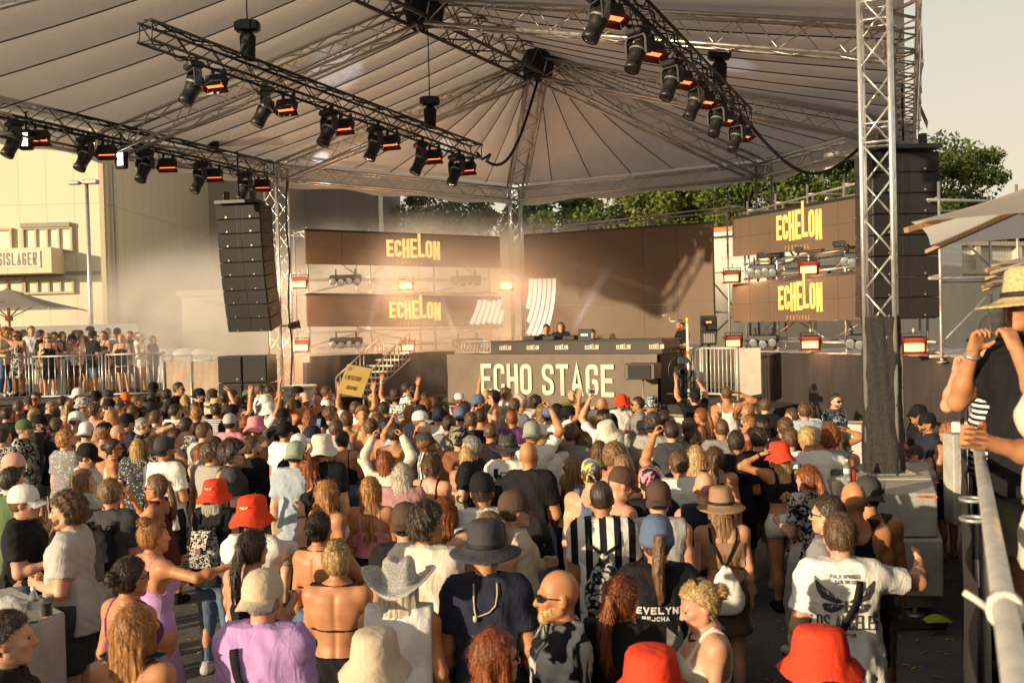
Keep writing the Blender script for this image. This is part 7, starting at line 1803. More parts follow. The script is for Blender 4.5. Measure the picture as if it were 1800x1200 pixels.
# --- right centre
p(1124, 697, 'm sh:k tee:g F:290 g:sun d:17.2', 'person in grey with short black hair and sunglasses looking left by the barrier')
p(1139, 695, 'f lg:o bkt:lb/pr tank:k F:10 d:17.8', 'person in a blue and white patterned bucket hat with copper hair')
p(1137, 721, 'm cu:k capb:dg tee:st F:10 h:1.88 fat:.1 a:f,f s:1', 'tall person in dark backward cap with white patch and sand grey shirt')
OPER_I = p(1221, 683, 'm sh:k cap:k tee:k F:345 hd:0,15 a:u,uh d:17.6', 'camera operator in black holding a gimbal rig up with both arms')
p(1272, 679, 'm bz:b tank:w F:5 a:d,hd s:1 d:16.6 fat:.08', 'muscular person in a white tank top holding a hand by the ear')
p(1319, 709, 'f py:o tee:k F:300 d:16.2', 'strawberry blond person with a ponytail in profile near the barrier')
p(1316, 733, 'f py:o tee:k/fl F:295 g:sun', 'person in big sunglasses with tied auburn hair looking left')
p(1333, 733, 'm md:k bea:k tee:k/pr F:5', 'person in a black knitted hat beside the sunglasses wearer')
p(1239, 717, 'f br:r cami:k F:315 g:sun s:1', 'person with long auburn braids and sunglasses in a patterned scarf')
p(1203, 735, 'm sh:k tank:w F:355 s:1 fat:.08', 'person with dark fade haircut in a white tank top')
p(1265, 736, 'm bz:b tee:g F:5 fat:.1 s:1', 'person with cropped brown hair in a slate grey shirt')
p(1207, 792, 'm sh:b tee:w F:0 a:uh,d s:1 fat:.1', 'person with thinning brown hair in a white shirt, arm bent up at left')
p(1236, 784, 'f lg:y tank:st F:5', 'person with tousled long blond hair in the right centre')
p(1266, 788, 'f py:b tank:k F:10', 'person in black with a brown ponytail behind the tan brimmed hat')
BND_I = p(1308, 763, 'f bob:r bnd:pk/pr crop:k Lskirt:k F:300 g:sport a:d,d2 s:0', 'person in a pink printed bandana and white sunglasses in black crop top and skirt')
p(1143, 822, 'm bz:k bnd:pk/pr tee:k F:5', 'person in a pink and navy dotted bandana behind the brown cap')
p(1465, 691, 'm sh:k tee:lb/pr F:150 g:sun bd_:b a:d,f d:16.0 h:1.86', 'tall bearded person in sunglasses and an open patterned shirt by the barrier')
p(1412, 708, 'm sh:b tee:lb F:5 fat:.1 d:14.4', 'person in a pale mint shirt with dark script on the back')
p(1421, 709, 'm bd tee:w F:10 d:15.5 s:1', 'bald person hidden behind the mint shirt wearer')
p(1395, 718, 'f py:b tank:r F:305 d:14.8', 'person in a red top in profile left of the mint shirt')
BLO_I = p(1428, 750, 'm sh:y tee:w F:5 fat:.14 h:1.83 a:f,s s:1', 'broad blond person in a clean white shirt at right')
p(1446, 747, 'm cu:r tee:lb F:10', 'person with tight auburn curls behind the broad blond person')
p(1463, 744, 'f lg:l tank:k F:10 a:d,hd s:1', 'person with long light brown hair lifting a hand to the head at right')
p(1367, 733, 'm sh:b tee:k F:5 fat:.1', 'dark haired person in a black shirt behind the red bucket hat at right')
p(1336, 752, 'm sh:k tee:k F:15', 'black haired person between bandana and red bucket hat')
RED_I = p(1379, 776, 'f lg:y bkt:red crop:k Lhot:w F:350 a:hd,d s:1 h:1.70', 'person in red bucket hat, black top and white shorts with an elbow raised')
p(1418, 820, 'f py:r tee:k/pr Llong:lg F:330 a:f,d', 'person with a curly auburn ponytail and black shirt near the slab table')
p(1501, 846, 'm bd tank:k F:5 fat:.12 s:1 h:1.84', 'bald person in a black tank top at right')
p(1527, 833, 'm sh:k capb:dg tank:dg F:5 s:1', 'person in a dark grey backward cap and grey tank top beside the bald one')
p(1454, 871, 'm sh:k tee:g F:325 g:sun a:d,hd h:1.80 fat:.12', 'person with black hair and glasses in a grey shirt, hand on a bald head')
LA_I = p(1470, 903, 'm sh:b tee:w F:8 a:d2,s h:1.83 fat:.14 s:2 lod:0', 'person in a white shirt with a printed butterfly and LOS ANGELES lettering')
p(1615, 708, 'm sh:k cap:k tee:k F:285 g:sun a:f,f d:13.9', 'person in a black cap and sunglasses right of the wrapped tower')
p(1630, 722, 'm sh:k capb:k tee:n F:285 g:sun bd_:k a:f,d d:13.0', 'bearded person in a black backward cap right of the wrapped tower')
p(1660, 744, 'f py:o bik:k F:330 g:sun d:12.2 s:1', 'person with a wavy ponytail and bare back by the ballast slabs')
p(1607, 784, 'm sh:b cap:dg tee:sg F:300 d:11.9 h:1.45', 'seated person in a dark cap just behind the ballast slabs')
p(1345, 700, 'm sh:b tee:k F:20 d:15.9', 'brown haired person in black by the barrier right of the ponytail')
p(1175, 752, 'f wv:k cami:k F:10', 'dark wavy haired person right of the sand grey shirt')
p(1290, 757, 'm sh:k tee:k F:10', 'dark haired person left of the pink bandana')
# --- middle front rows
p(540, 801, 'f wv:r tank:k F:8 s:2 fat:.05', 'person with dense dark auburn curls and black racer top')
p(575, 847, 'f wv:o cami:w F:40 g:sun s:1', 'person with voluminous golden brown waves and white straps')
GOLD_I = p(652, 840, 'f lg:o cami:pk F:0 a:d,f2', 'person with very long straight golden hair down to the waist')
p(704, 816, 'f bob:w tee:rs F:0 fat:.1', 'person with a platinum bob and dusty rose shirt')
p(753, 800, 'f md:b cami:k/vs F:20 s:2', 'person in black straps and striped top beside the platinum bob')
p(708, 879, 'm sh:k capb:db tee:k F:0', 'person in a dark brown round cap left of the wide cream shirt')
p(745, 881, 'm cu:k ls:cr F:25 hd:30,0 fat:.2 h:1.86 a:d,f', 'large person with messy black hair in a wide cream long sleeved shirt')
p(776, 876, 'f lg:r tank:w F:10 a:d,d', 'person with sleek mahogany hair beside the cream shirt')
p(562, 904, 'f bun:k bik:k F:20 s:1 a:d,eat', 'person with a tight dark bun and bare tanned back')
RISE_I = p(849, 827, 'm sh:k cap:k tee:w F:355 fat:.05 h:1.83', 'person in a black studded cap and white shirt with block letters')
p(903, 857, 'm sh:b cap:db ls:be F:60 s:0', 'person in a dark brown cap with a beige neck cloth')
p(864, 902, 'f lg:l none F:0 s:0', 'light brown haired person right behind the black wide brimmed hat')
p(1085, 816, 'm bd cap:db none F:55 s:2 fat:.15 hd:10,-15 a:d,f', 'older shirtless person in a dark brown cap turned right')
REF_I = p(1060, 845, 'm bz:k tee:k/vs F:3 fat:.06 h:1.85 s:1 lod:0', 'person in black and white striped shirt carrying a drawstring bag')
p(1158, 841, 'm bz:k capb:db vest:lg F:5 fat:.06 a:d,d', 'person in a brown cap and pale sleeveless shirt with a small red emblem')
p(1240, 829, 'm bd vest:n F:10 s:2 fat:.12', 'bald person in navy behind the tan brimmed hat')
VEL_I = p(1153, 913, 'm py:b bea:bl tee:k F:2 fat:.1 h:1.82 s:1 lod:0', 'person in a satin grey head wrap and black shirt with white print')
TAN_I = p(1270, 857, 'f lg:l sun:tn crop:tn Lskirt:db F:5 a:f2,d s:2', 'person with a tan brimmed hat and long hair carrying a white drawstring bag')
p(1092, 1018, 'f py:r tee:k F:20 hd:15,0 s:0 fat:.05 lod:0', 'person with a bright copper ponytail tied by a scrunchie')
p(984, 999, 'm bd tee:k/td F:275 g:sport bd_:y s:1 fat:.1 h:1.78 lod:0', 'bald person with wraparound sunglasses and blond goatee')
p(1238, 1022, 'f bun:y cami:cr F:282 hd:0,-20 s:2 fat:.06 h:1.66 lod:0', 'blond person with fringe, bow hair clip and beaded necklace looking down')
p(1143, 1135, 'm sh:k bkt:red tee:k F:10 h:1.72', 'red bucket hat at the bottom edge beside the necklace wearer')
p(1437, 1103, 'f md:k bkt:red tee:k F:300 g:sport h:1.68', 'red bucket hat at the bottom right in front of the butterfly shirt')
HAT_I = p(855, 915, 'm sh:g sun:dg tee:n F:2 fat:.16 h:1.86 a:d2,d2 s:1', 'large person in a black wide brimmed hat and navy shirt')
COW_I = p(696, 981, 'f bob:w cow:sv vest:w F:2 s:1 fat:.16 a:d2,d2 lod:0 h:1.70', 'person in a glittering silver cowboy hat with ash blond hair')
p(661, 1105, 'm sh:g bkt:be tee:be F:10 h:1.70', 'beige bucket hat at the bottom edge below the silver cowboy hat')
p(588, 948, 'f hb:y bik:k Lskirt:k F:3 s:1 fat:.05 lod:0', 'person with a blond bun and bare golden back tied by black strings')
p(868, 1110, 'f lg:r tee:k F:55 g:sun s:2 h:1.66', 'auburn haired person in sunglasses at the bottom centre')
# --- left front
p(37, 849, 'm sh:b cap:w tee:k F:72 g:sun a:f,f fat:.1 s:2', 'person in a white cap and black shirt reaching forward at left')
p(122, 862, 'm cu:b tee:lg F:280 bd_:b a:f2,f2 fat:.14 h:1.84 s:2 lod:0', 'bearded person with tousled brown hair in a pale grey shirt facing left')
PACK_I = p(195, 842, 'm sh:l tee:dg F:8 a:f,f fat:.1 s:2', 'person with light brown hair and a black backpack on a charcoal shirt')
p(275, 836, 'f py:l tank:mr F:290 g:sun a:cl,cl s:1', 'person with a light brown ponytail and sunglasses clapping toward the left')
ELE_I = p(376, 842, 'f bob:g bkt:red vest:k Ljeans:de F:12 fat:.1 s:2', 'person in a red bucket hat with a small patterned backpack')
RED2_I = p(443, 869, 'm sh:b bkt:red tee:w F:15 a:d,ph s:2', 'person in a red bucket hat and white shirt with yellow print')
p(268, 910, 'f hb:o dress:li F:42 a:d,s s:1 lod:0 fat:.04', 'person with a messy ginger topknot in a lilac lace dress reaching an arm forward')
p(227, 983, 'f bun:k cami:pu F:35 g:sun s:1 fat:.08 lod:0', 'person with a dark bun in a purple halter top near the drinks')
p(232, 1068, 'f lg:o tank:k F:12 h:1.68 lod:0', 'person with long ombre blond hair at the bottom left')
p(443, 935, 'f py:k cami:k F:25 s:2 fat:.06 lod:0', 'person with a long sleek black ponytail and black straps')
OLD_I = p(464, 996, 'm sh:g capb:be ls:li F:12 fat:.16 h:1.78 s:2 lod:0', 'older person in a beige flat cap and orchid purple shirt with a black bag strap')
p(6, 1076, 'm sh:k tee:k F:60 s:2 h:1.74', 'dark haired person cut by the lower left corner')
p(146, 826, 'f lg:l tee:lg F:50 s:0', 'person with long straight streaked hair beside the bearded one')
p(20, 822, 'm sh:k tee:gr F:30', 'dark haired person cut by the left edge below the cream cap')
# --- more heads filling the far rows
for i, (x, y, sp, lb) in enumerate(((30, 704, 'm sh:b tee:k', 'brown haired person left of the long ash blond hair'), (112, 696, 'm sh:k tee:g F:20', 'dark haired person below the railing left of the white cap'), (232, 712, 'm sh:b tee:w', 'brown haired person in white before the fade haircut'), (262, 690, 'm sh:k tee:k', 'dark haired person before the broad black capped one'), (330, 695, 'f lg:y tank:be', 'blond haired person behind the bearded backward cap'),
  (390, 690, 'm sh:k tee:dg', 'dark haired person behind the small straw hat'), (420, 700, 'f py:b tank:w', 'brown ponytail behind the raised arm'), (488, 700, 'm sh:b tee:g', 'brown haired person right of the white bucket hats'), (498, 715, 'm sh:k cap:k tee:k', 'black cap between white bucket hats and braids'), (597, 702, 'm sh:b tee:be', 'brown haired person just left under the sign'), (642, 735, 'm sh:b none s:1', 'shirtless brown haired person left of the bright blond hair'), (676, 706, 'm sh:k tee:w', 'dark haired person left of the brown felt hat'),
  (770, 697, 'm sh:b tee:k', 'brown haired person in front of the pale barrier, right of the curls'), (785, 707, 'f lg:b tank:k', 'long brown hair left of the red shirt'), (830, 724, 'm sh:b tee:k', 'brown haired person behind the camouflage bucket hat'), (850, 718, 'm sh:k none s:1', 'shirtless dark haired person left of the lean one'), (905, 700, 'm sh:b tee:g', 'brown haired person between long hair and bleached curls'), (950, 710, 'f lg:l tank:w', 'light haired person right of the purple shirt'), (1022, 708, 'm sh:k tee:k', 'dark haired person right of the neon vest'), (1050, 722, 'f py:y tee:be', 'blond ponytail behind the lifted camera'),
  (1160, 722, 'f lg:k tank:k', 'long black hair right of the tall backward cap'), (1185, 740, 'm sh:k tee:dg', 'dark haired person left of the dark fade haircut'), (1225, 752, 'f lg:k tank:k', 'black hair between the white tank and slate shirt'), (1385, 752, 'm sh:b tee:dg', 'brown haired person behind the red bucket hat with raised elbow'), (1485, 760, 'f lg:b tank:k', 'dark haired person at the right end of the crowd before the tower'), 
  )):
    p(x, y, sp, lb)
# --- guests on the left terrace
def g_(x, y, sp, label, d): return p(x, y, sp, label, base=PLZ, d=d, group='guests on the terrace', lod=1)
g_(4, 574, 'm sh:r tee:be F:100', 'guest in beige at the left edge under the parasol', 27.6)
g_(30, 582, 'f lg:b dress:k/pr F:190 g:sun a:d,u2', 'guest in a dark dress holding a phone overhead under the parasol', 26.9)
g_(58, 573, 'm sh:l tee:w F:150', 'guest in a white shirt right of the parasol pole', 28.0)
g_(72, 580, 'm sh:k tee:k F:60', 'guest in dark shirt turned away beside the white shirt', 27.0)
g_(84, 586, 'f bob:y dress:k F:160 g:sun a:d,f', 'guest with cropped blond hair, sunglasses and a long black dress', 26.8)
g_(93, 585, 'f md:k tank:k F:140', 'guest half hidden behind the long black dress', 27.6)
g_(121, 586, 'f py:b cap:k tank:w Lshorts:dg F:88 a:f,f', 'guest in a black cap and white tank top in profile', 27.2)
g_(155, 572, 'm sh:g cap:k tee:lg F:95', 'tall guest in a dark cap behind the man in black', 28.2)
g_(143, 582, 'f md:b tank:w F:60', 'guest in white left of the couple on the terrace', 27.8)
g_(149, 591, 'f wv:b mini:db F:30 s:1', 'guest with brown hair leaning on the man in black', 26.9)
g_(162, 580, 'm sh:k cap:k tee:k F:35 fat:.25 a:d,f', 'large guest in black cap and black shirt seen from behind at the railing', 26.8)
g_(207, 575, 'm sh:g cap:k tee:lg F:178 g:sun bd_:g', 'grey bearded guest in cap and sunglasses facing the crowd', 28.0)
g_(216, 588, 'f bun:y mini:k F:175 fat:.25 a:rl,rl s:2', 'smiling blond guest in a black strap dress resting the arms on the railing', 26.75)
g_(241, 584, 'm sh:r tee:w F:60', 'guest in white behind the smiling blond one', 27.8)
g_(250, 585, 'f md:b cap:lg vest:w Lhot:w F:85 a:f,f s:1', 'guest in a pale cap, white top and white shorts holding a phone', 26.8)
for x, y, sp, lb, d in ((16, 577, 'm sh:k tee:k F:140', 'guest in black left of the phone holder on the terrace', 27.9), (45, 580, 'f lg:b tank:k F:120', 'long haired guest in black behind the phone holder', 28.3), (106, 583, 'm sh:b tee:dg F:100', 'guest in charcoal left of the black capped profile', 28.4), (133, 579, 'm sh:k cap:dg tee:k F:60', 'guest in a dark cap behind the bar table on the terrace', 28.8), (183, 582, 'f lg:k mini:k F:200', 'black haired guest in a black dress right of the man in black', 27.6), (191, 577, 'm sh:b tee:bl F:170', 'guest in blue facing the crowd at the back of the terrace', 28.9), (230, 582, 'm sh:k tee:k F:190', 'guest in black between the smiling blond one and the white shirt', 28.6), (268, 590, 'm sh:b tee:dg F:100', 'guest in charcoal at the right end of the terrace', 28.4)): g_(x, y, sp, lb, d)
# --- people on the stage
q_ = dict(base=1.23, group='people on the stage', lod=1)
p(957, 570, 'm sh:k tee:k F:180 a:f,f', 'performer in black at the left of the booth in the smoke', d=25.4, **q_)
p(986, 567, 'f lg:b tee:k F:180 a:f,f', 'performer with long hair beside the first one behind the booth', d=25.1, **q_)
p(1044, 578, 'm sh:k tee:k F:180 hd:0,-20 a:f,f', 'performer bending over the laptop behind the booth', d=24.4, **q_)
p(1198, 561, 'm bz:k tee:k Ljeans:k F:268 bd_:k hd:0,-15 a:f,f s:3', 'bearded stage hand in black standing right of the booth facing left', d=23.6, **q_)
# --- people on the near terrace at right
q_ = dict(base=PRZ, group='people on the near terrace', lod=0)
STR_I = p(1818, 468, 'm sh:g sun:straw tee:k Lshorts:kh F:272 g:sport a:eat,eat s:1 fat:.05', 'person in a woven straw hat and dark sunglasses drinking beer at right', d=4.45, **q_)
BEH_I = p(1752, 545, 'm sh:k cap:dg tee:k/hs Lshorts:dg F:280 a:d,eat s:0', 'person half hidden behind the straw hat with an arm raised to the mouth', d=5.6, **q_)
p(1905, 470, 'f lg:b tee:cr Lshorts:w F:285 a:d,f s:1', 'blurred person in a cream shirt at the right frame edge', d=3.1, **q_)
p(1765, 640, 'f lg:b tee:k Lshorts:kh F:300 s:1', 'person in dark shirt farther along the near terrace', d=8.2, **q_)
# ================================================================== prints, straps, bags and things held in the hand
from mathutils.bvhtree import BVHTree
bpy.context.view_layer.update()
def shirt_of(i):
    for c in PEOPLE[i][0].children:
        if c.name.split('.')[0] in ('shirt', 'long_sleeve_shirt', 'tank_top', 'sleeveless_shirt', 'strap_top', 'crop_top', 'dress'): return c
_bv = {}
def bvh(i, parts=None):
    if i not in _bv:
        V_, F_ = [], []
        o = PEOPLE[i][0]
        for q in [o] + [c for c in o.children if c.name.split('.')[0] in ('shirt', 'long_sleeve_shirt', 'tank_top', 'sleeveless_shirt', 'strap_top', 'crop_top', 'dress')]:
            n = len(V_); V_ += [tuple(v.co) for v in q.data.vertices]; F_ += [tuple(n + k for k in p_.vertices) for p_ in q.data.polygons]
        _bv[i] = BVHTree.FromPolygons(V_, F_)
    return _bv[i]
def onback(i, x, z, off=.006, front=False):
    s_ = -1 if not front else 1
    h = bvh(i).ray_cast(Vector((x, s_ * .6, z)), Vector((0, -s_, 0)), .75)
    return (h[0] + Vector((0, s_ * off, 0))) if h[0] is not None else Vector((x, s_ * .10, z))
def project(i, quads, m, name, off=.006, div=3, front=False):
    sh = shirt_of(i) or PEOPLE[i][0]; mb = MB()
    for q in quads:
        q = [np.array(v, float) for v in q]
        if len(q) == 3: q.append(q[2])
        def fn(u, v): 
            a = (q[0] * (1 - u) + q[1] * u) * (1 - v) + (q[3] * (1 - u) + q[2] * u) * v; return onback(i, a[0], a[1], off, front)
        mb.grid(fn, div, div)
    return link(name, mb.mesh(name), m, sh)
def word(i, txt, xc, z, h, w, t, gap, m, off=.006, front=False, arch=0.0):
    tot = sum((t if c == 'I' else w) + gap for c in txt if c != ' ') + txt.count(' ') * w * .7 - gap; x = xc - tot / 2 if not front else xc + tot / 2
    for ch in txt:
        if ch == ' ': x += w * .7; continue
        lb = letter(ch, w, h, t, .004); qs = []
        dz = -arch * ((x + w / 2 - xc) / (tot / 2)) ** 2
        for f in lb.f:
            vv = [lb.v[k] for k in f]
            if len(f) == 4 and all(v[1] < -.003 for v in vv): qs.append([(x + (v[0] if not front else -v[0]), z + dz + v[2]) for v in vv])
        project(i, qs, m, 'letter', off, 2, front)
        x += ((t if ch == 'I' else w) + gap) * (1 if not front else -1)
def strap(i, pts, w, m, name='strap', parent=None, front=False, off=.009):
    """a ribbon lying on the body along (x, z) points"""
    sh = parent or PEOPLE[i][0]; pts = [np.array(p_, float) for p_ in pts]; dense = []
    for a, b in zip(pts[:-1], pts[1:]):
        for t in np.linspace(0, 1, 6, endpoint=False): dense.append(a * (1 - t) + b * t)
    dense.append(pts[-1]); n = len(dense); vs = []; M = PEOPLE[i][0].matrix_world if parent else None
    for k in range(n):
        d = dense[min(k + 1, n - 1)] - dense[max(k - 1, 0)]; d /= np.linalg.norm(d); nn = np.array((-d[1], d[0])) * w / 2
        L3 = [onback(i, *(dense[k] + nn), off, front), onback(i, *(dense[k] - nn), off, front)]
        vs += [L3[0], L3[1], L3[1] + Vector((0, -.006 if not front else .006, 0)), L3[0] + Vector((0, -.006 if not front else .006, 0))]
    if M is not None: vs = [M @ v - loc_of(parent) for v in vs]
    mb = MB(); fs = []
    for k in range(n - 1):
        a, b = k * 4, k * 4 + 4
        fs += [(a, a + 1, b + 1, b), (a + 3, b + 3, b + 2, a + 2), (a, b, b + 3, a + 3), (a + 1, a + 2, b + 2, b + 1)]
    fs += [(0, 3, 2, 1), (n * 4 - 4, n * 4 - 3, n * 4 - 2, n * 4 - 1)]
    mb._add(vs, fs, True); return link(name, mb.mesh(name), m, sh)
PRK = mat('faded_black_print', (.055, .05, .05), .8, 0, .25, 40); PRG = mat('grey_print', (.20, .19, .18), .8, 0, .2, 40); PRW = mat('white_print', (.62, .60, .56), .7, 0, .1, 30); PRY = mat('yellow_print', (.62, .42, .08), .7, 0, .1, 30); PRR = mat('red_print_dark', (.5, .06, .03), .7, 0, .1, 30)
STRAP = cloth('k')
# butterfly shirt
i = LA_I
word(i, 'PALM SPRINGS', 0, 1.440, .020, .012, .0032, .0028, PRK); word(i, 'SAN DIEGO', 0, 1.412, .020, .012, .0032, .0028, PRK)
word(i, 'LOS ANGELES', 0, 1.155, .082, .030, .0095, .0055, PRK, arch=.012); word(i, 'CHAPTER', 0, 1.115, .020, .012, .0032, .003, PRK)
for s_ in (-1, 1):
    up = [(.012, 1.19), (.06, 1.245), (.135, 1.345), (.152, 1.37), (.160, 1.36), (.150, 1.28), (.125, 1.215), (.05, 1.175)]
    lo = [(.012, 1.165), (.05, 1.17), (.115, 1.175), (.125, 1.155), (.112, 1.105), (.075, 1.085), (.03, 1.12), (.012, 1.15)]
    up, lo = [[(a_, 1.245 + (b_ - 1.085) * .64) for a_, b_ in w_] for w_ in (up, lo)]
    for wing, nm in ((up, 'upper_wing_print'), (lo, 'lower_wing_print')):
        c = np.mean(wing, 0); qs = [[(s_ * c[0], c[1]), (s_ * wing[k][0], wing[k][1]), (s_ * wing[(k + 1) % len(wing)][0], wing[(k + 1) % len(wing)][1])] for k in range(len(wing))]
        project(i, qs, PRK, nm, .0055, 3)
        for k in range(4):
            f0, f1 = .28 + .17 * k, .28 + .17 * k + .10; a = np.array(wing[0]); tip = np.array(wing[3] if wing is up else wing[4]); pv = np.array(wing[5] if wing is up else wing[2])
            e0, e1 = a + (tip - a) * f0, a + (tip - a) * f1; g0, g1 = a + (pv - a) * f0 * .85, a + (pv - a) * f1 * .85
            e0, e1 = e0 * .72 + g0 * .28, e1 * .72 + g1 * .28; g0, g1 = e0 * .25 + g0 * .75, e1 * .25 + g1 * .75
            project(i, [[(s_ * e0[0], e0[1]), (s_ * e1[0], e1[1]), (s_ * g1[0], g1[1]), (s_ * g0[0], g0[1])]], PRG if k % 2 else PRW, 'wing_cell_print', .0085, 2)
project(i, [[(-.008, 1.32), (.008, 1.32), (.006, 1.25), (-.006, 1.25)]], PRK, 'body_print', .0075, 3)
strap(i, [(.075, 1.43), (.05, 1.30), (-.02, 1.16), (-.16, 1.03)], .036, STRAP)
# other printed shirts
word(RISE_I, 'RISE', -.01, 1.20, .085, .06, .020, .012, PRK)
word(VEL_I, 'EVELYNE', 0, 1.265, .042, .034, .010, .008, PRW); word(VEL_I, 'REJCHA', -.03, 1.225, .026, .022, .006, .005, PRW)
for s_ in (-1, 1): project(VEL_I, [[(s_ * .03, 1.19), (s_ * .10, 1.13), (s_ * .085, .98), (s_ * .02, .92)], [(s_ * .10, 1.20), (s_ * .13, 1.14), (s_ * .105, 1.06), (s_ * .09, 1.10)]], PRG, 'flame_print', .007, 4)
word(RED2_I, 'EASY', -.01, 1.28, .05, .036, .010, .010, PRY)
project(RED2_I, [[(-.05, 1.22), (.0, 1.24), (.0, 1.21), (-.05, 1.20)]], PRY, 'print', .007, 2)
i = REF_I
# bags -------------------------------------------------------------
def bag(i, label, w, h, dep, z, m, name='backpack', x=0.0, back=.02, flap=None, draw=False, cat='backpack', cords=None, pts=None):
    o = PEOPLE[i][0]; M = o.matrix_world; c = onback(i, x, z, 0); c = c + Vector((0, -dep / 2 + back - .012, 0)); W0 = M @ c
    root = empty(name, W0, label, cat); g = Fld((-w / 2 - .05, -dep / 2 - .05, -h / 2 - .05), (w / 2 + .05, dep / 2 + .05, h / 2 + .08), .012)
    X, Y, Z = g.ax[0][:, None, None], g.ax[1][None, :, None], g.ax[2][None, None, :]
    tz = np.clip((Z + h / 2) / h, 0, 1); ww = w / 2 * (1 - (.72 if draw else .18) * np.maximum(tz - .45, 0) / .55) * (.93 + .07 * np.sin(np.minimum(tz * 6, 3.14))); dd = dep / 2 * (1 - (.6 if draw else .25) * tz ** 2)
    q = ((np.abs(X) / ww) ** 3.2 + (np.abs(Y) / dd) ** 3.2 + (np.abs(Z) / (h / 2)) ** 5) ** (1 / 3.2); f = (q - 1) * .07 + (.006 * np.sin(X * 110) * tz if draw else .003 * np.sin(X * 60) * np.sin(Z * 50))
    V_, Q_ = nets(f, *g.ax); B3 = np.array(M.to_3x3()); V2 = V_ @ B3.T
    link('body', smooth_mesh('bag', V2, Q_, 1), m, root)
    def lm(v): return M.to_3x3() @ Vector(v)
    if not draw:
        mb = MB(); mb.grid(lambda u, v: lm(((u - .5) * w * .72, -dd.max() * (1.02 - .12 * (v < .4)) - .012, -h * .42 + v * h * .34 - 0)), 6, 4); mb.build_ = None; link('pocket', mb.mesh('pocket'), m, root)
        mb = MB().tube([lm((-.04, 0, h / 2 - .01)), lm((-.03, -.01, h / 2 + .04)), lm((.03, -.01, h / 2 + .04)), lm((.04, 0, h / 2 - .01))], .009, 6); link('handle', mb.mesh('handle'), STRAP, root)
    if flap:
        mb = MB(); mb.grid(lambda u, v: lm(((u - .5) * w * .62 * (1 - .25 * v), -dep / 2 * (.55 + .62 * math.sin(min(v * 2.2, 1.57))) - .012, h * .5 - v * h * .45)), 8, 8); link('flap', mb.mesh('flap'), flap, root)
        mb = MB().box(lm((0, -dep / 2 - .03, h * .02)), (.045, .012, .05), M=M.to_3x3().normalized()); link('leather_tab', mb.mesh('tab'), mat('brown_leather', (.18, .07, .03), .6), root)
    for s_ in (-1, 1):
        k = .018 if draw else .045
        strap(i, [(x + s_ * w * .20 if not draw else x + s_ * .01, z + h * .46), (s_ * .10, 1.36), (s_ * .105, 1.445)], k, STRAP, 'shoulder_strap', root)
    return root
bag(PACK_I, 'black backpack on the charcoal shirt of the light brown haired person', .29, .42, .16, 1.18, cloth('k'))
ELEM = cloth('be/sm'); bag(ELE_I, 'small black and cream patterned backpack under the left red bucket hat', .27, .34, .15, 1.16, cloth('k/sm'), flap=cloth('cr/sm'))
bag(REF_I, 'black and white patterned drawstring bag on the striped shirt', .30, .42, .12, 1.10, cloth('k/pr'), 'drawstring_bag', draw=True, cat='bag')
bag(TAN_I, 'white drawstring bag with small dark print below the tan brimmed hat', .29, .38, .11, .98, cloth('w'), 'drawstring_bag', draw=True, cat='bag')
for k in range(len(PEOPLE)):
    if PEOPLE[k][0]['label'].startswith('person in a dark felt hat with a black backpack'): bag(k, 'black backpack on the white shirt under the dark felt hat', .27, .40, .15, 1.18, cloth('k'))
# cross body strap of the purple shirt, cord on the navy shirt
strap(OLD_I, [(-.085, 1.44), (-.06, 1.30), (.02, 1.12), (.15, .93)], .042, STRAP, off=.018)
CORD = mat('pale_cord', (.55, .48, .36), .7, 0, .1, 20)
pts = [onback(HAT_I, x_, z_, .012) for x_, z_ in ((-.062, 1.50), (-.062, 1.42), (-.058, 1.36), (-.05, 1.335), (-.02, 1.34), (.02, 1.355), (.055, 1.39), (.065, 1.44), (.064, 1.50))]
link('hat_cord', MB().tube(pts, .0045, 5).lathe([(.001, .02), (.012, .012), (.012, -.012), (.001, -.02)], 8, onback(HAT_I, -.056, 1.325, .014)).mesh('cord'), CORD, PEOPLE[HAT_I][0])
# halter ties and thin necklaces
strap(VEL_I, [(-.02, 1.0), (-.02, 1.0)], .001, STRAP) if False else None
# white winged emblems on the red hats
for k in (ELE_I, RED2_I):
    ht = [c for c in PEOPLE[k][0].children if c.name.startswith('bucket_hat')][0]
    mb = MB()
    for s_ in (-1, 1): mb.prism([(s_ * .006, -.1165, .068), (s_ * .030, -.112, .076), (s_ * .026, -.1135, .066), (s_ * .008, -.1165, .060)], (0, -.004, 0))
    mb.lathe([(.001, .004), (.008, .003), (.009, 0)], 10, (0, -.118, .066), Matrix.Rotation(rad(90), 3, 'X'))
    link('winged_emblem', mb.mesh('emblem'), PRW, ht)
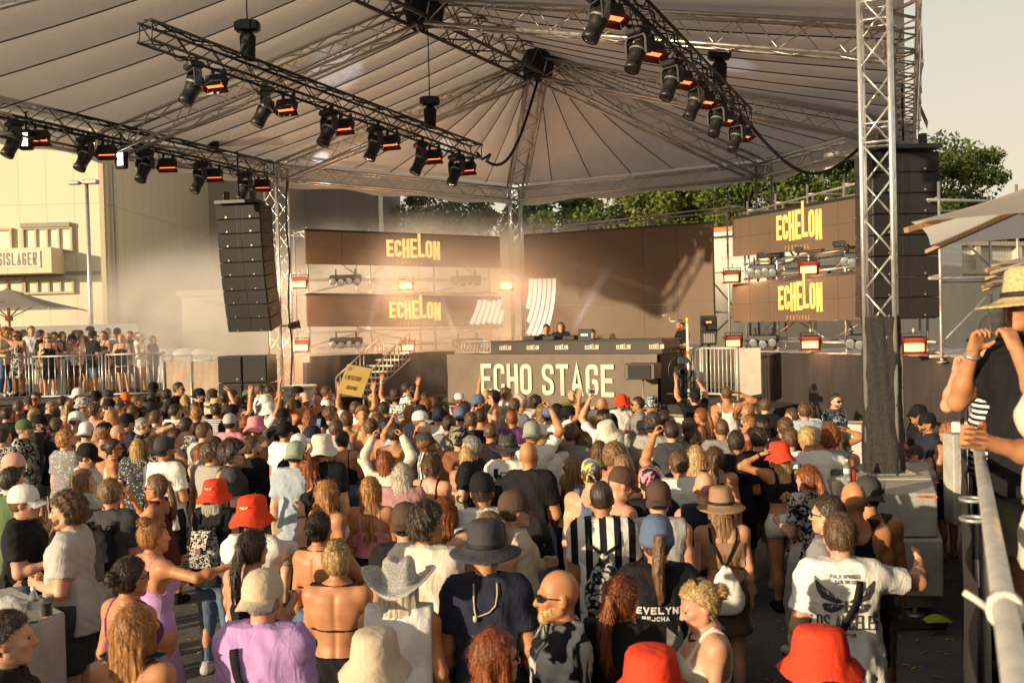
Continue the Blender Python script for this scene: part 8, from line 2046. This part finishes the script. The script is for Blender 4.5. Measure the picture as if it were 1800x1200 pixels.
# cardboard sign
so = PEOPLE[SIGN_I][0].location; sc_ = P(623, 669, so.y)
sg = empty('cardboard_sign', sc_, 'yellow cardboard sign with handwritten words held high over the crowd', 'sign')
R = Matrix.Rotation(rad(13), 3, 'Y') @ Matrix.Rotation(.25, 3, 'Z'); xd = R @ Vector((1, 0, 0)); up = R @ Vector((.16, 0, 1)).normalized(); nd = xd.cross(up).normalized(); nd = nd if nd.y < 0 else -nd
hw, hh_ = 22 / F * so.y, 27 / F * so.y
MB().prism([sc_ + xd * (a * hw) + up * (b * hh_) for a, b in ((-1, -1), (1, -1), (1, .93), (.93, 1), (-1, 1))], nd * -.008).build('board', mat('yellow_cardboard', (.62, .43, .14), .75, 0, .12, 3, .2, 8), sg)
PEN = mat('felt_pen_ink', (.16, .09, .03), .7, 0, 0)
for txt, bx_, bz_, h_ in (('EY', -.8, .62, .055), ('ENTSCHUL-', -.8, .02, .075), ('DIGUNG', -.45, -.62, .065)):
    write(txt, sc_ + xd * (bx_ * hw) + up * (bz_ * hh_) + nd * .002, xd, nd, h_, hw * 1.5 / 9 * .72, .006, hw * 1.5 / 9 * .28, PEN, sg, up=up, depth=.002, shear=.12)
# camera rig of the operator
op = PEOPLE[OPER_I][0].location; rc = P(1196, 650, op.y + .15)
rig = empty('camera_rig', rc, 'black gimbal camera rig held up by the operator in front of the side platform', 'camera rig')
s7 = op.y / F
ring = [rc + Vector((math.cos(a) * 21 * s7, 0, math.sin(a) * 24 * s7)) for a in [math.pi * .12 + i * .42 for i in range(15)]]
MB().tube(ring, .018, 7).build('gimbal_frame', BLK, rig); MB().bbox(rc + Vector((0, -.02, -.02)), (.20, .28, .17), .02).build('camera_body', BLKM, rig)
MB().lathe([(.05, 0), (.06, .12), (.07, .16), (.05, .17)], 12, rc + Vector((-.02, -.16, -.02)), Matrix.Rotation(rad(90), 3, 'X')).build('lens', BLK, rig)
MB().bbox(rc + Vector((.05, 0, .17)), (.18, .05, .12), .01).build('monitor', DARKG, rig); MB().bar(rc + Vector((0, 0, -.1)), rc + Vector((0, 0, -.45)), .02).build('post', BLK, rig)
MB().bar(rc + Vector((-.25, 0, -.42)), rc + Vector((.25, 0, -.42)), .016).build('handle_bar', BLK, rig)
# phones
def phone(i, side, label, w=.075, h=.15):
    c, d = hand_at(i, side); yw = PEOPLE[i][0].rotation_euler.z; R = Matrix.Rotation(yw, 3, 'Z') @ Matrix.Rotation(-.2, 3, 'X')
    o = empty('phone', c + Vector((0, 0, .04)), label, 'phone'); MB().bbox(c + R @ Vector((0, .02, .05)), (w, .009, h), .004, M=R).build('body', BLK, o)
    MB().box(c + R @ Vector((0, .02 - .0062, .05)), (w * .88, .003, h * .9), M=R).build('screen', mat('phone_screen', (.05, .06, .07), .1, 0, 0, emit=(.35, .36, .34), estr=.35), o)
lab_i = {q[0]['label']: k for k, q in enumerate(PEOPLE)}
phone(lab_i['person in white holding up a phone beside the pink bucket hat'], 'r', 'dark phone held up beside the pink bucket hat')
phone(lab_i['person in sunglasses in profile holding a phone before the brown fence'], 'r', 'phone held before the brown fence at left')
phone(lab_i['guest in a dark dress holding a phone overhead under the parasol'], 'r', 'phone held overhead under the white parasol')
phone(lab_i['guest in a pale cap, white top and white shorts holding a phone'], 'r', 'phone in the hand of the guest in white shorts')
c, d = hand_at(CAM_I, 'l'); o = empty('camera', c, 'small silver camera lifted above the crowd in the centre', 'camera'); MB().bbox(c + Vector((0, .0, .06)), (.11, .05, .075), .01).build('body', mat('silver_plastic', (.5, .48, .45), .4, .3), o); MB().lathe([(.025, 0), (.025, .03), (.02, .032)], 12, c + Vector((0, -.025, .06)), Matrix.Rotation(rad(90), 3, 'X')).build('lens', BLK, o)
# cups and bottles
CLEAR = mat('clear_plastic', (.92, .92, .90), .12, 0, 0, trans=.92, ior=1.12); BEER = mat('amber_beer', (.52, .25, .03), .15, 0, .05, 5); FOAM = mat('beer_foam', (.78, .70, .55), .7, 0, .08, 30); WATER = mat('water_bottle', (.80, .85, .86), .1, 0, 0, trans=.85, ior=1.15)
def cup(p_, label, beer=.5, s_=1.0, group=None):
    p_ = Vector(p_); o = empty('plastic_cup', p_, label, 'cup', group); H_ = .125 * s_
    MB().lathe([(.001, .002), (.032 * s_, .002), (.044 * s_, H_), (.047 * s_, H_ + .003), (.042 * s_, H_), (.031 * s_, .006), (.001, .006)], 18, p_).build('cup', CLEAR, o)
    if beer: 
        r1 = (.030 + .010 * beer) * s_; MB().lathe([(.001, .008), (.0295 * s_, .008), (r1, H_ * beer), (.001, H_ * beer)], 18, p_).build('beer', BEER, o)
        MB().lathe([(.001, H_ * beer + .001), (r1, H_ * beer + .001), (r1, H_ * beer + .008), (.001, H_ * beer + .008)], 18, p_).build('foam', FOAM, o)
def bottle(p_, label):
    p_ = Vector(p_); o = empty('water_bottle', p_, label, 'bottle')
    MB().lathe([(.001, 0), (.034, .0), (.036, .01), (.035, .07), (.033, .08), (.035, .09), (.035, .15), (.022, .19), (.013, .205), (.013, .225)], 16, p_).build('bottle', WATER, o)
    MB().lathe([(.015, .212), (.015, .232), (.001, .233)], 12, p_).build('cap', WHITE, o); MB().lathe([(.0358, .085), (.0358, .14)], 16, p_).build('paper_band', mat('pale_paper', (.55, .58, .6), .5, 0, .1, 20), o)
cup(PZ(36, 1099, 1.12), 'half empty cup of pale beer on the concrete block at left', .30, 1.15); cup(PZ(82, 1083, 1.12), 'cup of amber beer behind the bottle on the concrete block', .62, 1.1); bottle(PZ(60, 1092, 1.12), 'water bottle standing between two cups on the concrete block')
q = PZ(18, 1068, 1.12); o = empty('cloth_cap', q, 'crumpled grey cloth cap lying on the concrete block', 'cap'); MB().grid(lambda u, v: q + Vector(((u - .5) * .34, (v - .5) * .22, .085 * math.sin(math.pi * u) * math.sin(math.pi * v) + .01 * math.sin(u * 17) * math.sin(v * 13))), 14, 10).build('cloth', cloth('lg'), o)
bottle(PZ(1489, 846, 1.30), 'water bottle on the slab table by the wrapped tower'); cup(PZ(1470, 868, 1.30), 'empty cup on the slab table', 0); cup(PZ(1549, 868, 1.30), 'cup with a little beer at the foot of the wrapped tower', .3)
q = PZ(1499, 845, 1.30); o = empty('drink_can', q, 'red drink can beside the bottle on the slab table', 'can'); MB().lathe([(.001, 0), (.028, 0), (.033, .012), (.033, .105), (.027, .118), (.001, .119)], 14, q).build('can', mat('red_can', (.62, .05, .02), .3, .4, .05), o)
ORP = mat('orange_scrap', (.75, .16, .02), .6, 0, .1, 10)
for k, (px, py) in enumerate(((1630, 876), (1636, 850))):
    q = PZ(px, py, 1.302 if k == 0 else 1.13); o = MB().grid(lambda u, v: q + Vector(((u - .5) * .16, (v - .5) * .10, .006 + .02 * abs(math.sin(u * 4 + v * 3)))), 8, 6).thing('wrapper', ORP, q, ['orange wrapper lying on the front ballast slab', 'orange wrapper on the rear ballast block'][k], 'litter')
q = PZ(1648, 1092, .12); MB().grid(lambda u, v: q + Vector(((u - .5) * .24, (v - .5) * .12, .01 + .05 * math.sin(3.1 * u) * abs(math.sin(v * 5)))), 10, 8).thing('plastic_bag', mat('lime_plastic', (.45, .55, .03), .4, 0, .1, 10), q, 'lime green plastic bag lying under the ballast frame', 'litter')
# drink of the straw hat person, watch
c, d = hand_at(STR_I, 'r'); cl_, dl_ = hand_at(STR_I, 'l'); mid = (c + cl_) / 2
mth = PEOPLE[STR_I][0].matrix_world @ PEOPLE[STR_I][4] @ Vector((0, .150, -.13)); cup(mth, 'cup of beer held to the mouth under the straw hat', .7, 1.05)
def wristband(i, side, m, name='watch_strap', w=.022):
    o, S, aL, aR, M4, sc = PEOPLE[i]; sh, el, wr, hk = aR if side == 'r' else aL; d = nrm(wr - el); c = wr - d * .025; _, s_, u = frame(Vector(d))
    link(name, MB().tube([Vector(c) + (s_ * math.cos(a) + u * math.sin(a)) * (.031 if S['bust'] == 0 else .027) for a in [k * .524 for k in range(12)]], w / 2.2, 6, closed=True).mesh(name), m, o)
for i_, s_, m_ in ((STR_I, 'r', STEEL), (RED_I, 'l', BLK), (GOLD_I, 'r', WHITE), (LA_I, 'l', BLK), (HAT_I, 'l', BLK), (RED2_I, 'r', CLEAR), (FED_I, 'r', BLK), (FED_I, 'l', WHITE)): wristband(i_, s_, m_)
wristband(lab_i['person in black raising one arm high with a white wristband at left'], 'r', WHITE, 'wristband'); wristband(lab_i['person with grey fade and sunglasses pointing one arm up toward the stage'], 'r', BLK, 'wristband')
# bead necklace and bow of the blond person in front
bl = lab_i['blond person with fringe, bow hair clip and beaded necklace looking down']; o = PEOPLE[bl][0]
nb = [Vector((.075 * math.cos(a), -.03 + .085 * math.sin(a) - .0, 1.455 - .09 * max(0, math.sin(a)) ** 2)) for a in [k * .33 for k in range(19)]]
mb = MB()
nb2 = []
for v in nb:
    h = bvh(bl).find_nearest(v); nb2.append(h[0] + h[1] * .008 if h[0] is not None else v)
link('bead_necklace', MB().tube(nb2, .006, 6, closed=True).mesh('necklace'), mat('dark_beads', (.03, .015, .012), .3), o)
mb = MB()
for s_ in (-1, 1): mb.prism([(0, -.01, .0), (s_ * .045, -.012, .028), (s_ * .05, -.01, -.02)], (0, .012, 0))
q = link('hair_bow', mb.mesh('bow'), cloth('k'), o); q.matrix_local = PEOPLE[bl][4] @ Matrix.Translation((0, -.02, .125))
# ================================================================== stage smoke
def smoke_mat():
    m = bpy.data.materials.new('stage_smoke'); m.use_nodes = True; nt = m.node_tree; L = nt.links; nt.nodes.remove(nt.nodes['Principled BSDF']); out = nt.nodes['Material Output']
    v = N(nt, 'ShaderNodeVolumePrincipled'); v.inputs['Color'].default_value = (.96, .92, .86, 1); v.inputs['Anisotropy'].default_value = .15
    tc = N(nt, 'ShaderNodeTexCoord'); mp = N(nt, 'ShaderNodeMapping'); L.new(tc.outputs['Generated'], mp.inputs[0])
    mp.inputs['Location'].default_value = (-1, -1, -1); mp.inputs['Scale'].default_value = (2, 2, 2)
    ln = N(nt, 'ShaderNodeVectorMath', operation='LENGTH'); L.new(mp.outputs[0], ln.inputs[0])
    fall = N(nt, 'ShaderNodeMapRange', interpolation_type='SMOOTHERSTEP'); fall.inputs[1].default_value = 1.0; fall.inputs[2].default_value = .1; fall.inputs[3].default_value = 0; fall.inputs[4].default_value = 1; L.new(ln.outputs['Value'], fall.inputs[0])
    n1 = N(nt, 'ShaderNodeTexNoise'); n1.inputs['Scale'].default_value = .26; n1.inputs['Detail'].default_value = 4; n1.inputs['Distortion'].default_value = .8; L.new(tc.outputs['Object'], n1.inputs['Vector'])
    r = N(nt, 'ShaderNodeMapRange'); r.inputs[1].default_value = .43; r.inputs[2].default_value = .62; r.inputs[3].default_value = .12; r.inputs[4].default_value = 2.3; L.new(n1.outputs['Fac'], r.inputs[0])
    mu = N(nt, 'ShaderNodeMath', operation='MULTIPLY'); L.new(fall.outputs[0], mu.inputs[0]); L.new(r.outputs[0], mu.inputs[1])
    m2 = N(nt, 'ShaderNodeMath', operation='MULTIPLY'); L.new(mu.outputs[0], m2.inputs[0]); m2.inputs[1].default_value = SMOKE_D
    L.new(m2.outputs[0], v.inputs['Density']); L.new(v.outputs[0], out.inputs['Volume']); return m
SMOKE_D = .78
SMK = smoke_mat()
mb = MB(); mb.lathe([(.01, -1), (.5, -.86), (.86, -.5), (1, 0), (.86, .5), (.5, .86), (.01, 1)], 20, warp=lambda p_: (p_.x * 12.5, p_.y * 10.5, p_.z * 3.9))
sm = link('smoke', mb.mesh('smoke'), SMK, None, Vector((-3.2, 31.8, 3.1))); tag(sm, 'warm stage smoke drifting across the left half of the stage', 'smoke', kind='stuff')
